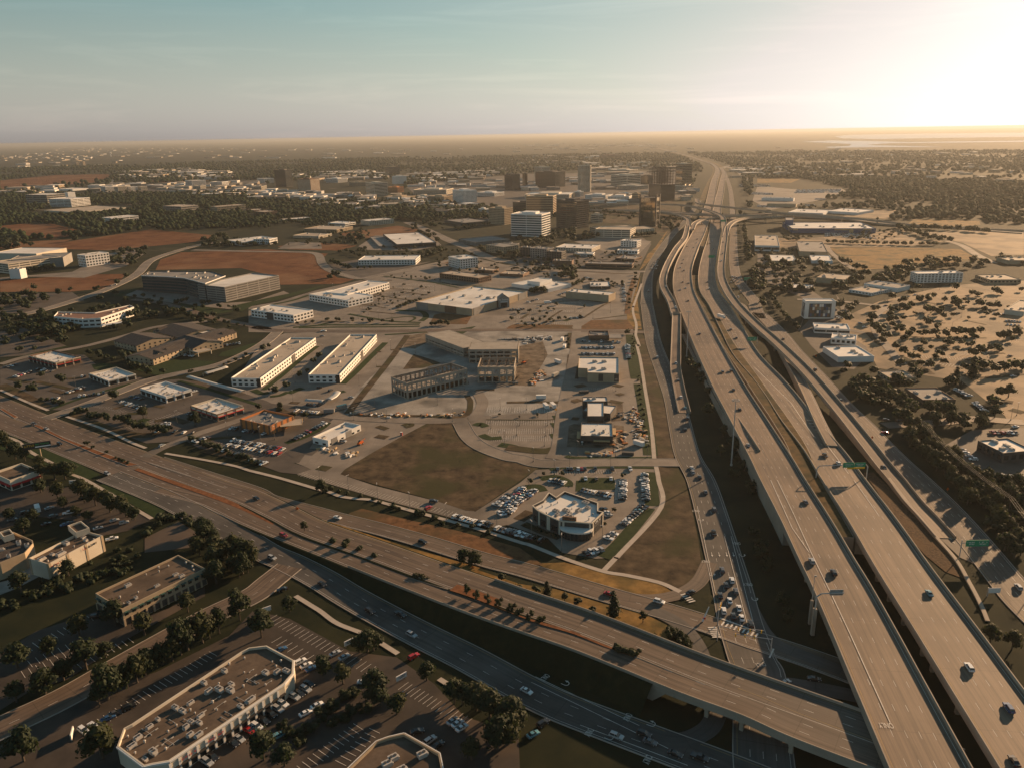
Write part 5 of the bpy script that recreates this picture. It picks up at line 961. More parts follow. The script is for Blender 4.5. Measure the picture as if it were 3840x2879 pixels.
# --- middle distance: big stores, offices, hotels
B = bld('big_box_store', 'huge flat white-roofed store with grey gabled entrance', 'store', 'b0:1440,1372 1815,1457 c0:172,1312', base='b0:1815,1516', bi=1, wall='tan_wall', roof='roof_white', parapet=1.3)
B.units(10, 1.6, 51)
for i, a, b, ln, nr in B.sides():
 k = max(3, round(ln / 22))
 for j in range(k):
  if j % 2 == 0: B.piece(a, b, nr, (j + 0.5) / k, ln / k * 0.8, B.h / 2, B.h * 1.04, 'grey_wall' if j % 4 == 0 else 'brick', 0.5, 'wall_panel', 0.3)
HOME = B
for lab, s, base, bi, fl, st, kw in (
 ('white two-storey office behind the curved road with blue entry', 'b0:868,1044 1345,1048 1386,996', 'b0:875,1088', 0, 2, 'punch', {}),
 ('grey glass-fronted hall with big white roof and screened yard', 'b0:1195,926 1516,904 1372,822', 'b0:1205,963', 0, 1, 'ribbon', dict(wall='dark_wall')),
 ('low grey service wing left of the glass-fronted hall', 'b0:1065,960 1190,930 1100,852', 'b0:1068,975', 0, 1, 'none', dict(wall='grey_wall', roof='roof_grey')),
 ('cube-like four-storey white and dark office by the big store', 'b0:1618,1008 1714,1046 1862,1026', 'b0:1722,1127', 1, 4, 'punch', {}),
 ('brown brick two-storey office in front of the cube-like office', 'b0:1543,1160 1868,1202 1933,1174', 'b0:1880,1247', 1, 2, 'punch', dict(wall='brick', roof='roof_tan')),
 ('low brown retail box behind the big store, left of two', 'b0:1840,1118 1985,1140 2038,1122', 'b0:1985,1168', 1, 1, 'none', dict(wall='brick', roof='roof_tan')),
 ('low brown retail box behind the big store, right of two', 'b0:2040,1150 c0:135,1172 188,1140', 'c0:135,1196', 1, 1, 'none', dict(wall='brick', roof='roof_tan')),
 ('white-walled gym with raised centre block beside the big store', 'c0:40,1246 345,1292 450,1236', 'c0:345,1322', 1, 1, 'none', {}),
 ('long tan retail box with white roof facing the empty lot', 'c0:490,1312 846,1344 876,1316', 'c0:492,1370', 0, 1, 'none', dict(wall='tan_wall')),
 ('dark shop building with white roof units near the long retail box', 'c0:690,1262 862,1270 850,1228', 'c0:690,1285', 0, 1, 'ribbon', dict(wall='dark_wall')),
 ('long low retail strip with red signs beyond the street', 'c0:650,1080 1040,1090 1020,1070', 'c0:650,1112', 0, 1, 'ribbon', dict(wall='brick', roof='roof_grey')),
 ('second low retail strip beyond the street', 'c0:900,1035 1060,1045 1040,1015', 'c0:900,1060', 0, 1, 'ribbon', dict(wall='brick', roof='roof_grey')),
 ('white stepped retail building at the end of the frontage shops', 'c0:915,965 1085,975 1100,940', 'c0:915,995', 0, 1, 'punch', {}),
 ('U-shaped white three-storey office near the freeway', 'c0:404,912 705,958 776,932', 'c0:708,988', 1, 2, 'punch', dict(wall='cream_wall')),
 ('narrow white four-storey office with raised end tower', 'c0:946,892 1080,896 1116,868', 'c0:946,946', 0, 3, 'punch', {}),
 ('dark brick hotel wing, left of the hotel', 'c0:108,945 205,950 230,925', 'c0:110,1020', 0, 4, 'punch', dict(wall='dark_wall', roof='roof_grey')),
 ('pale grey hotel block with rows of windows', 'c0:195,950 332,962 395,935', 'c0:200,1035', 0, 5, 'punch', dict(wall='grey_wall', roof='roof_grey')),
 ('dark brick hotel wing, right of the hotel', 'c0:330,965 455,985 492,965', 'c0:335,1040', 0, 4, 'punch', dict(wall='dark_wall', roof='roof_grey')),
 ('small white pavilion beside the U-shaped office', 'c0:560,988 715,1000 732,985', 'c0:560,1012', 0, 1, 'ribbon', {}),
 ('low brown shop behind the dark hotel', 'c0:380,1050 540,1060 556,1040', 'c0:380,1090', 0, 1, 'none', dict(wall='brick', roof='roof_grey')),
 ('tan lattice-fronted apartment block, left half', 'b0:1930,930 2075,945 2200,900', 'b0:1932,990', 0, 4, 'punch', dict(wall='tan_wall', roof='roof_grey')),
 ('grey apartment block behind the dark hotel', 'c0:-60,905 60,925 105,900', 'c0:60,965', 1, 4, 'punch', dict(wall='grey_wall', roof='roof_grey')),
 ('cream three-storey office at the left edge behind the field', 'a0:640,1010 705,1015 905,990', 'a0:715,1112', 1, 4, 'punch', dict(wall='white_wall')),
 ('white curved low wall building at the left edge', 'a0:70,1125 160,1130 215,1110', 'a0:75,1205', 0, 1, 'none', {}),
 ('long low white office behind the wide ploughed field', 'a0:1880,865 2000,905 2300,880', 'a0:2000,935', 1, 2, 'ribbon', {}),
 ('white office with dark window strip at the field corner', 'b0:0,862 130,880 200,835', 'b0:130,925', 1, 2, 'punch', {}),
 ('cream flat office with overhanging roof in the trees', 'b0:330,830 540,855 652,815', 'b0:540,875', 1, 2, 'ribbon', dict(wall='cream_wall', roof='roof_tan')),
 ('low tan office behind the overhanging roof office', 'b0:420,770 690,800 825,780', 'b0:690,825', 1, 2, 'ribbon', dict(wall='tan_wall', roof='roof_tan')),
 ('cream three-storey office with rows of square windows in trees', 'b0:890,715 960,730 1168,695', 'b0:965,768', 1, 3, 'punch', dict(wall='cream_wall')),
 ('low white office left of the square-windowed office', 'b0:620,740 760,750 850,715', 'b0:760,770', 1, 1, 'ribbon', {}),
 ('white office with stepped roof on the green knoll', 'a0:848,695 920,705 1150,675', 'a0:912,742', 1, 2, 'ribbon', {}),
 ('tan four-storey hotel with columns among trees', 'a0:1742,605 1800,612 2040,580', 'a0:1805,660', 1, 3, 'punch', dict(wall='tan_wall', roof='roof_tan')),
 ('brown low wing right of the tan hotel', 'a0:2040,635 2110,640 2211,610', 'a0:2100,662', 1, 1, 'ribbon', dict(wall='brick', roof='roof_tan')),
 ('dark office with pale roof edge left of the tan hotel', 'a0:1350,605 1500,610 1645,585', 'a0:1500,660', 1, 3, 'ribbon', dict(wall='grey_wall', roof='roof_tan')),
 ('white terraced office complex at far left, lower wing', 'a0:405,545 585,548 745,528', 'a0:590,612', 1, 5, 'ribbon', {}),
 ('white terraced office complex at far left, glazed upper block', 'a0:210,515 385,512 540,482', 'a0:392,592', 1, 5, 'ribbon', dict(wall='grey_wall')),
 ('white block behind the glazed terraced block', 'a0:530,490 560,492 622,485', 'a0:560,560', 1, 5, 'none', {}),
 ('low pale canopy building in front of the terraced complex', 'a0:370,650 600,655 1220,585', 'a0:372,662', 0, 1, 'none', dict(wall='cream_wall', roof='roof_tan')),
 ('long white warehouse roof at the far left', 'a0:480,450 600,465 735,440', 'a0:600,480', 1, 1, 'none', {}),
 ('tan brick block under the dark far-left tower', 'b0:0,630 90,655 196,612', 'b0:95,690', 1, 3, 'ribbon', dict(wall='brick', roof='roof_tan')),
 ('flat white-roofed hall in the trees below the apartments', 'b0:215,700 270,720 490,672', 'b0:275,735', 1, 1, 'ribbon', dict(wall='tan_wall')),
 ('low dark office roof among trees right of the boulevard', 'b0:1590,720 1750,745 1950,715', 'b0:1750,770', 1, 1, 'none', dict(wall='dark_wall', roof='roof_grey')),
 ('white six-storey hotel standing among trees on the right', 'd0:1270,1130 1330,1165 1708,1112', 'd0:1335,1245', 1, 5, 'punch', {}),
 ('tan low office right of the white hotel', 'd0:1800,1165 1930,1215 2190,1180', 'd0:1935,1250', 1, 1, 'punch', dict(wall='tan_wall', roof='roof_tan')),
 ('low white store with grey roof left of the white hotel', 'd0:885,1245 1165,1285 1262,1260', 'd0:1170,1322', 1, 1, 'none', dict(wall='white_wall', roof='roof_grey')),
 ('small white drive-in office with stepped parapets', 'd0:735,1300 950,1325 1110,1290', 'd0:950,1350', 1, 1, 'punch', dict(wall='white_wall', roof='roof_tan')),
 ('small cream building at the right edge above the lot', 'd0:2100,1430 2211,1480 2330,1400', 'd0:2105,1470', 0, 1, 'none', dict(wall='cream_wall', roof='roof_tan')),
 ('small white bank with dark base beside the frontage road', 'd0:475,1612 770,1625 740,1582', 'd0:478,1658', 0, 1, 'ribbon', {}),
 ('tiny white kiosk-like shop below the bank', 'd1:612,258 820,275 790,232', 'd1:630,310', 0, 1, 'punch', {}),
 ('white-roofed store with blank white walls by the frontage road', 'd1:545,330 672,415 955,400', 'd1:690,465', 1, 1, 'none', {}),
 ('tan restaurant half hidden by trees right of the flyover', 'd1:1000,530 1100,590 1310,580', 'd1:1105,630', 1, 1, 'punch', dict(wall='tan_wall', roof='roof_tan')),
 ('flat grey-roofed shop with red trim among trees', 'd1:1222,672 1372,770 1640,762', 'd1:1378,805', 1, 1, 'none', dict(wall='brick', roof='roof_grey')),
 ('white-roofed restaurant at the right edge with dark awning', 'd1:1830,1105 2040,1210 2300,1190', 'd1:2045,1300', 1, 1, 'punch', dict(wall='dark_wall', roof='roof_white')),
 ('brown shop with white parapet right of the flyover ramps', 'd0:105,980 110,1000 300,975', 'd0:110,1000', 1, 1, 'none', dict(wall='brick', roof='roof_white')),
 ('white parapet shop below the grey roofed one', 'd0:108,1030 330,1062 300,1010', 'd0:110,1060', 0, 1, 'none', dict(wall='tan_wall')),
 ('tan shop with blue corner beside the golden meadow', 'd0:345,960 585,985 540,900', 'd0:350,1000', 0, 1, 'none', dict(wall='tan_wall', roof='roof_grey')),
 ('low white shop under the blue corner shop', 'd0:445,1040 625,1060 600,1015', 'd0:447,1065', 0, 1, 'none', dict(wall='white_wall', roof='roof_white')),
 ('white retail block at the left of the right-hand lots', 'd0:-20,900 185,935 165,850', 'd0:-15,945', 0, 1, 'ribbon', dict(wall='white_wall', roof='roof_tan')),
 ('low tan store with pale roof in trees right of the freeway', 'd0:490,1195 725,1215 705,1170', 'd0:495,1240', 0, 1, 'none', dict(wall='tan_wall', roof='roof_tan')),
 ('low flat pale roof in trees right of the freeway', 'd0:235,1278 455,1290 430,1255', 'd0:240,1305', 0, 1, 'none', dict(wall='dark_wall', roof='roof_white')),
 ('half-built tan shop at the far right edge', 'd0:1980,1000 2080,1055 2300,1000', 'd0:2090,1090', 1, 1, 'none', dict(wall='tan_wall', roof='roof_tan')),
 ('long white warehouse beyond the interchange', 'd0:255,655 545,665 540,635', 'd0:255,675', 0, 1, 'none', {}),
 ('second white warehouse beyond the interchange', 'd0:575,645 835,660 835,630', 'd0:575,665', 0, 1, 'none', {}),
 ('auto dealer hall with pale roof beyond the interchange', 'd0:35,520 300,540 310,510', 'd0:35,545', 0, 1, 'none', {}),
 ('second dealer hall near the bright parked cars', 'd0:80,585 320,590 330,560', 'd0:80,610', 0, 1, 'none', dict(wall='tan_wall', roof='roof_tan'))):
 B = bld('office_building' if 'office' in lab else ('hotel' if 'hotel' in lab else 'commercial_building'), lab, 'office' if 'office' in lab else ('hotel' if 'hotel' in lab else 'building'), s, base=base, bi=bi, **kw)
 if st == 'punch': B.punch(fl, 4.6, 0.6, 0.55, 'glass', 0.4)
 elif st == 'ribbon': B.ribbon(fl, 0.5, 'glass', 0.4, 1.0, 0.95, seg=3)
 B.units(4, 1.3, len(lab))
 if 'gym' in lab:
  P, h = rect('c0:180,1222 275,1236 376,1208', h=B.h + 4.5); Bld('roof_block', 'raised white box on the gym roof', 'roof block', P, h, 'white_wall', 'roof_white', z0=B.h - 0.5)
# colourful children's play centre on the right
B = bld('play_centre', 'tall white building with blue and grey patchwork facade beside the frontage road', 'building', 'd0:402,1392 654,1392 646,1372', base='d0:386,1538', bi=0, wall='white_wall', roof='roof_white')
for i, a, b, ln, nr in B.sides():
 if ln > 12:
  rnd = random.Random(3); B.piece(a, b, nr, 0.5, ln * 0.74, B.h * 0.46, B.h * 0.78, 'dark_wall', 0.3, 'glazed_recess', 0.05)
  for x in range(9):
   for y in range(4): B.piece(a, b, nr, 0.17 + 0.66 * (x + .5) / 9, ln * 0.066, B.h * (0.12 + 0.17 * (y + .5) * 1.05), B.h * 0.165, rnd.choice(('glass_blue', 'blue_paint', 'teal', 'white_wall', 'brick', 'grey_wall', 'glass_blue')), 0.2, 'facade_panel', 0.16)
PLAY = B
# the big blue store with yellow bands
B = bld('big_box_store', 'vast dark blue store with yellow bands and white roof', 'store', 'd0:290,790 985,790 960,738', base='d0:292,830', bi=0, wall='blue_paint', roof='roof_white', parapet=1.0)
B.units(10, 2.0, 61)
for i, a, b, ln, nr in B.sides():
 if ln > 60:
  for t, wdt in ((0.04, 0.06), (0.62, 0.22), (0.9, 0.10)): B.piece(a, b, nr, t, ln * wdt, B.h * 0.72, B.h * 0.25, 'timber', 0.4, 'yellow_band', 0.2)
  B.piece(a, b, nr, 0.71, ln * 0.05, B.h * 0.4, B.h * 0.7, 'timber', 0.5, 'yellow_band', 0.3)
P, h = rect('d0:235,720 300,722 296,700', h=B.h + 9); Bld('sign_tower', 'dark blue box tower at the corner of the vast store', 'sign tower', P, h, 'blue_paint', 'roof_grey')
# garages
garage('low pale three-level parking garage with roof parking by the boulevard', 'b0:1705,832 1838,906 2125,872', 'b0:1838,936', levels=3, wall='grey_wall', roof='roof_grey')
garage('cream parking garage in front of the mirrored tower', 'c0:735,802 1025,802 1070,745', None, h=16, levels=4, wall='cream_wall', roof='roof_tan')
garage('tan parking garage roof left of the cream garage', 'c0:690,785 745,790 1060,745', None, h=15, levels=4, wall='tan_wall', roof='roof_tan')
garage('long grey-white parking garage at the left edge', 'a0:-80,1090 65,1085 515,1030', None, h=15, levels=4, wall='cream_wall', roof='roof_tan', slot='dark_wall')
B = bld('office_building', 'long blank grey wall of the garage block at the left edge', 'parking garage', 'a0:65,1090 520,1030 600,1015', h=15, wall='grey_wall', roof='roof_grey')
for i, a, b, ln, nr in B.sides():
 if ln < 40: pass
B = bld('office_building', 'pale roofed office behind the garage at the left edge', 'office', 'a0:-80,1000 300,1000 560,960', h=17, wall='cream_wall', roof='roof_white')
# --- downtown towers
def tower(label, s, base, bi, wall, roof, floors, style='ribbon', mk='glass', frac=0.55, pent=True, seg=1, bay=4.2, group=None):
 B = bld('office_tower', label, 'tower', s, base=base, bi=bi, wall=wall, roof=roof, parapet=1.2, group=group)
 if style == 'ribbon': B.ribbon(floors, frac, mk, 1.0, 2.0, 0.97, seg=seg)
 elif style == 'punch': B.punch(floors, bay, 0.6, 0.55, mk, 1.0, top=2.0)
 elif style == 'curtain': B.ribbon(floors, 0.88, mk, 0.5, 0.8, 0.99, seg=4)
 if pent: B.penthouse(0.45, 4.0, wall, roof)
 return B
tower('teal-glass nine-storey office with white bands in front of downtown', 'c0:35,668 290,674 362,650', 'c0:296,862', 1, 'white_wall', 'roof_white', 9, mk='glass_blue', frac=0.6, seg=2)
tower('brown-banded office behind the teal-glass one', 'c0:160,518 385,522 412,500', 'c0:385,690', 1, 'tan_wall', 'roof_tan', 11, mk='bronze', frac=0.6)
tower('bronze ribbed office block with mirrored right face', 'c0:412,560 580,562 682,545', 'c0:580,798', 1, 'dark_wall', 'roof_grey', 13, mk='mirror', frac=0.42, seg=2)
tower('brown nine-storey office with vertical fins', 'b0:1950,618 2080,624 2152,590', 'b0:2085,762', 1, 'tan_wall', 'roof_tan', 9, 'punch', 'bronze', bay=3.6)
tower('white gridded ten-storey office left of downtown', 'b0:1652,470 1738,478 1852,455', 'b0:1742,580', 1, 'white_wall', 'roof_white', 9, 'punch', 'glass', bay=4.4)
tower('cream nine-storey office with brown bands', 'b0:930,405 1000,415 1112,395', 'b0:1000,530', 1, 'cream_wall', 'roof_tan', 9, mk='bronze')
tower('dark charcoal tower with stepped right side', 'b0:172,302 262,306 318,304', 'b0:255,448', 1, 'dark_wall', 'roof_grey', 14, 'curtain', 'glass')
tower('brown striped ten-storey office beside the charcoal tower', 'b0:360,376 470,382 548,368', 'b0:470,486', 1, 'brick', 'roof_red', 10, mk='cream_wall', frac=0.35)
tower('tall glass-edged tower far behind the trees', 'b0:1092,275 1145,280 1212,255', 'b0:1150,345', 1, 'tan_wall', 'roof_grey', 12, 'curtain', 'glass')
tower('pale gridded hotel tower in front of the far glass tower', 'b0:1148,345 1180,358 1270,335', 'b0:1182,425', 1, 'white_wall', 'roof_white', 11, 'punch', 'grey_wall', bay=4.5)
tower('dark brown twin-block tower at the middle left of downtown', 'b0:2082,335 2150,345 c0:110,318', 'b0:2150,475', 1, 'dark_wall', 'roof_grey', 12, 'curtain', 'glass')
tower('lower brown annex of the dark brown tower', 'c0:130,335 150,338 172,328', 'c0:150,450', 1, 'dark_wall', 'roof_grey', 10, 'curtain', 'bronze')
tower('slim cream tower behind the dark slab', 'c0:230,278 290,282 362,268', 'c0:292,400', 1, 'cream_wall', 'roof_tan', 14, mk='glass')
tower('wide dark mirrored slab at the centre of downtown', 'c0:238,318 400,322 486,308', 'c0:400,452', 1, 'dark_wall', 'roof_grey', 11, 'curtain', 'glass')
tower('long white hotel wing across downtown', 'c0:150,500 520,508 568,472', 'c0:520,545', 1, 'cream_wall', 'roof_white', 5, mk='glass')
tower('white sloped office next to the round tower', 'c0:560,478 610,485 640,468', 'c0:612,530', 1, 'white_wall', 'roof_white', 6)
tower('pale office terraces left of the crane tower', 'c0:865,345 1000,350 1112,325', 'c0:1000,440', 1, 'cream_wall', 'roof_white', 6)
tower('dark glass block behind the pale terraces', 'c0:1112,350 1170,355 1215,335', 'c0:1172,425', 1, 'dark_wall', 'roof_white', 7, 'curtain', 'glass')
tower('low pale campus wing left of the terraces', 'c0:850,300 1020,305 1090,285', 'c0:1020,330', 1, 'cream_wall', 'roof_white', 2)
tower('cream campus block below the terraces', 'c0:920,430 1080,438 1175,405', 'c0:1080,470', 1, 'cream_wall', 'roof_white', 3)
tower('white apartment row below the round tower, left', 'c0:650,500 820,515 880,490', 'c0:820,552', 1, 'white_wall', 'roof_grey', 4, 'punch')
tower('white apartment row below the round tower, right', 'c0:840,510 1015,525 1040,495', 'c0:1015,560', 1, 'white_wall', 'roof_grey', 4, 'punch')
tower('pale glass tower right of the unfinished tower', 'c0:1404,252 1460,256 1540,248', 'c0:1408,470', 0, 'cream_wall', 'roof_white', 16, 'curtain', 'mirror')
tower('stepped podium of the pale glass tower', 'c0:1395,430 1480,438 1536,400', 'c0:1480,480', 1, 'cream_wall', 'roof_white', 4)
tower('brown wide office by the freeway far behind the crane', 'c0:768,180 850,182 952,172', 'c0:850,215', 1, 'brick', 'roof_grey', 5)
tower('dark office podium under the cream nine-storey office', 'b0:1080,510 1250,530 1348,495', 'b0:1250,552', 1, 'tan_wall', 'roof_tan', 4)
tower('bronze cube right of the cream nine-storey office', 'b0:1112,440 1195,450 1248,440', 'b0:1195,492', 1, 'orange_wall', 'roof_grey', 4, 'curtain', 'bronze')
tower('long pale office row behind the white gridded office', 'b0:1325,455 1600,470 1660,450', 'b0:1600,510', 1, 'cream_wall', 'roof_tan', 4)
tower('pale low block right of the white gridded office', 'b0:1855,485 2000,495 2080,460', 'b0:2000,525', 1, 'white_wall', 'roof_white', 4)
tower('wide white parking block under the white gridded office', 'b0:1655,560 1740,600 1912,560', 'b0:1740,610', 1, 'white_wall', 'roof_grey', 3)
for lb_, s, base, wl_, fl_ in (('dark glass block behind the teal-glass office', 'c0:50,570 200,575 268,555', 'c0:200,650', 'dark_wall', 5), ('small cream block left of the mirrored tower', 'c0:700,670 760,675 798,655', 'c0:760,745', 'cream_wall', 4), ('tan open-deck block under the unfinished tower', 'c0:1040,495 1090,500 1110,485', 'c0:1090,562', 'tan_wall', 4), ('tan apartment block left of the white gridded office', 'b0:1450,515 1580,525 1655,505', 'b0:1580,570', 'tan_wall', 4), ('white low block beside the finned brown office', 'b0:1865,620 1920,628 1952,610', 'b0:1920,665', 'white_wall', 3), ('cream low block right of the dark podium', 'b0:1350,510 1430,520 1475,505', 'b0:1430,548', 'cream_wall', 3), ('white midrise right of the striped brown office', 'b0:600,370 700,378 778,362', 'b0:700,412', 'white_wall', 4), ('tan midrise behind the cream nine-storey office', 'b0:790,400 860,410 980,380', 'b0:860,445', 'tan_wall', 3)):
 tower(lb_, s, base, 1, wl_, 'roof_tan', fl_)
for k, (s, base) in enumerate((('a0:830,430 872,445 942,432', 'a0:872,488'), ('a0:945,435 975,445 1050,430', 'a0:975,488'), ('a0:1060,440 1085,447 1140,432', 'a0:1085,480'), ('a0:1140,435 1165,442 1220,425', 'a0:1165,475'),
  ('a0:1535,390 1590,395 1705,372', 'a0:1590,440'), ('a0:1600,430 1660,438 1708,415', 'a0:1660,470'), ('a0:1745,395 1840,405 1895,380', 'a0:1840,450'), ('a0:2080,430 2165,440 2211,420', 'a0:2165,470'), ('a0:2130,372 2190,378 b0:170,360', 'a0:2190,415'),
  ('a0:1400,430 1480,438 1530,420', 'a0:1480,455'), ('a0:560,235 620,262 625,235', 'a0:620,262'))):
 if k == 10: continue
 tower(['first', 'second', 'third', 'fourth', 'fifth', 'sixth', 'seventh', 'eighth', 'ninth', 'tenth'][k] + ' pale banded midrise from the left along the far tree line', s, base, 1, 'cream_wall' if k % 2 else 'white_wall', 'roof_tan', 4 if k < 6 else 5, mk='glass', group='midrise offices along the far tree line', pent=False)
# round tower
g = gp(pix('c0:650,490')[0]); h = height_over(pix('c0:650,268')[0], pix('c0:650,490')[0]); rad = 0.5 * (gp(pix('c0:705,490')[0]) - gp(pix('c0:595,490')[0])).length
B = Bld('apartment_tower', 'round pale apartment tower with stacked balconies', 'tower', [(g.x + rad * math.cos(t * math.pi / 10), g.y + rad + rad * math.sin(t * math.pi / 10)) for t in range(20)], h, 'cream_wall', 'roof_white', parapet=2.0)
B.ribbon(22, 0.5, 'glass', 1.0, 1.5, 0.96)
# mirrored tower with curved top
h = height_over(pix('c0:1115,545')[0], pix('c0:1115,788')[0]); P = [Vector(p).to_2d() for p in ccw(corner_box('c0:1106,545 1242,536 1272,512', h))]
B = Bld('office_tower', 'tall mirrored glass tower with dark vertical end fins and swept top', 'tower', P, h, 'dark_wall', 'roof_grey', parapet=1.0)
for i, a, b, ln, nr in B.sides():
 k = 4 if ln > 20 else 2; fl = 16
 for f in range(fl):
  for j in range(k): B.piece(a, b, nr, (j + 0.5) / k * 0.88 + 0.06, ln * 0.86 / k, 2 + (h - 3) * (f + 0.5) / fl, (h - 3) / fl * 0.95, 'mirror', 0.2, 'glass_panel', 0.08)
 for t in (0.02, 0.98): B.piece(a, b, nr, t, 2.6, (h + 6) / 2, h + 6, 'dark_wall', 1.6, 'fin', 1.0)
P, h = rect('c0:1030,800 1225,790 1240,765', base='c0:1032,838'); B = Bld('office_building', 'cream low office at the foot of the mirrored tower', 'office', P, h, 'cream_wall', 'roof_tan'); B.punch(4, 5, 0.5, 0.5)
# unfinished tower with open steel on top and crane
h = height_over(pix('c0:1282,430')[0], pix('c0:1285,565')[0]); P = corner_box('c0:1180,425 1282,430 1398,405', h); B = Bld('office_tower', 'unfinished tower, lower floors glazed, upper floors open steel', 'tower', P, h, 'dark_wall', 'steel', parapet=0.2)
B.ribbon(12, 0.55, 'bronze', 1, 1, 0.96)
fr = MB(); Q = [p - B.c for p in B.poly]
for f in range(1, 12):
 z = h + f * 4.2
 for i in range(4):
  a, b = Q[i], Q[(i + 1) % 4]; fr.tube((a.x, a.y, z), (b.x, b.y, z), 0.5, n=4)
 for t in (0.2, 0.4, 0.6, 0.8):
  a = Q[0].lerp(Q[1], t); b = Q[3].lerp(Q[2], t); fr.tube((a.x, a.y, z), (b.x, b.y, z), 0.4, n=4); a = Q[1].lerp(Q[2], t); b = Q[0].lerp(Q[3], t); fr.tube((a.x, a.y, z), (b.x, b.y, z), 0.4, n=4)
 if f % 2 == 0 and f < 9: fr.box((0, 0, z - 0.4), (1, 1, 0.4))
for i in range(6):
 for j in range(6):
  p = Q[0].lerp(Q[1], i / 5) + (Q[3] - Q[0]) * (j / 5); fr.tube((p.x, p.y, h), (p.x, p.y, h + random.uniform(36, 50)), 0.5, n=4)
fr.build('steel_frame', M['steel'], B.o)
g = gp(pix('c0:1210,420')[0]); zt = height_over(pix('c0:1210,228')[0], pix('c0:1210,565')[0])
ce = empty('tower_crane', (g.x, g.y, 0)); tag(ce, 'tower crane with long jib above the unfinished tower', 'crane')
cz = CH + math.hypot(g.x, g.y) * ray(*pix('c0:1210,228')[0]).z / math.hypot(*ray(*pix('c0:1210,228')[0])[:2])
MB().tube((0, 0, 0), (0, 0, cz), 1.3, n=4).build('mast', M['steel'], ce); MB().tube((-30, 0, cz), (62, 0, cz), 1.0, n=4).tube((0, 0, cz), (0, 0, cz + 12), 0.7, n=4).build('jib', M['steel'], ce)
MB().tube((0, 0, cz + 12), (58, 0, cz + 1), 0.3, n=4).tube((0, 0, cz + 12), (-28, 0, cz + 1), 0.3, n=4).build('stay', M['steel'], ce); MB().box((-26, 0, cz - 2), (7, 3, 4)).build('counterweight', M['tilt'], ce)
# at home portal
a, b = gp(pix('b0:2030,1355')[0], 13), gp(pix('b0:2120,1350')[0], 13); d = b - a; rz = math.atan2(d.y, d.x); g = (a + b) / 2; ln = d.length
po = empty('store_portal', (g.x, g.y, 0), rz); tag(po, 'grey gabled entrance portal with white letters on the white-roofed store', 'entrance portal')
hh = ln / 2
MB().add([(x, y, z) for y in (-1.5, 8) for x, z in ((-hh, 0), (hh, 0), (hh, 11), (0, 15.5), (-hh, 11))], [(0, 1, 2, 3, 4), (9, 8, 7, 6, 5), (0, 5, 6, 1), (1, 6, 7, 2), (2, 7, 8, 3), (3, 8, 9, 4), (4, 9, 5, 0)]).build('portal_wall', M['grey_wall'], po)
MB().box((0, -1.55, 3.4), (hh * 1.1, 0.2, 5.6)).build('entrance_glazing', M['glass'], po)
MB().box((0, -2.2, 6.6), (hh * 1.3, 1.6, 0.5)).build('canopy', M['white_wall'], po)
# ------------------------------------------------------------------ lettering
def letters(txt, parent, loc, rz, size, m, name='lettering', depth=0.06, lay=None, sx=1.0):
 cu = bpy.data.curves.new(name, 'FONT'); cu.body = txt; cu.size = size; cu.extrude = depth; cu.align_x = 'CENTER'; cu.align_y = 'CENTER'
 t = bpy.data.objects.new(name, cu); COL.objects.link(t); dg = bpy.context.evaluated_depsgraph_get(); me = bpy.data.meshes.new_from_object(t.evaluated_get(dg)); bpy.data.objects.remove(t)
 me.materials.clear(); me.materials.append(m); o = bpy.data.objects.new(name, me); COL.objects.link(o)
 o.rotation_euler = (0 if lay else R(90), 0, rz); o.location = loc; o.scale = (sx, 1, 1); o.parent = parent
 return o
def scribble(parent, loc, rz, w_, h_, m, seed=1, name='lettering', rows=1):
 """lettering too small to read in the photograph: strokes of the same size and colour"""
 rnd = random.Random(seed); b = MB()
 for r_ in range(rows):
  n = max(3, int(w_ / (h_ / rows * 0.62))); hh = h_ / rows * 0.72; z0 = h_ / 2 - (r_ + 0.5) * h_ / rows; ww = w_ * (1.0 if r_ == 0 else rnd.uniform(.6, .85))
  for k in range(n):
   x = -ww / 2 + ww * (k + .5) / n; q = rnd.random(); s_ = ww / n
   if q < .12: continue
   b.box((x - s_ * .25, 0, z0), (s_ * .2, 0.06, hh * (1 if q < .4 else .7)))
   if q > .3: b.box((x + s_ * .12, 0, z0 + (hh * .3 if q > .6 else -hh * .3)), (s_ * .5, 0.06, hh * .2))
   if q > .5: b.box((x + s_ * .25, 0, z0 - hh * .08), (s_ * .18, 0.06, hh * .6))
 return b.build(name, m, parent, loc, rz)
letters('at home', po, (0, -1.62, 9.2), 0, 3.4, M['white_wall'])
def wall_text(B, side, t, z, txt, size, m, off=0.12):
 s = [q for q in B.sides()]; i, a, b, ln, nr = sorted(s, key=lambda q: -q[3])[side]; d = b - a; p = a.lerp(b, t) + nr * off - B.c
 letters(txt, B.o, (p.x, p.y, z), math.atan2(d.y, d.x), size, m)
M['dark_text'] = mat('dark_letters', (0.03, 0.03, 0.03), None, rough=0.6); M['red_text'] = mat('red_letters', (0.55, 0.03, 0.02), None, rough=0.5); M['white_text'] = mat('white_letters', (0.8, 0.8, 0.78), None, rough=0.5)
def wall_scribble(B, side, t, z, w_, h_, m, off=0.3, seed=1):
 i, a, b, ln, nr = sorted(B.sides(), key=lambda q: -q[3])[side]; d = b - a; p = a.lerp(b, t) + nr * off - B.c; return scribble(B.o, (p.x, p.y, z), math.atan2(d.y, d.x), w_, h_, m, seed)
wall_scribble(CIGNA, 0, 0.76, 6.8, 6.0, 1.8, M['dark_text'], 0.3, 3); wall_scribble(CIGNA, 0, 0.62, 6.8, 1.6, 1.6, M['red_text'], 0.32, 4); wall_scribble(CIGNA, 0, 0.12, 6.6, 5.0, 1.0, M['red_text'], 0.3, 5)
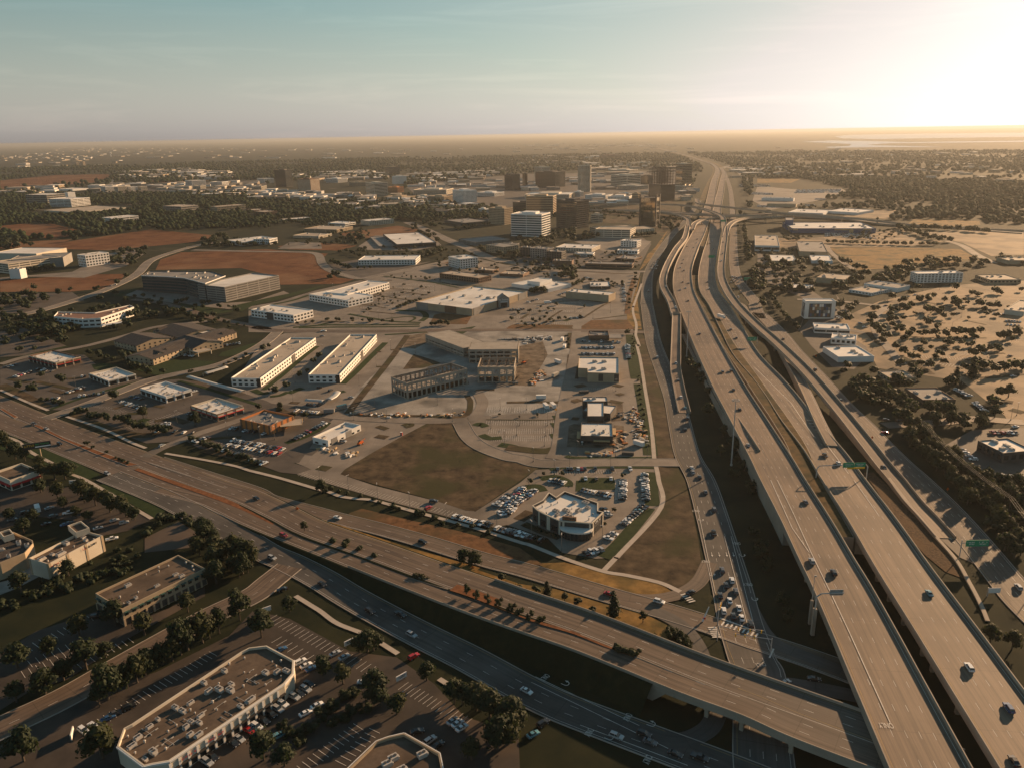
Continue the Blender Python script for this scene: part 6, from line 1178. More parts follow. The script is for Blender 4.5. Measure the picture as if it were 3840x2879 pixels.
wall_text(MALL, 0, 0.66, 4.9, 'YASA', 1.5, M['dark_text'], 0.6); wall_scribble(MALL, 0, 0.36, 4.9, 6.0, 1.1, M['red_text'], 0.6, 6); wall_scribble(MALL, 0, 0.14, 4.9, 5.0, 1.0, M['red_text'], 0.6, 7)
wall_scribble(CHIK, 0, 0.25, 5.2, 4.5, 1.6, M['red_text'], 0.3, 8); wall_scribble(RC, 1, 0.6, 5.4, 4.5, 0.8, M['red_text'], 0.35, 9); wall_scribble(RD, 0, 0.3, 5.2, 5.0, 0.9, M['red_text'], 0.35, 10)
scribble(sbo, (0, -0.64, 0.9), 0, 5.2, 1.3, M['orange_wall'], 11); wall_scribble(DIN, 1, 0.5, 6.4, 6.5, 1.4, M['white_text'], 0.35, 12)
# ------------------------------------------------------------------ poles, signs, gantries
_p = MB(); _p.tube((0, 0, 0), (0, 0, 0.9), 0.3, n=8); _p.tube((0, 0, 0.9), (0, 0, 9.5), 0.11, 0.08, n=6); POLE = _p.mesh('shaft', M['pole'])
_p = MB(); _p.box((0.55, 0, 9.5), (1.2, 0.35, 0.16)); _p.box((-0.55, 0, 9.5), (1.2, 0.35, 0.16)); LHEAD = _p.mesh('lamp_head', M['hvac'])
def lamps(s, label, group, z=0.0, k=1.0):
 for g in gl(s, z):
  o = empty('parking_light', g, random.uniform(0, 3)); o.scale = (k, k, k); tag(o, label, 'lamp post', group); link(POLE, 'shaft', o); link(LHEAD, 'lamp_head', o)
lamps('b2:1297,232 b2:1602,325 b2:790,85 b2:1033,155 b1:553,1450 b2:2020,395', 'slim lamp post on the verge edge of the bare lot parking', 'lamp posts along the bare lot parking strip')
lamps('b1:1007,830 b1:1108,950 b1:834,940 b1:1527,815 b1:1655,950 b1:1750,690 b1:1345,390', 'lamp post standing in the fresh concrete of the building site', 'lamp posts on the building site')
lamps('c1:85,1070 c1:105,985 c1:165,855 c1:312,1155 c1:325,1070 c1:338,985 c1:260,915 c1:315,440 c1:220,1285 b1:1970,1010 b1:2083,1140 b1:2185,1060 b1:2047,860', 'lamp post in the empty marked car park', 'lamp posts in the empty marked car park')
lamps('c1:590,1230 c1:523,1330 c1:862,1330 c1:902,1240 c1:1165,1250 c2:792,520 c2:455,590 c2:205,475 c1:905,700 c1:395,1390 c1:185,1480', 'lamp post around the curved-entrance restaurant car park', 'lamp posts near the middle restaurant')
lamps('a1:983,800 a1:1225,915 a1:1470,965 a1:1530,815 a1:1885,1065 a1:615,490 a1:405,620 a1:630,670 a1:540,790 b1:347,625 b1:330,790 b1:878,655 b1:1020,500 b1:1140,358 b1:575,400 b1:415,1060 b1:60,1100 b1:180,1100', 'lamp post in the shop car parks of the left-hand retail row', 'lamp posts of the left-hand retail row')
lamps('b0:1115,1385 1320,1310 875,1540 955,1510 1145,1530 1040,1540 790,1380 1245,1340 1290,1470 1640,1310 1200,1460 1430,1230 660,1310 1560,1300 1165,1400 960,1330 1460,1330 1505,1310 1530,1255 1700,1260', 'thin lamp post in the wide parking fields around the big store', 'lamp posts around the big store')
lamps('c0:75,1565 165,1530 305,1580 430,1540 565,1480 720,1380 715,1540 510,1330 860,1490 785,1340', 'thin lamp post in the lot before the long retail box', 'lamp posts before the long retail box')
lamps('d0:1370,1310 1690,1530 1510,1300 1080,1390 d1:1465,460 1700,640 1610,200 950,370 1800,350 2085,220 2100,940 2150,900 1795,380', 'tall thin lamp post in the sunlit tan parking lot', 'lamp posts in the tan parking lot')
# high masts
_p = MB(); _p.tube((0, 0, 0), (0, 0, 1.0), 0.7, n=10); _p.tube((0, 0, 1.0), (0, 0, 38), 0.42, 0.2, n=10); MAST = _p.mesh('shaft', M['metal'])
_p = MB()
for k in range(12):
 t = k * math.pi / 6; _p.tube((1.9 * math.cos(t), 1.9 * math.sin(t), 38), (1.9 * math.cos(t + math.pi / 6), 1.9 * math.sin(t + math.pi / 6), 38), 0.08, n=5)
 if k % 3 == 0: _p.tube((0, 0, 38), (1.9 * math.cos(t), 1.9 * math.sin(t), 38), 0.07, n=5)
RING = _p.mesh('lamp_ring', M['metal'])
FLOOD = MB().box((0, 0, 0), (0.75, 0.5, 0.5)).mesh('floodlight', M['hvac'])
for s, lab in (('c1:1862,1315', 'tall high-mast light left of the freeway deck by the dark trees'), ('c1:1492,415', 'high-mast light between the ramp and the freeway'), ('c0:1330,1240', 'high-mast light beside the left ramp bend')):
 g = gl(s)[0]; uvt = {'c1:1862,1315': 'c1:1898,772', 'c1:1492,415': 'c1:1512,42', 'c0:1330,1240': 'c0:1335,1050'}[s]; hh = height_over(pix(uvt)[0], pix(s)[0])
 o = empty('high_mast_light', g); o.scale = (1, 1, hh / 38); tag(o, lab, 'light mast'); link(MAST, 'shaft', o); link(RING, 'lamp_ring', o)
 for k in range(10):
  t = k * math.pi / 5; link(FLOOD, 'floodlight', o, (1.95 * math.cos(t), 1.95 * math.sin(t), 37.8), t)
# overhead sign gantries
def gantry(label, post, top, sgn, zdeck, panels, post2=None):
 p0 = gp(pix(post)[0], zdeck); h = height_over(pix(top)[0], pix(post)[0]) if zdeck == 0 else None
 d0 = ray(*pix(top)[0]); h = CH + math.hypot(p0.x, p0.y) * d0.z / math.hypot(d0.x, d0.y)
 o = empty('sign_gantry', (p0.x, p0.y, 0)); tag(o, label, 'road sign')
 return o, p0, h
o, p0, h = gantry('green and yellow overhead sign on an arched bracket spanning the right carriageway', 'd1:487,1415', 'd1:492,1335', 1, 8.6, None)
q0 = gp(pix('d1:905,1405')[0], 8.6); dv = q0 - p0; rz = math.atan2(dv.y, dv.x); L_ = Vector((dv.x, dv.y)).length; o.rotation_euler = (0, 0, rz); zz = 8.0
MB().tube((0, 0, zz), (0, 0, zz + 6.2), 0.3, n=10).tube((0, 0, zz + 6.2), (1.2, 0, zz + 7.6), 0.26, n=8).tube((1.2, 0, zz + 7.6), (L_ - 1.2, 0, zz + 7.9), 0.24, n=8).tube((L_ - 1.2, 0, zz + 7.9), (L_, 0, zz + 6.5), 0.26, n=8).tube((L_, 0, zz + 6.5), (L_, 0, 0), 0.3, n=10).build('bracket', M['metal'], o)
for x0, wd, ht, txt in ((L_ * 0.50, 6.0, 2.9, 'EXIT\nParkwood Blvd'), (L_ * 0.50 + 6.3, 6.0, 2.5, 'EXIT 121\nPreston Rd')):
 MB().box((x0 + 3, -0.45, zz + 7.9), (wd, 0.18, ht)).build('sign_panel', M['sign_green'], o); scribble(o, (x0 + 3, -0.56, zz + 7.8), 0, 4.2, 1.5, M['white_text'], int(x0), rows=2)
MB().box((L_ * 0.5 + 7.2, -0.45, zz + 6.0), (9.6, 0.18, 0.95)).build('sign_panel', M['sign_yellow'], o)
# gantry over the left carriageway, seen from behind
p0 = gp(pix('d2:455,1280')[0]); o = empty('sign_gantry', (p0.x, p0.y, 0), 0.0); tag(o, 'cantilever sign bracket on a concrete column left of the near carriageway, seen from behind', 'road sign')
MB().box((0, 0, 6.0), (1.3, 1.3, 12.0)).build('column', M['parapet'], o)
MB().tube((0, 0, 12), (0, 0, 17.2), 0.3, n=10).tube((0, 0, 17.2), (1.8, 0, 18.6), 0.28, n=8).tube((1.8, 0, 18.6), (10.5, 0, 18.8), 0.25, n=8).build('bracket', M['metal'], o)
MB().box((7.8, 0.5, 18.7), (5.2, 0.15, 2.6)).build('sign_panel', M['metal'], o)
for z in (17.9, 18.7, 19.5): MB().box((7.8, 0.3, z), (5.2, 0.12, 0.14)).build('stiffener', M['pole'], o)
p0 = gp(pix('d2:432,1190')[0]); o = empty('camera_pole', (p0.x, p0.y, 0)); tag(o, 'slim camera pole on a concrete column beside the near sign bracket', 'pole')
MB().box((0, 0, 5.5), (1.0, 1.0, 11.0)).build('column', M['parapet'], o); MB().tube((0, 0, 11), (0, 0, 22), 0.16, 0.1, n=8).build('shaft', M['metal'], o); MB().box((0.3, 0, 22), (0.8, 0.4, 0.6)).build('camera_head', M['hvac'], o)
def road_sign(label, s, size, txt, arm=4.0, hgt=6.5, z=0.0, post=True):
 p0 = gl(s, z)[0]; o = empty('road_sign', (p0.x, p0.y, z)); tag(o, label, 'road sign'); w_, h_ = size
 MB().tube((0, 0, 0), (0, 0, hgt + h_ / 2), 0.22, n=8).tube((0, 0, hgt), (arm + w_ / 2, 0, hgt), 0.18, n=8).build('bracket', M['metal'], o)
 MB().box((arm, -0.35, hgt), (w_, 0.16, h_)).build('sign_panel', M['sign_green'], o)
 if txt: scribble(o, (arm - w_ * .25, -0.45, hgt), 0, w_ * .38, h_ * .6, M['white_text'], 3, rows=2); scribble(o, (arm + w_ * .25, -0.45, hgt), 0, w_ * .38, h_ * .6, M['white_text'], 4, rows=2)
 return o
road_sign('wide green overhead sign on a post beside the right frontage road ramp', 'd2:1672,650', (10.5, 3.2), 'Legacy Dr   Spring Creek\nEXIT ONLY', 7.0, 8.2, 0)
road_sign('green guide sign over the far right carriageway lanes', 'c1:2075,330', (8, 3.4), 'Legacy Dr', -5.0, 7.0, 5)
road_sign('green guide sign on the median of the freeway', 'c0:1690,1080', (9, 4), '', 1.0, 10.0, 6)
road_sign('green guide sign right of the frontage queue', 'c0:1985,1260', (9, 4), '', 1.0, 8.0, 0)
road_sign('green guide sign hanging on the interchange flyover', 'c0:1790,770', (10, 4), '', 1.0, 10.0, 11)
o = road_sign('small white-backed sign on a wall by the ramp end', 'd2:1905,960', (5, 2.4), '', 2.5, 3.0, 0); o.children[1].data.materials[0] = M['white_wall']
# billboard
g = gl('a1:345,1255')[0]; o = empty('billboard', (g.x, g.y, 0), 0.42); tag(o, 'billboard with green and yellow letters on a steel post beside the avenue', 'billboard')
MB().tube((0, 0, 0), (0, 0, 7), 0.4, n=10).build('post', M['tan_wall'], o); MB().box((-1.0, 0, 9.0), (15.5, 0.6, 4.0)).build('panel', M['dark_text'], o)
letters('LITTLE', o, (-5.2, -0.36, 9.4), 0, 1.9, M['sign_yellow']); letters('BIG TOWN', o, (2.0, -0.36, 9.8), 0, 1.5, mat('green_letters', (0.02, 0.35, 0.12), None, rough=0.5)); MB().box((2.2, -0.36, 8.2), (8.6, 0.06, 0.7)).build('caption_bar', M['white_text'], o)
# monument signs and small road furniture
for s, rz, lab, txt in (('b3:800,640', 0.75, 'white shop name board on the corner of the dark lot', 'PLAZA'), ('b3:1230,930', 0.75, 'white name board behind the red car exit', 'SHOPS'), ('b3:105,370', 0.6, 'small white sign board under the big round tree', ''), ('a3:605,1400', 1.9, 'tilted white sign panel in the small round bed', ''), ('a1:615,1470', 0.2, 'low stone name sign by the restaurant drive', '')):
 g = gl(s)[0]; o = empty('name_board', (g.x, g.y, 0), rz); tag(o, lab, 'sign'); MB().box((0, 0, 1.7), (4.6, 0.35, 2.0)).build('panel', M['white_wall'], o); MB().box((-1.7, 0, 0.4), (0.4, 0.3, 0.8)).box((1.7, 0, 0.4), (0.4, 0.3, 0.8)).build('foot', M['tan_wall'], o)
 if txt: scribble(o, (0, -0.22, 1.8), 0, 3.4, 1.2, M['dark_text'], len(lab), rows=2)
for s, lab in (('b2:365,255', 'orange diamond work sign on the north frontage verge'), ('b2:1820,752', 'orange diamond work sign in the golden grass'), ('d1:1575,1530', 'orange diamond work sign beside the right frontage road'), ('d1:950,1100', 'orange work sign at the ramp nose'), ('d1:485,422', 'orange diamond sign near the white store')):
 g = gl(s)[0]; o = empty('work_sign', (g.x, g.y, 0), 0.2); tag(o, lab, 'road sign'); MB().add([(0, -0.05, 0.5), (1.0, -0.05, 1.5), (0, -0.05, 2.5), (-1.0, -0.05, 1.5), (0, 0.05, 0.5), (1.0, 0.05, 1.5), (0, 0.05, 2.5), (-1.0, 0.05, 1.5)], [(0, 1, 2, 3), (7, 6, 5, 4), (0, 4, 5, 1), (1, 5, 6, 2), (2, 6, 7, 3), (3, 7, 4, 0)]).build('panel', M['orange'], o); MB().tube((0, 0.1, 0), (0, 0.1, 2.2), 0.05, n=6).build('post', M['pole'], o)
# traffic signals of the junction
def signal(label, s, rz, arm):
 g = gl(s)[0]; o = empty('traffic_signal', (g.x, g.y, 0), rz); tag(o, label, 'traffic light', 'signals at the frontage junction')
 MB().tube((0, 0, 0), (0, 0, 7.2), 0.2, 0.15, n=8).build('post', M['metal'], o); MB().tube((0, 0, 6.6), (arm, 0, 7.0), 0.13, 0.09, n=6).build('mast_arm', M['metal'], o)
 for k in (0.45, 0.7, 0.95): MB().box((arm * k, -0.25, 6.4), (0.45, 0.3, 1.3)).build('signal_head', M['sign_yellow'], o)
signal('signal mast with long arm at the near corner of the zebra crossing', 'c2:1745,1330', -0.22, 17); signal('short signal mast on the triangular island', 'c2:1750,1200', 1.2, 6); signal('signal mast across the junction under the freeway', 'd2:110,1440', 2.9, 14)
g = gl('c2:1650,1170')[0]; o = empty('tilted_sculpture', (g.x, g.y, 0), 0.3); tag(o, 'tilted white and red post lying across the triangular island', 'sculpture'); MB().tube((-1.5, 0, 0.3), (1.8, 1.0, 6.0), 0.4, 0.15, n=8).build('shaft', M['white_wall'], o); MB().box((-0.6, 0.3, 1.6), (0.9, 0.9, 0.7)).build('band', M['red'], o)
# power line in the lower right: poles and wires
pl = [gl(s)[0] for s in ('d1:1345,1100', 'd1:1640,1420', 'd2:2070,330', 'd2:2400,760')]
for k, g in enumerate(pl):
 o = empty('utility_pole', (g.x, g.y, 0), -0.8); tag(o, 'wooden utility pole in the dark trees on the right, ' + ('farthest', 'second farthest', 'second nearest', 'nearest')[k], 'utility pole', 'utility poles on the right'); MB().tube((0, 0, 0), (0, 0, 13), 0.2, 0.14, n=8).build('shaft', M['bark'], o); MB().box((0, 0, 12.4), (2.6, 0.15, 0.18)).build('cross_arm', M['bark'], o)
wm = MB()
for a, b in zip(pl, pl[1:]):
 d = (b - a).normalized(); sdv = Vector((d.y, -d.x, 0))
 for q in (-1.2, 0, 1.2):
  last = None
  for k in range(9):
   t = k / 8; p = a.lerp(b, t) + sdv * q + Vector((0, 0, 12.6 - 3.2 * t * (1 - t)))
   if last is not None: wm.tube(last, p, 0.05, n=4, cap=False)
   last = p
tag(wm.build('power_line', M['pole']), 'three sagging power wires above the dark trees on the right', 'power line')
# ------------------------------------------------------------------ painted stalls, arrows, crossings
def stalls(s0, s1, n, depth, side=1, z=0.14, name='stall_paint', ang=0.0, both=False):
 a, b = gl(s0)[0], gl(s1)[0]; d = (b - a); e = d.normalized(); nr = Vector((-e.y, e.x, 0)) * side; nr = (nr * math.cos(ang) + e * math.sin(ang)); m = MB()
 for k in range(n + 1):
  p = a + d * (k / n)
  for sg in ((1, -1) if both else (1,)):
   q = p + nr * depth * sg; t = e * 0.075; m.add([(p - t)[:2] + (z,) if False else ((p - t).x, (p - t).y, z), ((p + t).x, (p + t).y, z), ((q + t).x, (q + t).y, z), ((q - t).x, (q - t).y, z)], [(0, 1, 2, 3)])
 if both:
  t = nr * 0.06; m.add([((a - t).x, (a - t).y, z), ((b - t).x, (b - t).y, z), ((b + t).x, (b + t).y, z), ((a + t).x, (a + t).y, z)], [(0, 1, 2, 3)])
 tag(m.build(name, M['paint']), kind='structure')
stalls('b1:370,1400', 'b2:1640,300', 50, 5.2, 1); stalls('b3:110,440', 'b3:930,880', 23, 5.4, 1)
stalls('a3:-60,780', 'a3:720,400', 15, 5.5, -1); stalls('a3:210,910', 'a3:730,690', 9, 5.5, 1); stalls('a3:230,770', 'a3:600,610', 6, 5.5, -1); stalls('a3:620,860', 'a3:1110,620', 9, 5.0, 1)
stalls('a3:820,1330', 'a3:1800,730', 22, 5.0, 1); stalls('b3:360,1640', 'b3:830,1290', 11, 5.2, -1); stalls('b3:770,1640', 'b3:1050,1370', 7, 4.6, 1); stalls('b3:150,620', 'b3:560,860', 9, 5, 1); stalls('b3:1200,1010', 'b3:1730,1320', 15, 5.2, 1)
for y in range(6): stalls('b1:1940,%d' % (850 + 0 * y), 'c1:410,850', 30, 5.0, 1, both=True) if y == 0 else None
for y in (860, 960, 1030, 1090): stalls('b1:%d,%d' % (1900 + (y - 860) // 3, y), 'c1:%d,%d' % (420 - (y - 860) // 8, y), 30, 5.0, 1, both=True)
stalls('c1:620,345', 'c1:905,345', 22, 5.0, 1, both=True); stalls('c1:620,405', 'c1:905,405', 22, 5.0, 1); stalls('c1:610,690', 'c1:900,690', 18, 5.0, 1); stalls('c1:380,1360', 'c1:900,1350', 26, 5.2, -1); stalls('c1:620,1450', 'c1:900,1450', 12, 5.2, 1)
for y in (1330, 1370, 1410, 1450): stalls('b0:%d,%d' % (980 - (y - 1330), y), 'b0:%d,%d' % (1420 - (y - 1330), y - 20), 34, 5.0, 1, both=True)
for y in (1250, 1285): stalls('b0:1180,%d' % y, 'b0:1500,%d' % (y + 25), 30, 5.0, 1, both=True)
for y in (1390, 1425, 1460): stalls('c0:%d,%d' % (230, y), 'c0:%d,%d' % (620, y + 20), 36, 5.0, 1, both=True)
for y in (1480, 1530, 1580): stalls('c0:%d,%d' % (60, y), 'c0:%d,%d' % (520, y), 30, 5.0, 1, both=True)
stalls('a1:1080,1010', 'a1:1500,880', 18, 5.2, -1, both=True); stalls('a1:1780,1150', 'b1:240,1215', 26, 5.2, 1, both=True); stalls('a1:760,830', 'a1:1000,880', 12, 5.2, 1); stalls('b1:130,680', 'b1:420,430', 26, 5.0, 1, both=True)
for k in range(5): stalls('d1:%d,%d' % (1150 + 180 * k, 420 - 8 * k), 'd1:%d,%d' % (1700 + 120 * k, 500 - 60 * k), 22, 5.0, 1, both=True)
# lane arrows and words on the frontage road
def arrow(s, rd, turn=0, z=0.30, k=1.0):
 g = gl(s)[0]; i = min(range(len(rd.ctr)), key=lambda q: (rd.ctr[q].to_2d() - g.to_2d()).length); d = Vector((rd.sd[i].y, -rd.sd[i].x)); d = -d if d.y > 0 else d; rz = math.atan2(d.y, d.x)
 m = MB()
 if turn == 0: pts = [[(0, -.12), (2.6, -.12), (2.6, .12), (0, .12)], [(2.6, -.5), (4.0, 0), (2.6, .5)]]
 else:
  arc = [(1.5 + 1.1 * math.sin(t), turn * (1.1 - 1.1 * math.cos(t))) for t in [math.pi * q / 8 for q in range(9)]]; pts = [[(0, -.12), (1.5, -.12), (1.5, .12), (0, .12)]]
  for a, b in zip(arc, arc[1:]):
   dd = Vector((b[0] - a[0], b[1] - a[1])).normalized(); q = Vector((-dd.y, dd.x)) * 0.14; pts.append([(a[0] - q.x, a[1] - q.y), (b[0] - q.x, b[1] - q.y), (b[0] + q.x, b[1] + q.y), (a[0] + q.x, a[1] + q.y)])
  pts.append([(1.5, turn * 2.2 - .5), (0.3, turn * 2.2), (1.5, turn * 2.2 + .5)])
 for P_ in pts: m.add([(x * k, y * k, 0) for x, y in P_], [tuple(range(len(P_)))])
 o = m.build('lane_arrow', M['paint'], None, (g.x, g.y, z), rz); tag(o, kind='structure')
def word(s, rd, txt='ONLY', z=0.30, size=3.2):
 g = gl(s)[0]; i = min(range(len(rd.ctr)), key=lambda q: (rd.ctr[q].to_2d() - g.to_2d()).length); d = Vector((rd.sd[i].y, -rd.sd[i].x)); d = -d if d.y > 0 else d; rz = math.atan2(d.y, d.x)
 o = letters(txt, None, (g.x, g.y, z), rz - math.pi / 2, size, M['paint'], 'lane_word', 0.0, lay=True, sx=0.45); tag(o, kind='structure')
LF, S_ = ROADS['LF'], ROADS['S']
for x in (1697, 1757, 1818, 1875): arrow('c2:%d,600' % x, LF)
for s in ('c2:1930,610', 'c2:2030,970', 'c3:450,960', 'c3:1160,1300', 'c2:1590,320', 'c2:1680,770', 'c3:810,1410'): arrow(s, S_ if s.startswith('c3') else LF, 1)
for s in ('c2:1905,525', 'c2:2000,865', 'c2:1650,675', 'c2:1568,255', 'c2:2105,1530'): word(s, LF)
for s in ('c3:315,910', 'c3:1000,1240', 'c3:680,1365', 'c3:1165,1590'): word(s, S_)
word('d3:1060,1300', ROADS['HL'], z=9.16) if False else None
g = gp(pix('d3:1065,1305')[0], 9.1); o = letters('ONLY', None, (g.x, g.y, 9.30), 3.05, 3.4, M['paint'], 'lane_word', 0.0, lay=True, sx=0.5); tag(o, kind='structure')
def zebra(s0, s1, n, ln, wd=0.7, z=0.30):
 a, b = gl(s0)[0], gl(s1)[0]; d = b - a; e = d.normalized(); nr = Vector((-e.y, e.x, 0)); m = MB()
 for k in range(n):
  p = a + d * ((k + 0.5) / n); t = e * wd / 2; q = nr * ln / 2; m.add([((p + x).x, (p + x).y, z) for x in (-t - q, t - q, t + q, -t + q)], [(0, 1, 2, 3)])
 tag(m.build('crossing_paint', M['paint']), kind='structure')
zebra('c2:1775,1185', 'c2:2090,1295', 9, 3.2); zebra('c2:1700,1215', 'c2:1745,1310', 6, 3.5); zebra('c2:1460,940', 'c2:1545,1015', 5, 3.2)
def bar(s0, s1, wd, z=0.30, zz=0.0):
 a, b = gp(pix(s0)[0], zz), gp(pix(s1)[0], zz); e = (b - a).normalized(); q = Vector((-e.y, e.x, 0)) * wd / 2; z += zz
 tag(mesh_obj('line_paint', [((p).x, (p).y, z) for p in (a - q, b - q, b + q, a + q)], [(0, 1, 2, 3)], M['paint']), kind='structure')
bar('c2:1770,1145', 'c2:2065,1252', 0.6); bar('d2:100,1475', 'd2:135,1400', 0.6)
bar('c2:1580,215', 'c2:1730,940', 0.2); bar('c2:1805,465', 'c2:2000,1215', 0.2); bar('c2:1860,465', 'c2:2060,1240', 0.2); bar('c3:240,905', 'c3:1100,1310', 0.2); bar('c3:205,950', 'c3:1340,1500', 0.2); bar('c3:610,1305', 'c3:1500,1640', 0.2)
for k in range(7): # painted gore chevrons
 x0, y0 = 405 + 22 * k, 940 + 26 * k; bar('d1:%d,%d' % (x0, y0), 'd1:%d,%d' % (x0 + 75 - 3 * k, y0 + 4), 0.35, zz=8.35, z=0.32)
for k in range(8): bar('d2:%d,%d' % (1405 + 30 * k, 290 + 32 * k), 'd2:%d,%d' % (1455 + 26 * k, 300 + 32 * k), 0.35)
for k in range(9): bar('c0:%d,%d' % (1795 + 18 * k, 1500 + 40 * k), 'c0:%d,%d' % (1850 + 14 * k, 1515 + 38 * k), 0.35, zz=6.6)

for a_, b_, zz in (('d2:165,0', 'd2:300,280', 9), ('d2:300,280', 'd2:440,590', 9), ('d2:440,590', 'd2:600,920', 9), ('d3:600,190', 'd3:760,530', 9), ('d3:760,530', 'd3:1100,1285', 9), ('d2:110,0', 'd2:290,400', 9), ('d2:290,400', 'd2:430,600', 9), ('d1:-20,510', 'd1:280,800', 8.2), ('d1:280,800', 'd1:470,1080', 8.4), ('d2:800,0', 'd2:1010,300', 8.9), ('d1:580,1150', 'd1:850,1510', 8.6)):
 bar(a_, b_, 0.28, zz=zz)
# ------------------------------------------------------------------ vehicles
def car_parts(kind):
 """local frame: +X forward, ground at z=0. body (slot 0 paint), glass, wheel, lamps"""
 if kind == 'sedan': Lh, W, prof, cab = 2.35, 0.92, [(-2.35, .35), (-2.35, .85), (-2.2, 1.0), (-1.55, 1.02), (0.95, 0.98), (2.1, 0.80), (2.35, 0.62), (2.35, .35)], [(-1.75, 1.0), (-1.0, 1.46), (0.25, 1.47), (1.1, 0.98)]
 elif kind == 'suv': Lh, W, prof, cab = 2.4, 0.98, [(-2.4, .4), (-2.4, 1.05), (-2.3, 1.12), (1.0, 1.12), (2.15, 1.0), (2.4, 0.8), (2.4, .4)], [(-2.3, 1.1), (-2.05, 1.74), (0.3, 1.76), (1.15, 1.1)]
 else: Lh, W, prof, cab = 2.9, 1.0, [(-2.9, .5), (-2.9, 1.1), (-0.95, 1.1), (1.3, 1.15), (2.6, 1.08), (2.9, 0.85), (2.9, .5)], [(-0.95, 1.1), (-0.75, 1.85), (0.75, 1.87), (1.4, 1.13)]
 b = MB(); n = len(prof)
 rows = [(-W, 0.0), (-W * 0.97, 0.0), (W * 0.97, 0), (W, 0)]
 def ex(prof, ys, inset_top=None):
  vs = []
  for y in ys: vs += [(x, y, z) for x, z in prof]
  m = len(prof); fs = [tuple(range(m)), tuple(range(2 * m - 1, m - 1, -1))] + [(i, m + i, m + (i + 1) % m, (i + 1) % m) for i in range(m)]
  return vs, fs
 v, f = ex(prof, (W, -W)); b.add(v, f)
 # rounded shoulders: a slightly narrower lid
 t = [(cab[1][0] - 0.02, cab[1][1]), (cab[2][0] + 0.02, cab[2][1])]
 b.add([(t[0][0], 0.74 * W, t[0][1] - .06), (t[1][0], 0.74 * W, t[1][1] - .06), (t[1][0], -0.74 * W, t[1][1] - .06), (t[0][0], -0.74 * W, t[0][1] - .06),
   (t[0][0] + .1, 0.66 * W, t[0][1] + .03), (t[1][0] - .1, 0.66 * W, t[1][1] + .03), (t[1][0] - .1, -0.66 * W, t[1][1] + .03), (t[0][0] + .1, -0.66 * W, t[0][1] + .03)],
   [(0, 3, 2, 1), (4, 5, 6, 7), (0, 1, 5, 4), (1, 2, 6, 5), (2, 3, 7, 6), (3, 0, 4, 7)])
 for x in (cab[0][0] + 0.1, -0.35, cab[3][0] - 0.15):   # roof pillars
  for s in (1, -1):
   x2 = min(max(x, cab[1][0]), cab[2][0]); b.add([(x - .06, s * W * .93, 1.0), (x + .06, s * W * .93, 1.0), (x2 + .06, s * W * .73, cab[1][1] - .03), (x2 - .06, s * W * .73, cab[1][1] - .03)], [(0, 1, 2, 3) if s < 0 else (3, 2, 1, 0)])
 if kind == 'pickup':
  b.box((-1.9, 0, 1.02), (1.7, 1.5, 0.02), mi=1)
 for s in (1, -1): b.box((cab[3][0] - 0.35, s * (W + .08), 1.08), (0.22, 0.18, 0.15))
 g = MB(); g.add([(cab[0][0], .9 * W, cab[0][1]), (cab[3][0], .9 * W, cab[3][1]), (cab[3][0], -.9 * W, cab[3][1]), (cab[0][0], -.9 * W, cab[0][1]),
      (cab[1][0], .71 * W, cab[1][1] - .01), (cab[2][0], .71 * W, cab[2][1] - .01), (cab[2][0], -.71 * W, cab[2][1] - .01), (cab[1][0], -.71 * W, cab[1][1] - .01)],
     [(0, 3, 2, 1), (4, 5, 6, 7), (0, 1, 5, 4), (1, 2, 6, 5), (2, 3, 7, 6), (3, 0, 4, 7)])
 ax = (Lh * 0.62, -Lh * 0.62); r = 0.33 if kind == 'sedan' else 0.39
 return b, g, W, Lh, ax, r
KIND = {}
for kd in ('sedan', 'suv', 'pickup'):
 b, g, W, Lh, ax, r = car_parts(kd)
 wh = MB(); wh.tube((0, -0.11, 0), (0, 0.11, 0), r, n=12); wh.tube((0, -0.125, 0), (0, 0.125, 0), r * 0.55, n=8, mi=1)
 hl_ = MB().box((0, 0, 0), (0.08, 0.36, 0.15)).mesh('headlight', M['lamp_clear']); tl = MB().box((0, 0, 0), (0.08, 0.34, 0.17)).mesh('tail_light', M['lamp_red'])
 KIND[kd] = dict(body={c: b.mesh('body', [CP[c], M['hvac_dark']]) for c in CP}, glass=g.mesh('cabin_glass', M['glass']), wheel=wh.mesh('wheel', [M['rubber'], M['metal']]), hl=hl_, tl=tl, W=W, L=Lh, ax=ax, r=r)
 one = MB(); one.add(b.v, b.f); one.m = list(b.m); one.add(g.v, g.f, 2)
 for x in ax:
  for s in (1, -1): one.tube((x, s * (W - .2), r), (x, s * (W + .01), r), r, n=8, mi=3)
 for s in (1, -1): one.box((Lh, s * W * .68, .68), (.06, .34, .14), mi=4); one.box((-Lh, s * W * .7, .8), (.06, .32, .16), mi=5)
 KIND[kd]['one'] = {c: one.mesh('car', [CP[c], M['hvac_dark'], M['glass'], M['rubber'], M['lamp_clear'], M['lamp_red']]) for c in CP}
KN = dict(sedan='saloon car', suv='sport utility car', pickup='pickup truck')
NEAR = 430.0
CARS = []
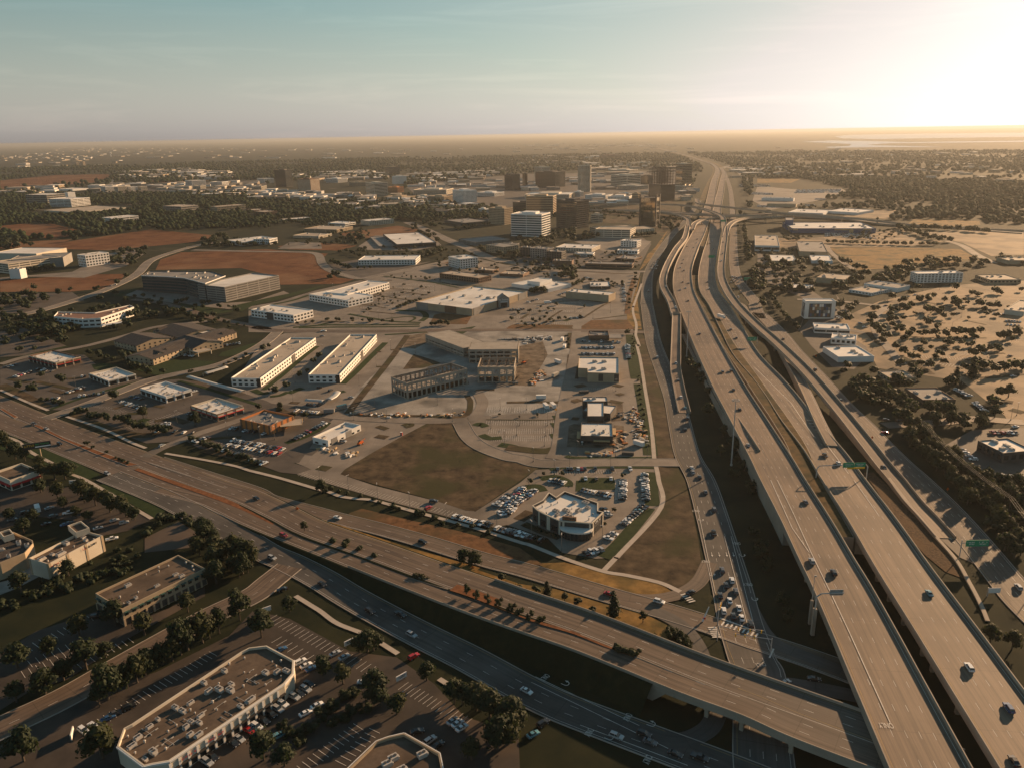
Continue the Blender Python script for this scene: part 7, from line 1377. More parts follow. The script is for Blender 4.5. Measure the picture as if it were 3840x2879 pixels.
def put_car(p, rz, col, kd, where, group, z):
 K = KIND[kd]; lab = '%s %s %s' % (CARN[col], KN[kd], where)
 if p.length < NEAR:
  o = empty('car' if kd != 'pickup' else 'pickup_truck', (p.x, p.y, z), rz); link(K['body'][col], 'body', o); link(K['glass'], 'cabin_glass', o)
  for x in K['ax']:
   for s in (1, -1): link(K['wheel'], 'wheel', o, (x, s * (K['W'] - .1), K['r']))
  for s in (1, -1): link(K['hl'], 'headlight', o, (K['L'], s * K['W'] * .68, .68 if kd == 'sedan' else .85)); link(K['tl'], 'tail_light', o, (-K['L'], s * K['W'] * .7, .8 if kd == 'sedan' else .98))
 else: o = link(K['one'][col], 'car' if kd != 'pickup' else 'pickup_truck', None, (p.x, p.y, z), rz)
 tag(o, lab, 'car' if kd != 'pickup' else 'pickup', group); return o
def car(p, rz, col, kd='sedan', where='', group=None, z=0.0): CARS.append((Vector((p.x, p.y, 0)), rz, col, kd, where, group, z))
def kind_for(c): return random.choices(('sedan', 'suv', 'pickup'), (0.5, 0.38, 0.12))[0]
def drive(rname, s, cols, where, group, z=0.0, rev=False, kinds=None):
 """cars on a road: heading along the road"""
 rd = ROADS[rname]
 for k, (uv, c) in enumerate(zip(pix(s), cols)):
  g = gp(uv, z + 0.5); i = min(range(len(rd.ctr)), key=lambda q: (rd.ctr[q].to_2d() - g.to_2d()).length); zz = rd.ctr[i].z + rd.zup; g = gp(uv, zz + 0.5)
  i = min(range(len(rd.ctr)), key=lambda q: (rd.ctr[q].to_2d() - g.to_2d()).length); d = Vector((-rd.sd[i].y, rd.sd[i].x)); rz = math.atan2(d.y, d.x) + (math.pi if rev else 0)
  car(Vector((g.x, g.y, 0)), rz, c, kinds[k] if kinds else kind_for(c), where, group, zz)
def row(s0, s1, cols, where, group, side=1, ang=0.0, z=0.12, jit=0.25):
 """parked cars from s0 to s1; '.' leaves a stall empty"""
 a, b = gl(s0)[0], gl(s1)[0]; d = b - a; e = d.normalized(); n = len(cols); base = math.atan2(e.y, e.x) + math.pi / 2 * side + ang
 for k, c in enumerate(cols):
  if c == '.': continue
  p = a + d * ((k + 0.5) / n) + Vector((-e.y, e.x, 0)) * random.uniform(-jit, jit); car(p, base + (math.pi if random.random() < 0.4 else 0) + random.uniform(-.03, .03), c, kind_for(c), where, group, z)
# moving traffic
drive('HL', 'd2:400,180 d2:452,670 d2:632,765', 'gsk', 'driving on the near left carriageway', 'cars on the left carriageway', 9, kinds=['sedan', 'suv', 'suv'])
drive('HL', 'c1:1600,225 c1:1790,540 c1:1860,530 c1:1880,688 c1:1932,850 c1:2003,1145', 'ggkkks', 'farther up the left carriageway', 'cars on the left carriageway', 8)
drive('HL', 'c0:1455,1080 c0:1465,1050 c0:1440,1115 c0:1470,1140 c0:1460,1235 c0:1508,1245 c0:1440,1300 c0:1485,1285 c0:1505,1390 c0:1550,950 c0:1580,880 c0:1575,910 c0:1495,940', 'kgskkgswksgwk', 'far along the left carriageway', 'cars far along the freeway', 6)
drive('HR', 'd2:1425,935 d2:1757,1550 d3:2085,1160 d3:2130,1600', 'twbk', 'driving on the near right carriageway', 'cars on the right carriageway', 9, rev=False, kinds=['sedan', 'suv', 'suv', 'sedan'])
drive('HR', 'd1:560,1230 d1:672,1297 c1:1905,260 c1:1858,190', 'kwkg', 'farther up the right carriageway', 'cars on the right carriageway', 8)
drive('HR', 'c0:1665,1235 c0:1680,1292 c0:1685,915 c0:1705,895 c0:1715,960', 'gskwg', 'far along the right carriageway', 'cars far along the freeway', 6)
drive('RR', 'd1:1050,1330 c0:1790,860 c0:1795,905 c0:1790,1000 c0:1780,1060', 'kgkgs', 'on the right flyover ramp', 'cars on the ramps', 8)
drive('LR', 'c1:1404,472 c0:1322,1270 c0:1378,1390 c0:1400,1445 c0:1415,955 c0:1450,885', 'swkwwg', 'on the left ramp', 'cars on the ramps', 6)
drive('LF', 'c1:1248,420 c1:1422,612 c1:1445,750 c1:1478,838 c1:1498,922 c1:1482,1015', 'skwtkk', 'southbound on the frontage road past the shops', 'cars on the frontage road')
drive('LF', 'c1:1537,1335 c1:1545,1370 c1:1600,1410 c1:1650,1535 c2:1720,240 c2:1718,435', 'wskggk', 'southbound beside the restaurant on the frontage road', 'cars on the frontage road')
drive('LF', 'c2:1787,745 c2:1820,870 c2:1868,830 c2:1772,955 c2:1850,997 c2:1900,922 c2:1800,1082 c2:1928,1060 c2:1880,1125 c2:1950,1140 c2:2022,1190', 'gkwkwgwwkwk', 'waiting in the queue at the zebra crossing', 'cars queued at the junction', kinds=['suv', 'sedan', 'suv', 'sedan', 'sedan', 'suv', 'suv', 'sedan', 'sedan', 'sedan', 'suv'])
drive('LF', 'c0:1215,1085 1235,1090 1200,1105 1225,1110 1250,1100 1195,1125 1215,1130 1240,1125 1180,1250 1175,1310 1255,1050 1205,1120 1230,1070', 'swkgwskwgkkws', 'in the far frontage queue', 'cars in the far frontage queue')
drive('RF', 'd1:480,520 d1:688,773 d1:215,268', 'kgk', 'on the right frontage road', 'cars on the right frontage road', rev=False)
drive('RF', 'c0:1870,1190 1890,1195 1905,1200 1880,1215 1900,1225 1920,1210 1925,1235 1885,1235 1860,1240 1925,1275 1945,1325 1885,1300 1920,1360', 'wskwgswkswkgw', 'in the right frontage queue far away', 'cars in the right far queue')
drive('RF', 'd2:2165,885', 's', 'at the right edge of the picture', 'cars on the right frontage road')
car(gl('d1:1058,1048')[0], 2.6, 'r', 'sedan', 'turning at the right frontage entrance', 'cars on the right frontage road', 0.13)
for s, c in (('d1:1065,945', 'k'), ('d1:1180,950', 'k')): car(gl(s)[0], 0.1, c, 'suv', 'waiting in the side street on the right', 'cars in the right side street', 0.13)
drive('U', 'b2:698,308 b2:1405,512 c2:850,940 c2:1265,1005', 'wkrw', 'on the north frontage road', 'cars on the north frontage road', kinds=['sedan', 'suv', 'sedan', 'suv'])
drive('slip', 'c2:1525,928', 'k', 'turning on the slip road', None)
drive('M2', 'b2:250,455 a1:890,1382 a1:495,1135', 'rsk', 'on the south carriageway', 'cars on the avenue', kinds=['suv', 'suv', 'suv'])
drive('M1', 'b2:25,148 a1:385,1010 a1:280,970', 'ksg', 'on the north carriageway', 'cars on the avenue')
drive('S', 'b2:155,642 b2:570,858 b2:968,1085 b2:1220,1110 b2:1312,1280 c3:165,1018 c3:910,1393 c3:1190,1440 c3:1400,1540 c3:1600,1570 c3:1140,1375', 'skkkswsgkkk', 'on the dark south frontage road', 'cars on the south frontage road')
car(gl('b2:240,915')[0], 3.6, 'k', 'sedan', 'leaving the tan street', None, 0.22); car(gl('b3:1330,745')[0], 0.75, 'r', 'suv', 'leaving the dark shopping lot', None, 0.13); car(gl('b3:915,955')[0], 0.0, 'w', 'sedan', 'turning on the lot drive', None, 0.13)
car(gl('c3:300,1300')[0], 0.7, 'k', 'suv', 'leaving the lower lot', None, 0.13); car(gl('d3:230,960')[0], 0.5, 's', 'sedan', 'under the bridge end', None, 0.13); car(gl('d3:470,930')[0], -0.2, 'k', 'sedan', 'under the freeway', None, 0.13)
drive('T6', 'a1:1345,1150', 's', 'entering the shop drive', None); drive('T3', 'b1:582,203 b1:570,245', 'wg', 'on the street behind the paired offices', 'cars on the back street')
drive('T4', 'a0:920,1268 a0:962,1255 a0:1545,945', 'gwk', 'on the curved road by the fields', 'cars on the curved road')
# parked rows
G = 'cars parked around the middle restaurant'
row('c2:0,290', 'c2:160,95', 'kwwgsbwtgk', 'in the inner row left of the restaurant', G, 1); row('c2:60,210', 'c2:255,75', 'wgwskbwgw.', 'in the outer row left of the restaurant', G, 1)
row('b2:2080,265', 'c2:130,70', 'gkwbgkwrkbw', 'in the far left row by the middle restaurant', G, 1); row('b2:2005,225', 'b2:2130,120', 'swgwk', 'at the bare lot side of the left row', G, 1); row('b2:2030,290', 'b2:2090,275', 'ww', 'at the tip of the left island', G, 1)
row('b2:1655,305', 'b2:1980,385', 'wkwwwwkwkk', 'in the verge row left of the restaurant', G, 1); row('b2:2010,400', 'b2:2211,460', 'wgsgkw', 'continuing the verge row near the restaurant', G, 1); row('c2:0,420', 'c2:300,510', 'gkgwwgk.k', 'in the verge row below the restaurant', G, 1)
row('c2:615,85', 'c2:880,140', 'gswwkkws', 'in the row behind the restaurant lawn', G, 1); row('c1:965,1440', 'c2:965,170', 'kwwkswksgk', 'in the inner column right of the restaurant', G, 1)
row('c1:1140,1385', 'c2:1155,175', 'wkssgwwwkgkg', 'in the outer column by the verge path', G, 1); row('c2:1145,215', 'c2:830,500', 'kktgkkwwg...wkw', 'in the diagonal row right of the restaurant', G, 1); row('c2:635,620', 'c2:800,575', 'kwws', 'in the curved corner below the restaurant', G, 1)
row('c1:350,1440', 'c1:490,1470', 'wgkkw', 'on the island behind the restaurant', G, 1); row('c1:410,1350', 'c1:890,1350', 'g..kk.wrk..k....k', 'along the side street north of the restaurant', G, 1); row('c1:640,1430', 'c1:880,1430', 'w..o...w', 'at the back of the green lawn', G, 1)
row('c2:780,240', 'c2:860,310', 'kws', 'right beside the restaurant wall', G, 1); car(gl('c1:1024,1350')[0], 1.57, 'w', 'pickup', 'alone by the verge path', G, 0.12); car(gl('b2:1495,182')[0], 0.0, 'k', 'suv', 'on the lane by the bare lot', None, 0.12); car(gl('b2:1452,238')[0], 0.9, 'r', 'suv', 'crossing the stalls by the bare lot', None, 0.12)
G = 'cars parked behind the square white store'
row('c1:615,345', 'c1:900,345', 'gkwkwkwgkwkswkwg', 'in the front double row behind the square store', G, 1); row('c1:615,395', 'c1:900,398', 'kwgkwwkwgkwkwkgw', 'in the second row behind the square store', G, 1); row('c1:620,292', 'c1:950,300', 'kg.w..k.wg...w.ww', 'under the terrace restaurant', G, 1)
row('c1:1000,320', 'c1:1010,440', 'wsgwkgkrksk', 'in the side column by the green verge', G, 1)
G = 'cars parked at the left-hand shops'
row('a1:1000,790', 'a1:1200,860', 'wgwskwk', 'before the square white shop', G, 1); row('a1:1075,745', 'a1:1190,775', 'gbk', 'in the corner by the square white shop', G, 1); row('a1:1330,985', 'a1:1420,975', 'www', 'on the island before the mural shop', G, 1)
row('a1:1290,1035', 'a1:1620,1050', 'w...k.w.k', 'along the hedge before the mural shop', G, 1); row('a1:1540,890', 'a1:1680,900', 'gwk', 'by the mural shop front', G, 1); row('a1:640,750', 'a1:880,720', 'wwgkwk', 'in the row by the tan side street', G, 1); row('a1:550,720', 'a1:700,670', 'wskwg', 'before the terrace shop', G, 1)
row('a1:40,510', 'a1:150,480', 'gwg', 'at the brown strip, left', G, 1); row('a1:120,590', 'a1:260,540', 'wrwgk', 'in the middle row at the brown strip', G, 1); row('a1:300,525', 'a1:460,540', 'kw.g', 'in front of the brown strip', G, 1); row('a1:420,770', 'a1:500,765', 'kw', 'at the hedge of the brown strip', G, 1)
row('a1:670,585', 'a1:720,580', 'wk', 'beside the terrace shop', G, 1); row('a1:1590,700', 'a1:1640,715', 'w', 'in the yard of the square white shop', G, 1)
G = 'cars in the orange restaurant car park'
row('a1:1920,1110', 'b1:260,1190', 'wswgskwwkgkrw', 'in the upper row of the full car park', G, 1); row('a1:1880,1150', 'b1:230,1225', 'wgwkwwwkwkrwr', 'in the second full row', G, 1); row('a1:1600,1130', 'a1:1740,1080', 'wkwg', 'at the left end of the full car park', G, 1)
row('a1:1840,1190', 'a1:2050,1250', 'w.kk', 'near the hedge of the full car park', G, 1); row('a1:1900,1010', 'a1:2211,1060', 'wk.wgk.w', 'along the wall of the orange restaurant', G, 1); row('b1:330,1110', 'b1:600,965', 'kgskr.kgsw', 'in the slanted row right of the orange restaurant', G, 1)
row('a1:2080,1270', 'b1:100,1310', 'w.kkw', 'at the bottom of the full car park', G, 1)
G = 'cars behind the paired offices'
row('b1:440,815', 'b1:560,820', 'kgsk', 'under the curved carport', G, 1); row('b1:345,865', 'b1:545,885', 'w.wgsww', 'before the curved carport', G, 1); car(gl('b1:640,700')[0], 1.2, 'k', 'suv', 'before the right-hand paired office', None, 0.12); car(gl('b1:810,757')[0], 0.0, 's', 'sedan', 'at the site fence', None, 0.12); car(gl('b1:550,675')[0], 0.1, 'k', 'suv', 'under the entrance of the right-hand paired office', None, 0.12)
row('a1:1820,330', 'a1:2000,310', 'wkwgkgw', 'before the shingled residence', G, 1); row('a1:1530,410', 'a1:1610,415', 'wgww', 'under the trees by the porch', G, 1)
car(gl('b1:745,1120')[0], -0.4, 's', 'suv', 'beside the unfinished white shop', None, 0.12)
G = 'cars in the dark lower lots'
row('b3:200,1090', 'b3:300,1070', '.', '', G);
for s, rz, c, kd in (('a3:695,1360', -0.6, 'w', 'suv'), ('a3:775,1320', -0.6, 'w', 'sedan'), ('b3:392,788', 0.75, 'w', 'suv'), ('b3:440,818', 0.75, 'w', 'sedan'), ('b3:480,845', 0.75, 'b', 'sedan'), ('b3:232,685', 0.7, 'b', 'sedan'), ('b3:680,718', 0.75, 's', 'sedan'), ('b3:755,748', 0.75, 's', 'sedan'),
     ('b3:245,1138', -0.6, 'w', 'suv'), ('b3:205,1180', -0.6, 's', 'suv'), ('b3:342,1078', -0.6, 's', 'suv'), ('b3:435,1015', -0.6, 's', 'suv'), ('b3:462,970', -0.6, 'k', 'sedan'), ('b3:385,1050', -0.6, 'k', 'sedan'), ('b3:150,1225', -0.6, 'k', 'suv'), ('b3:30,1325', -0.6, 'w', 'suv'), ('b3:90,1280', -0.6, 'k', 'suv'),
     ('a3:2070,1360', -0.6, 'r', 'sedan'), ('a3:2110,1325', -0.6, 'w', 'sedan'), ('a3:1985,1425', -0.6, 's', 'sedan'), ('a3:1935,1465', -0.6, 'k', 'suv'), ('a3:1720,1620', -0.6, 's', 'suv'), ('a3:1765,1580', -0.6, 'k', 'suv'), ('b3:1655,1280', 0.75, 's', 'sedan'), ('b3:1695,1300', 0.75, 'w', 'sedan'), ('b3:1730,1335', 0.75, 'w', 'sedan'),
     ('b3:1465,1440', 0.8, 's', 'suv'), ('b3:1360,1365', 0.3, 'k', 'sedan'), ('b3:1530,1480', 0.8, 'k', 'sedan'), ('b3:435,1215', 0.7, 'w', 'sedan'), ('b3:530,1150', 0.7, 'w', 'sedan'), ('b3:205,1405', 0.7, 't', 'suv'), ('a3:1070,1165', 0.7, 'k', 'suv'), ('a3:955,1215', 0.7, 'g', 'sedan'), ('a3:900,1255', 0.7, 'b', 'sedan'),
     ('a2:930,495', 0.45, 'w', 'pickup'), ('a2:950,340', 0.6, 's', 'sedan'), ('a2:1030,360', 0.6, 's', 'suv'), ('a2:570,280', 0.4, 'w', 'pickup'), ('a2:410,238', 0.8, 's', 'sedan'), ('a2:445,305', 0.8, 'g', 'suv'), ('a2:540,375', 0.8, 'b', 'sedan'), ('a2:575,362', 0.8, 'g', 'sedan'), ('a2:210,275', 0.8, 'k', 'suv'), ('a2:815,405', 0.6, 's', 'sedan'), ('a2:385,370', 0.8, 'k', 'sedan'), ('a2:690,155', 0.5, 'k', 'sedan'), ('a2:105,335', 0.8, 'g', 'sedan'), ('c3:220,1390', 0.6, 't', 'sedan'), ('a2:800,1140', 0.2, 'k', 'suv')):
 car(gl(s)[0], rz, c, kd, 'in the dark lower-left lots' if s[0] in 'ab' else 'waiting at the lower lot exit', G, 0.12)
G = 'cars around the big store'
row('c0:20,1470', 'c0:150,1462', 'gkkwgk', 'before the big store front', G, 1); row('c0:520,1540', 'c0:640,1530', 'wgwkg', 'on the island in the empty lot', G, 1); row('c0:965,1250', 'c0:975,1400', 'wskgwkwsgkw.ws', 'in the column along the frontage trees', G, 1); row('c0:430,1345', 'c0:490,1325', 'sgw', 'beside the long retail box', G, 1); row('c0:170,1410', 'c0:260,1380', 'w.g.w', 'at the gym corner', G, 1); row('c0:660,1095', 'c0:1020,1105', 'wkgwrkwsgkwwkgwk', 'before the low retail strip', G, 1); row('c0:200,1085', 'c0:420,1105', 'kwkgwkk.wk', 'before the dark hotel', G, 1)
row('c0:640,1200', 'c0:720,1215', 'kwgw', 'beside the dark shop', G, 1)
G = 'cars in the right-hand lots'
row('d1:1640,690', 'd1:1760,750', 'wsgwkw', 'in the upper line among the trees', G, 1); row('d1:1800,800', 'd1:1900,880', 'swgkws', 'in the slanted line among the trees', G, 1); row('d1:1690,1180', 'd1:1800,1285', 'gwsw', 'before the restaurant at the right edge', G, 1); row('d1:1980,1410', 'd1:2211,1420', 'wwswkk', 'at the bottom of the right-edge lot', G, 1); row('d1:1930,1050', 'd1:2160,1050', 'rorowk', 'behind the restaurant at the right edge', G, 1)
row('d0:2050,1560', 'd0:2190,1570', 'wgswkw', 'far right in the tan lot', G, 1); row('d0:1950,1500', 'd0:2050,1510', 'gwsk', 'upper far right in the tan lot', G, 1); row('d0:2060,1590', 'd0:2180,1600', 'swgk', 'lower far right in the tan lot', G, 1); row('d0:665,1525', 'd0:700,1545', 'ws', 'beside the patchwork building', G, 1)
for s, c in (('d0:850,1580', 's'), ('d0:1310,1345', 'w'), ('d1:2120,580', 'w'), ('d1:2095,415', 'k'), ('d1:890,175', 'w'), ('d0:1065,1435', 'g'), ('d1:2140,1000', 'w'), ('d1:1770,1400', 's')): car(gl(s)[0], 0.2, c, 'sedan', 'alone in the tan lot on the right', G, 0.12)
CARS.sort(key=lambda c: c[0].length)
for c in CARS[:300]: put_car(*c)
fm = MB(); FCM = list(CP);
for p, rz, col, kd, where, group, z in CARS[300:]:
 K = KIND[kd]; me = K['one'][col]; co, si = math.cos(rz), math.sin(rz); mi = [FCM.index(col), len(FCM), len(FCM) + 1, len(FCM) + 2, len(FCM) + 3, len(FCM) + 4]; n0 = len(fm.v)
 fm.v += [(p.x + v.co.x * co - v.co.y * si, p.y + v.co.x * si + v.co.y * co, z + v.co.z) for v in me.vertices]; fm.f += [tuple(i + n0 for i in f.vertices) for f in me.polygons]; fm.m += [mi[f.material_index] for f in me.polygons]
tag(fm.build('distant_cars', [CP[c] for c in FCM] + [M['hvac_dark'], M['glass'], M['rubber'], M['lamp_clear'], M['lamp_red']]), 'small cars on far roads and in far lots', 'cars', kind='stuff')
# dealer lots far beyond the interchange: many bright cars, one mass
def car_mass(name, label, polys, n, seed, sz=(4.4, 1.9, 1.5)):
 rnd = random.Random(seed); m = MB()
 for s, cnt in zip(polys, n):
  P = gl(s); a, b, c, d = P
  rows_ = max(2, int(cnt ** 0.5 / 1.6)); per = cnt // rows_
  for i in range(rows_):
   for j in range(per):
    u = (j + 0.5) / per; v = (i + 0.5) / rows_; p = (a.lerp(b, u)).lerp(d.lerp(c, u), v)
    if rnd.random() < .12: continue
    m.box((p.x, p.y, sz[2] * .4), (sz[0], sz[1], sz[2] * .6), rnd.uniform(-.1, .1), rnd.choice((0, 0, 0, 1, 2, 3))); m.box((p.x - .2, p.y, sz[2] * .85), (sz[0] * .5, sz[1] * .85, sz[2] * .45), 0, 4, 0.8)
 tag(m.build(name, [CP['w'], CP['s'], CP['k'], CP['g'], M['glass']]), label, kind='stuff'); bpy.data.objects[name]['category'] = 'cars'
car_mass('dealer_cars', 'dense bright rows of parked cars in far dealer lots beyond the interchange', ['d0:330,470 700,465 680,495 300,500', 'd0:810,470 1050,470 1060,486 820,488', 'c0:1930,420 2180,430 2190,450 1930,445', 'd0:0,600 140,605 150,620 0,615', 'd0:400,595 470,595 475,605 400,605', 'c0:2000,490 2211,500 2211,515 2010,510', 'd0:480,545 560,545 560,553 480,553', 'd0:560,830 900,830 1000,880 560,860'], [300, 160, 120, 60, 40, 80, 30, 110], 3)
# trucks
def box_truck(s, rz, lab, z=0.0, cabc='w', L_=6.5, group=None):
 g = gp(pix(s)[0], z); o = empty('box_truck', (g.x, g.y, z + 0.1), rz); tag(o, lab, 'truck', group)
 MB().box((-0.9, 0, 2.2), (L_, 2.4, 2.6)).build('cargo_box', M['white_wall'], o); MB().box((L_ / 2 + 0.2, 0, 1.35), (1.9, 2.2, 1.7), taper=0.9).build('cab', CP[cabc], o); MB().box((L_ / 2 + 0.85, 0, 1.75), (0.75, 2.0, 0.7)).build('windscreen', M['glass'], o)
 for x in (L_ / 2, -L_ / 2 + 0.6):
  for q in (1, -1): link(KIND['pickup']['wheel'], 'wheel', o, (x, q * 1.0, 0.5), 0, (1.25, 1.4, 1.25))
 MB().box((-0.6, 0, 0.75), (L_, 1.2, 0.25)).build('chassis', M['steel'], o); return o
box_truck('c1:1780,95', -1.15, 'white box truck on the far right carriageway', 6.6, L_=9); box_truck('a2:315,255', 2.2, 'white box truck parked in the lot behind the red-awning shop'); box_truck('c0:340,1415', 0.4, 'white delivery truck in the empty store lot')
for s, rz, lab in (('c1:325,840', -1.3, 'white trailer standing in the new lot, left of two'), ('c1:385,835', -1.3, 'white trailer standing in the new lot, right of two'), ('c1:425,470', -1.0, 'white site trailer on the building yard'), ('c1:405,580', 0.9, 'cream site trailer on the building yard'), ('b1:630,880', 0.05, 'grey open container near the site entrance'), ('b1:735,850', 0.7, 'teal-topped container beside the grey one'), ('c1:1095,1150', -0.8, 'pale storage container at the yard verge'), ('c1:640,715', 0.1, 'dark blue skip by the store drive'), ('c1:1005,1225', -0.2, 'dark skip on the side street'), ('c1:460,285', 1.4, 'white site trailer by the site road, upper'), ('c1:478,345', 1.4, 'white site trailer by the site road, lower'), ('c1:285,765', 0.0, 'pale long bin beside the new lot')):
 g = gl(s)[0]; o = empty('trailer', (g.x, g.y, 0.1), rz); tag(o, lab, 'trailer'); dark = 'dark' in lab
 MB().box((0, 0, 1.9 if not dark else 1.0), (7.5, 2.5, 2.7 if not dark else 1.7)).build('box_body', M['dark_wall' if dark else ('grey_wall' if 'grey' in lab else 'cream_wall' if 'cream' in lab else 'white_wall')], o); MB().box((0, 0, 0.35), (7.0, 1.4, 0.3)).build('chassis', M['steel'], o)
 if 'teal' in lab: MB().box((0, 0, 3.3), (7.5, 2.5, 0.12)).build('roof_sheet', M['teal'], o)
 for x in (-2.4, 2.4):
  for q in (1, -1): link(KIND['pickup']['wheel'], 'wheel', o, (x, q * 1.0, 0.4))
# telehandlers and site clutter
for s, rz, lab in (('b1:890,1140', 1.0, 'orange telehandler beside the unfinished white shop'), ('c1:140,475', 0.4, 'orange machine at the edge of the concrete frame'), ('c1:935,910', 0.6, 'grey digger among rubble by the stepped building'), ('c1:70,640', 0.3, 'dark digger below the concrete frame')):
 g = gl(s)[0]; o = empty('site_machine', (g.x, g.y, 0.1), rz); tag(o, lab, 'machine'); c = M['orange'] if 'orange' in lab else M['grey_wall']
 MB().box((0, 0, 1.2), (4.2, 2.0, 1.1)).build('body', c, o); MB().box((-0.3, 0.5, 2.3), (1.4, 0.9, 1.3), taper=0.85).build('cab', M['glass'], o); MB().tube((-1.8, -0.5, 2.0), (3.8, -0.5, 2.9), 0.22, n=6).build('boom', c, o)
 for x in (-1.4, 1.4):
  for q in (1, -1): link(KIND['pickup']['wheel'], 'wheel', o, (x, q * 1.0, 0.6), 0, (1.6, 1.6, 1.6))
for s, lab in (('b1:1228,1065', 'red portable toilet at the edge of the bare lot'), ('c1:1050,855', 'red portable toilet at the yard verge'), ('c1:625,1145', 'teal portable toilet in the bare bed')):
 g = gl(s)[0]; o = empty('portable_toilet', (g.x, g.y, 0.1)); tag(o, lab, 'toilet cabin'); c = M['teal'] if 'teal' in lab else M['red']; MB().box((0, 0, 1.1), (1.3, 1.3, 2.2)).build('cabin', c, o); MB().box((0, 0, 2.28), (1.35, 1.35, 0.16)).build('roof', M['white_wall'], o); MB().box((0, -0.67, 1.05), (0.8, 0.05, 1.9)).build('door', M['grey_wall'], o)
rnd = random.Random(5)
def clutter(name, label, s, n, mats, sz):
 P = gl(s); m = MB(); xs = [p.x for p in P]; ys = [p.y for p in P]
 for k in range(n):
  t = rnd.random() * (len(P) - 1); i = int(t); p = P[i].lerp(P[i + 1], t - i) + Vector((rnd.gauss(0, 2.0), rnd.gauss(0, 2.0), 0)); m.box((p.x, p.y, 0.5), (rnd.uniform(*sz), rnd.uniform(0.5, 1.6), rnd.uniform(0.4, 1.4)), rnd.uniform(0, 3), rnd.randrange(len(mats)))
 o = m.build(name, [M[q] for q in mats]); tag(o, label, 'materials', kind='stuff')
clutter('building_materials', 'jumbled building materials along the yard verge', 'c1:1040,860 1070,920 1090,980 1110,1060 1120,1120', 70, ['timber', 'white_wall', 'orange_wall', 'dark_wall', 'tilt', 'metal'], (1.0, 4.5))
clutter('building_materials', 'stacked pipes and formwork behind the concrete frames', 'c1:10,270 120,275 250,260 350,265 150,300', 60, ['dark_wall', 'metal', 'white_wall', 'tilt'], (3, 12))
clutter('building_materials', 'scattered panels and spoil along the site fence', 'b1:800,880 1000,900 1250,905 1600,905 1740,880', 60, ['timber', 'white_wall', 'steel', 'tilt', 'orange_wall'], (0.8, 3))
clutter('building_materials', 'timber and pallets by the unfinished shops', 'c1:700,1230 860,1225 950,1150 960,1050', 40, ['timber', 'tilt', 'orange_wall', 'white_wall'], (1, 6))
clutter('building_materials', 'rubble and boards right of the concrete frame', 'c1:220,640 260,560 300,540 270,600', 60, ['timber', 'tilt', 'white_wall', 'orange_wall'], (1, 4))
clutter('building_materials', 'props and panels beside the unfinished white shop', 'b1:560,1170 640,1190 760,1215 830,1235', 30, ['timber', 'tilt', 'white_wall'], (1, 4))
# curved carports
def carport(lab, s, wd=5.5, h=2.8, m='metal'):
 L0 = smooth_line(gl(s), 5); sd = side_of(L0); vs = []; fs = []; N = 7
 c = L0[len(L0) // 2]; o = empty('carport', (c.x, c.y, 0)); tag(o, lab, 'carport')
 for p, r in zip(L0, sd):
  for k in range(N):
   t = k / (N - 1); vs.append(p - c + r * (wd * (t - 0.5)) + Vector((0, 0, h + 0.9 * math.sin(math.pi * t))))
 for i in range(len(L0) - 1):
  for k in range(N - 1): fs.append((i * N + k, i * N + k + 1, (i + 1) * N + k + 1, (i + 1) * N + k))
 r_ = mesh_obj('arched_roof', vs, fs, M[m], o, True); md = r_.modifiers.new('thick', 'SOLIDIFY'); md.thickness = 0.12
 for i in range(0, len(L0), 3):
  p = L0[i] - c - sd[i] * (wd * 0.45); MB().tube((p.x, p.y, 0), (p.x, p.y, h), 0.12, n=6).build('post', M['white_wall'], o)
carport('long arched blue-grey carport left of the paired offices', 'a1:1570,605 1720,650 1860,690 2020,730'); carport('short curved carport beside the long arched one', 'a1:1700,580 1770,560 1880,525')
carport('curved carport sheltering cars by the site, left bend', 'b1:440,800 510,805 585,810'); carport('curved carport by the site, right bend', 'b1:620,800 670,770 700,735'); carport('pale tensile carport behind the bent white office', 'a1:840,180 940,165 1040,150', 7, 3.0, 'white_wall')
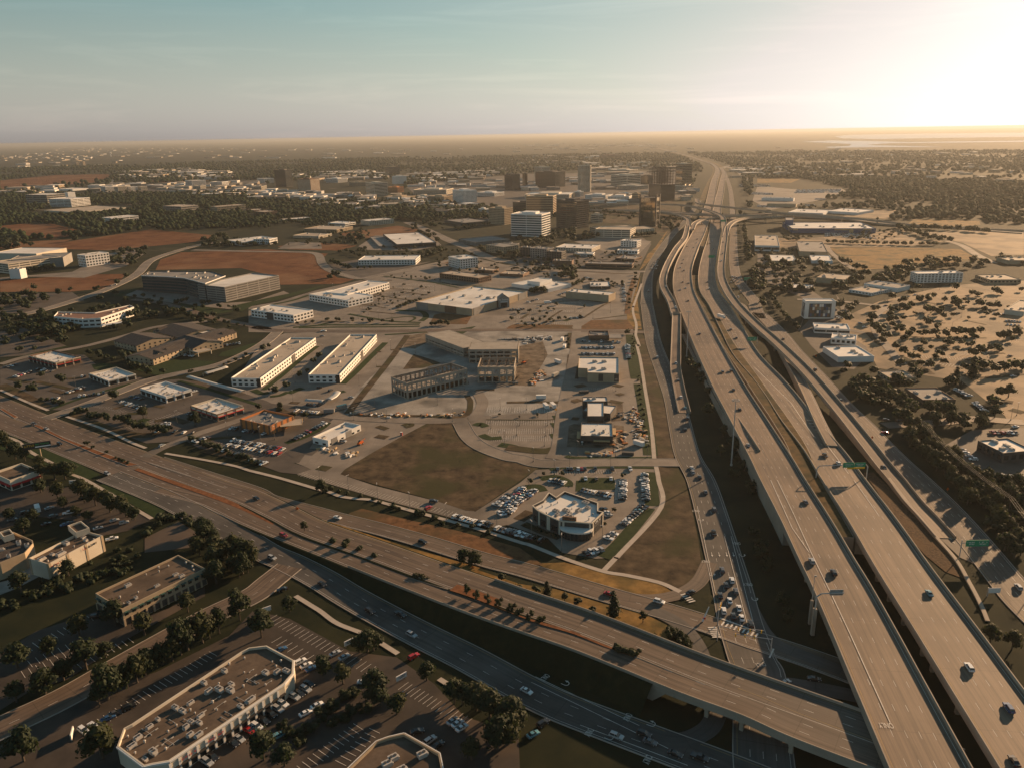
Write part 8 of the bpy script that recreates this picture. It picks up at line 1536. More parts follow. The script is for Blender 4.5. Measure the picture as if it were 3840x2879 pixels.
# ------------------------------------------------------------------ trees
def crown_mesh(name, m, kind, seed, n=420):
 rnd = random.Random(seed); vs = []; fs = []
 def leaf(p, s, nrm):
  a = nrm.orthogonal().normalized(); b = nrm.cross(a); t = rnd.uniform(0, 6.28); a, b = a * math.cos(t) + b * math.sin(t), b * math.cos(t) - a * math.sin(t); k = len(vs)
  e = rnd.uniform(0.6, 1.0); vs.extend([p - a * s, p - b * s * e, p + a * s, p + b * s * e]); fs.append((k, k + 1, k + 2, k + 3))
 # unit crown: radius about 1, from z=0 to z=2 (round) or 3 (cone); lobes make the outline uneven
 if kind == 'round': lobes = [(Vector((0.5 * math.cos(t) * rnd.uniform(.6, 1.2), 0.5 * math.sin(t) * rnd.uniform(.6, 1.2), 0.75 + rnd.uniform(-.25, .4))), rnd.uniform(.36, .6)) for t in [k * 0.9 for k in range(7)]] + [(Vector((rnd.uniform(-.25, .25), rnd.uniform(-.25, .25), 1.2 + .12 * k)), rnd.uniform(.35, .55)) for k in range(3)]
 elif kind == 'cone': lobes = [(Vector((rnd.uniform(-.15, .15), rnd.uniform(-.15, .15), 0.35 + 0.42 * k)), 0.72 * (1 - k / 7.5) + .08) for k in range(6)]
 else: lobes = [(Vector((rnd.uniform(-.55, .55), rnd.uniform(-.55, .55), 0.6 + rnd.uniform(-.2, .5))), rnd.uniform(.3, .5)) for k in range(7)]
 tot = sum(r * r for _, r in lobes)
 for c, r in lobes:
  for k in range(int(n * r * r / tot)):
   d = Vector((rnd.gauss(0, 1), rnd.gauss(0, 1), rnd.gauss(0, 1))).normalized()
   if d.z < -0.6: d.z *= -0.5
   q = r * rnd.uniform(0.72, 1.08); p = c + d * q; nrm = (d + Vector((rnd.uniform(-.6, .6), rnd.uniform(-.6, .6), rnd.uniform(-.3, .7)))).normalized(); leaf(p, rnd.uniform(.07, .14), nrm)
  # inner mass of the clump
  k = len(vs); s = r * .74
  for z, q in ((-1, 0), (-.4, .9), (.4, .9), (1, 0)):
   if q == 0: vs.append(c + Vector((0, 0, z * s)))
   else: vs.extend([c + Vector((q * s * math.cos(t + z), q * s * math.sin(t + z), z * s)) for t in [j * math.pi / 3 for j in range(6)]])
  for j in range(6): fs.extend([(k, k + 1 + (j + 1) % 6, k + 1 + j), (k + 1 + j, k + 1 + (j + 1) % 6, k + 7 + (j + 1) % 6, k + 7 + j), (k + 7 + j, k + 7 + (j + 1) % 6, k + 13)])
 me = bpy.data.meshes.new(name); me.from_pydata([tuple(v) for v in vs], [], fs); me.materials.append(m); me.update(); return me
def trunk_mesh(seed):
 rnd = random.Random(seed); t = MB(); t.tube((0, 0, -0.1), (0, 0, .6), .09, .06, n=6); t.tube((0, 0, .6), (0.03, 0, 1.1), .06, .03, n=5)
 for k in range(4):
  a = k * 1.57 + rnd.uniform(-.4, .4); t.tube((0, 0, .5), (.42 * math.cos(a), .42 * math.sin(a), 1.0 + rnd.uniform(-.1, .25)), .045, .015, n=4, cap=False)
 return t.mesh('trunk', M['bark'])
CROWN = {'round': [crown_mesh('crown', M[('leaf', 'leaf2', 'leaf')[k % 3]], 'round', k) for k in range(6)], 'cone': [crown_mesh('crown', M['leaf3'], 'cone', 10 + k) for k in range(3)], 'small': [crown_mesh('crown', M[('leaf', 'leaf2')[k % 2]], 'round', 20 + k, 180) for k in range(4)], 'bush': [crown_mesh('crown', M['leaf'], 'bush', 30 + k, 200) for k in range(3)]}
TRUNK = [trunk_mesh(k) for k in range(3)]
TREES = []      # (position, radius, height, kind, label, group)
def trees(s, r, label, group, kind='round', hk=1.0, jit=0.25, z=0.0):
 for g in gl(s, z):
  k = random.uniform(1 - jit, 1 + jit * .8); TREES.append((g, r * k, hk, kind, label, group))
def tree_line(s, n, r, label, group, kind='round', hk=1.0, spread=1.0, z=0.0):
 L0 = gl(s, z); cum = [0.0]
 for a, b in zip(L0, L0[1:]): cum.append(cum[-1] + (b - a).length)
 for k in range(n):
  d = cum[-1] * (k + .5) / n; i = max(q for q in range(len(L0) - 1) if cum[q] <= d); p = L0[i].lerp(L0[i + 1], (d - cum[i]) / max(1e-6, cum[i + 1] - cum[i])) + Vector((random.gauss(0, spread), random.gauss(0, spread), 0))
  TREES.append((p, r * random.uniform(.75, 1.25), hk, kind, label, group))
def in_poly(p, P):
 c = False
 for i in range(len(P)):
  u, v = P[i], P[i - 1]
  if (u.y > p.y) != (v.y > p.y) and p.x < (v.x - u.x) * (p.y - u.y) / (v.y - u.y) + u.x: c = not c
 return c
def tree_fill(s, n, r, label, group, kind='round', hk=1.0, seed=1):
 P = gl(s); rnd = random.Random(seed); x0, x1 = min(p.x for p in P), max(p.x for p in P); y0, y1 = min(p.y for p in P), max(p.y for p in P); c = t = 0
 while c < n and t < n * 40:
  t += 1; p = Vector((rnd.uniform(x0, x1), rnd.uniform(y0, y1), 0))
  if in_poly(p, P): TREES.append((p, r * rnd.uniform(.7, 1.3), hk, kind, label, group)); c += 1
tree_fill('d1:1050,330 1500,250 2211,150 2211,520 1700,520 1300,430', 30, 2.6, 'tree in the sunlit tan lot', 'more trees in the tan lot', 'round', 1, 55); tree_fill('d0:1050,1500 1600,1350 2211,1300 2211,1560 1700,1640 1100,1640', 26, 2.6, 'tree in the far tan lot', 'more trees in the far tan lot', 'round', 1, 56)
for k_, (s_, n_t, r_t) in enumerate((('a0:0,1480 400,1440 900,1420 1300,1500 1100,1650 0,1650', 60, 3.4), ('a1:0,60 450,60 700,260 560,340 200,380 0,380', 44, 3.4), ('a0:900,1330 1700,1400 2100,1480 1700,1540 1300,1440', 34, 2.8), ('b0:850,940 1700,960 1900,1010 1500,1060 860,1030', 54, 2.8), ('b0:400,880 800,800 1000,800 900,930 600,930', 44, 3.2), ('c0:0,960 400,1000 560,1080 400,1140 0,1080', 54, 2.8), ('c0:400,960 1000,990 1080,1130 600,1120', 44, 2.4), ('c0:0,1130 440,1120 470,1230 180,1190', 34, 2.6), ('b0:1500,1050 2211,1080 2211,1130 1900,1200 1500,1130', 40, 2.2), ('a1:1250,30 1700,60 2100,200 1900,180 1500,110', 30, 2.6), ('d0:0,960 350,980 640,1060 600,1090 0,1080', 40, 3.0), ('c0:600,1230 960,1200 1000,1300 900,1290', 20, 2.2))): tree_fill(s_, n_t, r_t, 'tree in the greenery between the middle lots', 'greenery of the middle lots', 'round', 1, 60 + k_)
# near, lower left
trees('a3:830,1150 900,1090 970,1030 1060,990 1140,950 1210,890 1270,840 1350,800 1430,770 1500,720 1560,680 1680,620 1740,580 1820,540 1990,430', 4.6, 'tall dark tree between the tan street and strip mall', 'trees beside the tan street', 'round', 1.35)
trees('a3:140,1110 380,1040 530,930 720,840 880,740', 5.0, 'round tree on the kerb strip left of the tan street', 'trees left of the tan street')
trees('a2:960,1200 1200,1280 1560,1090 420,1440 150,1560 660,1290 1650,860', 5.0, 'dark round tree in the lot around the tan office', 'trees around the tan office'); trees('a3:200,1600 850,1580', 6.0, 'dark tree at the bottom left corner', 'trees in the bottom left corner')
trees('a2:570,790 180,930', 5.0, 'sunlit tree beside the curved service drive', 'trees beside the service drive')
trees('a2:80,330 280,345 480,150 340,100 530,240 640,310 740,340 200,440', 4.2, 'tree in the lot behind the red-awning shop', 'trees behind the red-awning shop')
tree_line('a2:640,110 780,190 900,250 1050,300 1150,330', 9, 5.0, 'dark tree in the hedge along the footpath bank', 'trees along the footpath bank'); tree_line('a1:280,1400 420,1440 560,1420 640,1370', 5, 5.0, 'dark tree beside the red-awning shop', 'trees beside the red-awning shop')
trees('a1:60,1190 130,1260 20,1120 330,1330 210,1275 310,1100', 4.5, 'dark tree left of the billboard', 'trees left of the billboard')
tree_fill('a2:1560,480 1700,420 1860,520 2150,700 2080,780 1900,830 1740,880 1700,700 1600,600', 26, 4.2, 'dark tree massed between the tan office and the avenue', 'dark trees beside the avenue', seed=4)
trees('b2:300,1090 70,1300 b3:580,880 745,960 990,1120 1190,1210 1000,1060 1440,930 1810,1590 90,1590 260,1640 1060,1150', 4.9, 'large dark round tree in the lower shopping lots', 'large trees in the lower lots')
tree_line('b3:880,690 1000,680 1070,660', 4, 4.0, 'dark tree behind the shop name board', 'trees behind the name board'); tree_line('b3:1620,1080 1800,1130 1950,1220 2100,1320 2140,1440 1980,1520', 14, 5.0, 'dark tree in the wooded corner by the south frontage road', 'trees in the wooded corner'); tree_line('b3:400,1350 640,1170 800,1080 900,1050', 9, 3.2, 'low dark shrub along the red-kerbed drive', 'shrubs along the red kerb', 'bush', .8); tree_line('b3:650,1320 850,1200 950,1150', 6, 3.5, 'low dark shrub right of the red-kerbed drive', 'shrubs right of the red kerb', 'bush', .8); tree_line('b3:450,1480 250,1330 350,1400', 5, 3.0, 'shrub in the lot island', 'shrubs in the lot island', 'bush', .8)
# avenue medians
trees('b2:425,425 655,530 763,565 880,600 1002,655', 2.3, 'small round tree in the avenue median', 'small trees in the avenue median', 'small', z=1.2)
trees('b2:1770,940 1855,970 1940,1005 2035,1040 2140,1080 c2:110,1110 190,1145 290,1175', 2.3, 'clipped round bush in the bridge median', 'round bushes in the bridge median', 'bush', 1.2, .08, z=6.2); tree_line('c2:880,1385 1090,1445', 9, 1.3, 'low tuft in the end of the bridge median', 'tufts in the bridge median', 'bush', 1.0, .3, z=7.1); tree_line('b2:1330,790 1460,830', 6, 1.4, 'low tuft in the middle of the avenue median', 'tufts in the avenue median', 'bush', 1.0, .3, z=4)
trees('b2:1745,690 1840,725', 4.2, 'rounded dark tree pair beside the north carriageway', 'tree pair beside the north carriageway'); trees('c2:335,975 885,1130', 3.6, 'tree on the golden slope', 'trees on the golden slope', 'cone'); trees('c2:240,930 480,1010 590,1050 1130,1180 710,1100 b2:2065,825', 1.9, 'young tree on the golden slope', 'young trees on the golden slope', 'small')
trees('a1:720,1150 770,1175 885,1215 1640,1530 1705,1530 1755,1555 b2:-50,250', 1.6, 'small tree in the wide avenue median', 'small trees in the wide median', 'small'); tree_line('a1:910,1240 1090,1300', 8, 1.2, 'low shrub in the wide avenue median', 'shrubs in the wide median', 'bush', .8, .4)
tree_fill('c2:1330,1240 1400,1210 1500,1330 1570,1450 1400,1420 1340,1350', 10, 2.6, 'dark shrub in the corner under the bridge', 'shrubs in the corner under the bridge', 'bush', 1.0, 6)
tree_line('c2:0,880 90,920 500,1060 800,1170 1000,1250 1250,1330', 16, 1.8, 'low shrub along the bridge bank', 'shrubs along the bridge bank', 'bush', .8, .8)
tree_line('b2:560,120 620,60 800,130 1000,160 1200,240 1500,330 1700,380 2000,440', 16, 1.7, 'low shrub on the path verge', 'shrubs on the path verge', 'bush', .8, 1.2); trees('b2:565,110', 4.2, 'dark round tree alone on the path verge', None)
tree_line('b2:950,680 1300,880 1700,1060 2100,1240 c3:300,670 700,850 1100,1000', 18, 3.2, 'dark shrub under the south bridge wall', 'shrubs under the south bridge wall', 'bush', 1.0, 2.0)
# freeway left side
trees('c1:1530,500 1560,535 1600,610 1620,600 1640,640', 4.0, 'dark tree in the clump beside the left ramp', 'clump beside the left ramp'); trees('c1:1670,740 1670,910', 4.5, 'dark round tree left of the freeway wall', 'round trees left of the freeway'); trees('c1:1795,1075 1905,1200 1770,1235 1870,1175', 4.5, 'dark tree at the foot of the high mast', 'trees at the high mast'); tree_line('c1:1900,1250 1960,1400 2030,1560', 6, 4.0, 'dark tree along the freeway wall', 'trees along the freeway wall', 'bush', 1.0, 2); tree_line('c2:2060,400 2100,600 2130,760', 5, 3.4, 'dark shrub beside the freeway wall', 'shrubs beside the freeway wall', 'bush', 1.0, 2.5); trees('d2:80,720 200,1020 235,1140', 4.2, 'dark tree in the shadow of the near deck', 'trees in the deck shadow', 'bush', 1.1)
tree_line('c1:1050,250 1052,420', 8, 1.2, 'sapling on the green verge', 'saplings on the green verge', 'small'); trees('c1:1005,230', 3.4, 'dark tree beside the terrace restaurant', None); tree_line('c1:1085,560 1130,900 1180,1180', 14, 1.2, 'low shrub on the verge by the yard', 'shrubs on the yard verge', 'bush', .8, .6)
tree_line('c1:500,240 520,350', 6, 1.5, 'spoil-edge shrub by the site road', 'shrubs by the site road', 'bush', .7, 1); trees('c1:195,1465 310,1395 460,1400 960,1415 c2:890,260', 1.6, 'young tree on a parking island by the middle restaurant', 'young trees by the middle restaurant', 'small'); trees('c1:105,915 260,905 395,1125 255,900 b1:2040,900', 1.1, 'sapling in the empty marked lot', 'saplings in the empty lot', 'small')
tree_line('c2:120,370 430,470', 8, 1.0, 'clipped shrub along the restaurant wall', 'shrubs along the restaurant', 'bush', .7, .5); tree_line('c2:700,440 820,350', 5, 1.0, 'shrub at the right of the restaurant', 'shrubs right of the restaurant', 'bush', .7, .4)
# right side, near
tree_line('d1:880,640 1000,700 1100,760 1220,830 1330,880', 14, 4.2, 'dark tree in the belt right of the frontage road', 'tree belt right of the frontage road'); tree_line('d1:1250,1000 1320,1080 1420,1180 1560,1290 1700,1400 1830,1480', 16, 4.2, 'dark tree under the power line', 'trees under the power line'); tree_fill('d1:1550,900 1900,940 2150,960 2150,1010 1850,1020 1600,1000 1420,1010', 16, 4.0, 'dark tree in the hedge by the side street', 'trees by the side street', seed=8)
trees('d1:740,510 710,560 950,560 850,620 1190,500 1280,530 1350,500 1430,510 1530,480 1270,440 1215,395 1355,390 1145,355', 3.8, 'round tree between the white store and the tan lot', 'trees by the white store'); tree_fill('d1:1100,620 1330,560 1640,600 1620,720 1400,640 1220,700', 14, 3.8, 'dark tree around the tan restaurant', 'trees around the tan restaurant', seed=9); tree_fill('d1:1350,830 1600,860 1900,900 1960,820 1800,700 1650,640 1900,760 2000,860 1960,940 1400,930', 16, 3.8, 'dark tree around the red-trimmed shop', 'trees around the red-trimmed shop', seed=10)
trees('d1:1710,530 1800,560 1850,530 1960,560 2050,545 2130,530 2200,510 1780,600 1640,630', 4.6, 'tall dark tree in the row across the tan lot', 'tall trees across the tan lot', 'cone'); trees('d1:2010,740 2080,750 2150,230 2010,270 2050,280 1780,420 1850,410', 4.6, 'round tree in the tan lot islands', 'trees in the tan lot islands')
trees('d1:1030,300 1060,275 1200,215 1140,210 1280,225 1340,245 1400,250 1250,255 1220,290 1480,245 1560,245 1640,240 1700,240 1770,245 1845,230 1000,215 1010,240 1120,170', 4.0, 'round tree in the long row across the tan lot', 'trees in the long row of the tan lot')
trees('d1:1600,330 1690,320 1590,305 1390,130 1420,150 1510,175 1930,365 1980,360 2000,385', 3.0, 'tree casting a long shadow in the tan lot', 'shadowed trees in the tan lot', 'small')
trees('d0:1420,1390 1460,1370 1350,1400 1550,1400 1630,1410 1660,1440 1270,1440 1240,1480 1110,1490 1100,1530 1200,1460 1210,1410 1440,1500 1500,1510 1540,1540 1620,1430 1520,1480 1850,1440 1930,1450 1980,1450 2000,1340 1970,1330 1780,1350 1820,1360 1640,1300 1400,1480', 4.4, 'dark round tree in the upper tan lot', 'trees in the upper tan lot')
trees('d0:720,1540 750,1570 940,1560 990,1470 960,1480 820,1430 780,1460 760,1490 680,1450 700,1410 930,1590 980,1640 1120,1570 1190,1640 1320,1300 1270,1340 1115,1380 1540,1210 1400,1230', 4.2, 'round tree around the patchwork building', 'trees around the patchwork building')
trees('d2:1740,200 1870,230 2130,640 2180,620 1990,400 2180,250 2100,260', 4.4, 'dark tree on the orange bank at the right edge', 'trees on the right bank'); trees('d2:1930,1340 2110,1400', 4.6, 'dark round tree beside the near right deck', 'trees beside the near right deck'); trees('d1:1900,1450 1880,1480 1660,1370 1400,1200 1720,1390 1900,1220', 4.5, 'dark tree at the right-edge restaurant', 'trees at the right-edge restaurant'); tree_line('d1:1720,1620 1900,1600 2100,1620', 6, 4.0, 'dark tree low on the right edge', 'trees low on the right edge')
tree_fill('d1:700,600 880,640 1100,760 1340,880 1240,980 1100,930 960,880 800,720', 46, 3.6, 'dark tree filling the belt by the right frontage road', 'fill of the right belt', 'round', 1.0, 51); tree_fill('d1:1180,1060 1260,1000 1420,1060 1640,1260 1850,1430 2000,1500 2211,1520 2211,1640 1700,1640 1500,1400', 60, 3.8, 'dark tree filling the wood at the right edge', 'fill of the right wood', 'round', 1.0, 52)
tree_fill('d2:1700,100 1900,80 2211,330 2211,700 2080,620 1900,400', 26, 3.6, 'dark tree on the bank below the power line', 'trees below the power line', 'round', 1.0, 53)
tree_fill('a2:650,640 1000,560 1180,600 1100,760 700,880 300,1000 0,1120 0,980 400,820', 44, 2.0, 'low dark bush in the unlit swale', 'bushes in the swale', 'bush', .8, 54); tree_line('a2:1180,470 1350,330 1500,300 1580,380', 8, 2.6, 'dark shrub round the sloped drain', 'shrubs round the drain', 'bush', .9, 1); tree_line('b2:0,500 200,600 400,740 600,860', 12, 1.6, 'low shrub on the south bank', 'shrubs on the south bank', 'bush', .8, 1)
# middle left
tree_line('a1:1000,400 1100,520 1250,560 1400,560', 10, 3.2, 'dark tree in the screen before the shingled residence', 'screen before the residence'); tree_line('a1:700,390 850,420 950,460', 6, 3.0, 'dark tree left of the shingled residence', 'trees left of the residence'); tree_fill('a1:180,180 400,150 660,160 660,240 540,280 300,240', 26, 4.5, 'dark tree in the grove before the bent office', 'grove before the bent office', seed=11)
tree_fill('a0:0,1370 350,1330 420,1420 250,1450 0,1440', 22, 4.5, 'dark tree in the grove left of the bent office', 'grove left of the bent office', seed=12); trees('a0:290,1300 590,1310 490,1340 800,1310 830,1390 1045,1400 1050,1200 970,1260 1290,1530 1220,1510 1410,1510 1450,1490 1515,1500 1215,1450 1120,1480 1330,1430 60,1580 200,1560 380,1550 160,1610 1690,1540', 4.2, 'round dark tree by the fields and the curved road', 'round trees by the curved road')
tree_line('a1:560,900 700,870 760,900 820,920', 6, 3.0, 'dark tree on the shop hedge', 'trees on the shop hedge', 'bush'); tree_line('a1:850,920 940,950 1030,960 1150,1020 1280,1040 1400,1060', 12, 3.2, 'dark tree along the front hedge of the shops', 'front hedge of the shops'); tree_line('a1:1580,1090 1700,1140 1850,1200 2000,1250 2150,1310', 14, 2.4, 'shrub along the restaurant hedge', 'shrubs along the restaurant hedge', 'bush'); trees('a1:275,720 520,635 1190,925 1620,985 340,590 155,680 945,770', 4.0, 'round tree in the shop car park', 'trees in the shop car parks'); tree_line('a1:330,770 450,790 540,810', 6, 2.4, 'shrub beside the brown strip lot', 'shrubs beside the brown strip', 'bush')
trees('b1:390,580 445,545 340,420 500,470 550,430 600,480 130,340 80,370 180,720 275,680 430,920 330,920 50,850 220,830', 2.8, 'tree beside the paired offices', 'trees beside the paired offices'); tree_line('b1:200,830 240,860', 3, 2.2, 'shrub at the carport', 'shrubs at the carport', 'bush')
tree_line('a1:2080,400 1900,480 1700,520 1540,560', 8, 1.5, 'small tree along the back street', 'small trees along the back street', 'small'); tree_line('a1:1700,80 1800,120 1950,160 2150,190', 8, 1.6, 'small tree along the upper street', 'small trees along the upper street', 'small')
# middle: lots of small parking trees around the big store
tree_line('b0:350,1600 500,1570 640,1560 840,1560 1000,1570 1180,1570', 16, 1.9, 'small tree on the street edge of the big lot', 'street-edge trees of the big lot', 'small', 1, 3); tree_fill('b0:1000,1250 1500,1270 1450,1340 1100,1450 850,1520 820,1480 960,1370', 46, 1.5, 'small tree in the big store lot', 'small trees in the big store lot', 'small', 1, 13); tree_line('b0:1190,1460 1240,1440 1310,1410 1380,1390', 9, 2.4, 'dark tree on the bed left of the big store', 'trees left of the big store', 'small', 1.2, 1); tree_fill('c0:20,1480 600,1400 700,1480 560,1560 200,1620 60,1620', 26, 1.8, 'small tree in the long retail lot', 'small trees in the long retail lot', 'small', 1, 14)
tree_line('b0:1460,1600 1560,1590 1640,1600', 5, 2.6, 'dark tree at the corner of the big store street', 'trees at the big store corner', 'small', 1.2); tree_fill('b0:1100,1150 1500,1180 1560,1230 1150,1210', 14, 1.6, 'small tree in the upper lot', 'small trees in the upper lot', 'small', 1, 15); tree_line('b0:640,1070 700,1100 800,1130 900,1130 1000,1120', 12, 3.4, 'tree in the row round the blue-entry office', 'trees round the blue-entry office'); tree_line('b0:700,1000 780,980 850,1020', 6, 3.2, 'tree at the bend of the curved road', 'trees at the road bend'); trees('b0:635,1215 670,1195 700,1190', 5.0, 'tall tree cluster at the field corner', 'trees at the field corner')
tree_fill('c0:170,1300 330,1320 350,1340 200,1330', 10, 4.0, 'dark tree before the gym', 'trees before the gym', seed=16); tree_fill('c0:460,1130 600,1140 580,1220 500,1240', 16, 4.2, 'dark tree between gym and shops', 'trees between gym and shops', seed=17); tree_line('c0:640,1240 560,1270 480,1290', 5, 3.6, 'dark tree left of the dark shop', 'trees left of the dark shop'); tree_line('c0:1090,1070 1060,1200 1040,1300 1020,1400 1000,1480', 14, 2.2, 'small tree along the frontage lots', 'small trees along the frontage', 'small', 1, 2)
tree_fill('b0:0,940 200,900 560,900 560,950 300,960', 14, 2.2, 'small tree in the field-side lot', 'small trees in the field-side lot', 'small', 1, 18)
# right, middle distance belts
tree_line('c0:1960,750 1980,900 2000,1050 2020,1090', 22, 4.6, 'dark tree in the belt right of the freeway', 'belt right of the freeway'); tree_fill('c0:2000,1180 2211,1120 d0:0,1120 60,1250 0,1420 c0:2180,1480 2050,1300', 34, 4.6, 'dark tree in the mass right of the far queue', 'trees right of the far queue', seed=19); tree_line('d0:100,1330 160,1440 230,1530 290,1600 330,1640', 18, 3.0, 'dark tree in the hedge by the frontage verge', 'hedge by the frontage verge')
tree_fill('d0:60,1070 400,1060 720,1050 820,1130 1000,1150 800,1180 480,1170 100,1180', 46, 4.2, 'dark tree in the belt below the meadow', 'belt below the meadow', seed=20); tree_fill('d0:0,1190 460,1210 480,1330 120,1330 0,1290', 34, 4.2, 'dark tree around the low pale roof', 'trees around the low pale roof', seed=21); tree_fill('d0:1060,1130 1300,1070 1800,1060 1950,1100 1750,1130 1280,1150 1240,1200 1080,1190', 44, 4.6, 'dark tree behind the white hotel', 'trees behind the white hotel', seed=22); tree_fill('d0:660,1200 900,1180 1250,1180 1260,1260 900,1240 740,1290 680,1340 600,1320', 36, 4.2, 'dark tree left of the white hotel', 'trees left of the white hotel', seed=23)
tree_line('d0:560,910 800,920 1200,930 1500,930', 34, 3.2, 'tree in the row above the meadow', 'row above the meadow', 'round', 1, 2); tree_line('d0:1150,780 1300,840 1500,890 1580,910', 26, 5.0, 'dark tree on the slanting hedge', 'slanting hedge', 'round', 1, 4); tree_fill('d0:560,870 900,810 1200,800 1250,860 900,900', 40, 2.4, 'small tree in the blue store lot', 'small trees in the blue store lot', 'small', 1, 24); tree_line('d0:1300,790 1700,810 1950,830', 26, 5.0, 'dark tree on the hedge beyond the dry lot', 'hedge beyond the dry lot', 'round', 1, 5); tree_fill('d0:1950,1000 2000,1060 2211,1100 2211,1080 2050,1030', 12, 4.0, 'dark tree before the half-built shop', 'trees before the half-built shop', seed=25); tree_fill('d0:180,830 300,860 560,870 280,900 200,880', 16, 3.0, 'tree below the blue store', 'trees below the blue store', seed=26)
tree_fill('c0:700,640 1080,650 1100,720 760,740', 40, 4.0, 'tree below the elevated connector', 'trees below the connector', seed=40); tree_fill('c0:1280,700 1460,700 1430,790 1280,840 1240,800', 30, 4.0, 'tree inside the interchange loop', 'trees inside the interchange', seed=27); tree_line('c0:1000,850 1100,860 1240,850', 12, 4.0, 'dark tree before the mirrored tower', 'trees before the mirrored tower'); tree_fill('c0:380,830 700,810 760,870 560,900 400,880', 36, 4.6, 'dark tree below the bronze block', 'trees below the bronze block', seed=28); tree_fill('c0:100,880 400,880 400,930 120,940', 30, 4.2, 'dark tree before the teal office', 'trees before the teal office', seed=29)
tree_fill('a0:950,960 1250,960 1200,1010 1100,1110 920,1100 900,1020', 44, 4.2, 'dark tree in the office lot by the curved road', 'trees in the office lot', seed=30); tree_line('a0:220,1160 320,1150 460,1140', 7, 5.0, 'dark tree before the long garage wall', 'trees before the garage wall'); tree_fill('a0:0,900 60,880 250,930 300,960 0,980', 20, 6.5, 'dark tree at the left field edge', 'trees at the left field edge', seed=31); tree_fill('a0:600,820 700,800 720,860 900,850 860,800 920,780 560,900 640,930', 14, 5.5, 'dark tree on the meadow edge', 'trees on the meadow edge', seed=32); tree_fill('a0:1660,900 1860,860 1920,930 1680,955', 26, 5.0, 'dark tree before the long low office', 'trees before the long low office', seed=33); tree_fill('b0:-200,900 200,905 200,935 -300,955', 26, 4.2, 'dark tree along the field-side office', 'trees along the field-side office', seed=34)
tree_fill('b0:780,860 900,855 920,890 820,910', 12, 5.0, 'dark tree clump left of the glass hall', 'clump left of the glass hall', seed=35)
tree_fill('b0:1340,760 1480,830 1570,900 1510,930 1400,850 1280,780', 24, 4.0, 'tree lining the boulevard', 'trees lining the boulevard', seed=36); tree_fill('b0:1420,960 1600,960 1600,1010 1450,1030', 16, 3.6, 'tree by the boulevard corner', 'trees by the boulevard corner', seed=37); tree_fill('b0:1850,940 2211,990 c0:100,1000 20,1060 b0:2100,1050 1900,1000', 26, 3.6, 'dark tree round the lattice apartments', 'trees round the lattice apartments', seed=38)
# keep trees off buildings and roads, then the 300 that show largest become individuals and the rest one mass
def clear(p, r):
 q = Vector((p.x, p.y))
 for P in BASES:
  c = P[0]
  if (c - q).length > 260: continue
  if in_poly(q, P): return False
 return True
ROADPTS = [(c.to_2d(), w_) for k, rd in ROADS.items() for c, w_ in zip(rd.ctr, rd.wd) if k not in ('footpath', 'median', 'verge', 'street')]
def off_road(p):
 return all((c - p.to_2d()).length > w_ * 0.46 for c, w_ in ROADPTS if abs(c.x - p.x) < 20 and abs(c.y - p.y) < 20)
KEEP = [t for t in TREES if clear(t[0], t[1]) and (t[0].z > 0.5 or off_road(t[0]))]
KEEP.sort(key=lambda t: -t[1] / t[0].length)
def lab_ok(t): return t[4]
for k, (p, r, hk, kind, label, group) in enumerate(KEEP[:300]):
 rz = random.uniform(0, 6.28); o = empty({'bush': 'shrub'}.get(kind, 'tree'), p, rz); tag(o, label, 'shrub' if kind == 'bush' else 'tree', group or 'single trees')
 lift = {'round': .28, 'cone': .18, 'small': .6, 'bush': -.2}[kind] * r
 cr = link(random.choice(CROWN[kind]), 'crown', o, (0, 0, lift), random.uniform(0, 6.28), (r, r * random.uniform(.9, 1.1), r * hk * random.uniform(.85, 1.1)))
 link(random.choice(TRUNK), 'trunk', o, (0, 0, 0), 0, (r, r, r * (1.15 if kind != 'bush' else .5)))
# the rest: one joined mass of small clumped crowns
_ico = bmesh.new(); bmesh.ops.create_icosphere(_ico, subdivisions=1, radius=1.0); IV = np.array([v.co[:] for v in _ico.verts]); IF = np.array([[v.index for v in f.verts] for f in _ico.faces]); _ico.free()
def mass(name, label, items, m, seed, lobes=3, leaves=0):
 """items: (x, y, z, r); each crown = a few jittered low-poly clumps"""
 rng = np.random.default_rng(seed); V = []; Fc = []; off = 0
 for x, y, z, r in items:
  for k in range(lobes):
   s = r * rng.uniform(.45, .75) if lobes > 1 else r; c = np.array([x + rng.normal(0, r * .4) * (lobes > 1), y + rng.normal(0, r * .4) * (lobes > 1), z + r * rng.uniform(.7, 1.3)])
   V.append(c + IV * (s * rng.uniform(.62, 1.3, (12, 1))) * np.array([1, 1, .85])); Fc.append(IF + off); off += 12
  if leaves:
   d = rng.normal(0, 1, (leaves, 3)); d /= np.linalg.norm(d, axis=1)[:, None]; c = np.array([x, y, z + r]) + d * np.array([1, 1, .8]) * r * rng.uniform(.6, 1.12, (leaves, 1)); a = rng.normal(0, .13 * r, (leaves, 3)); b = rng.normal(0, .13 * r, (leaves, 3))
   V.append(np.stack([c - a, c - b, c + a, c + b], 1).reshape(-1, 3)); q = off + 4 * np.arange(leaves)[:, None]; Fc.append(np.concatenate([q + [0, 1, 2], q + [0, 2, 3]])); off += 4 * leaves
 V = np.concatenate(V); Fc = np.concatenate(Fc); me = bpy.data.meshes.new(name); me.vertices.add(len(V)); me.vertices.foreach_set('co', V.ravel()); me.loops.add(Fc.size); me.loops.foreach_set('vertex_index', Fc.ravel().astype(np.int32))
 me.polygons.add(len(Fc)); me.polygons.foreach_set('loop_start', np.arange(0, Fc.size, 3, dtype=np.int32)); me.polygons.foreach_set('loop_total', np.full(len(Fc), 3, dtype=np.int32)); me.update(calc_edges=True); me.materials.append(m)
 o = bpy.data.objects.new(name, me); COL.objects.link(o); tag(o, label, 'trees', kind='stuff'); return o
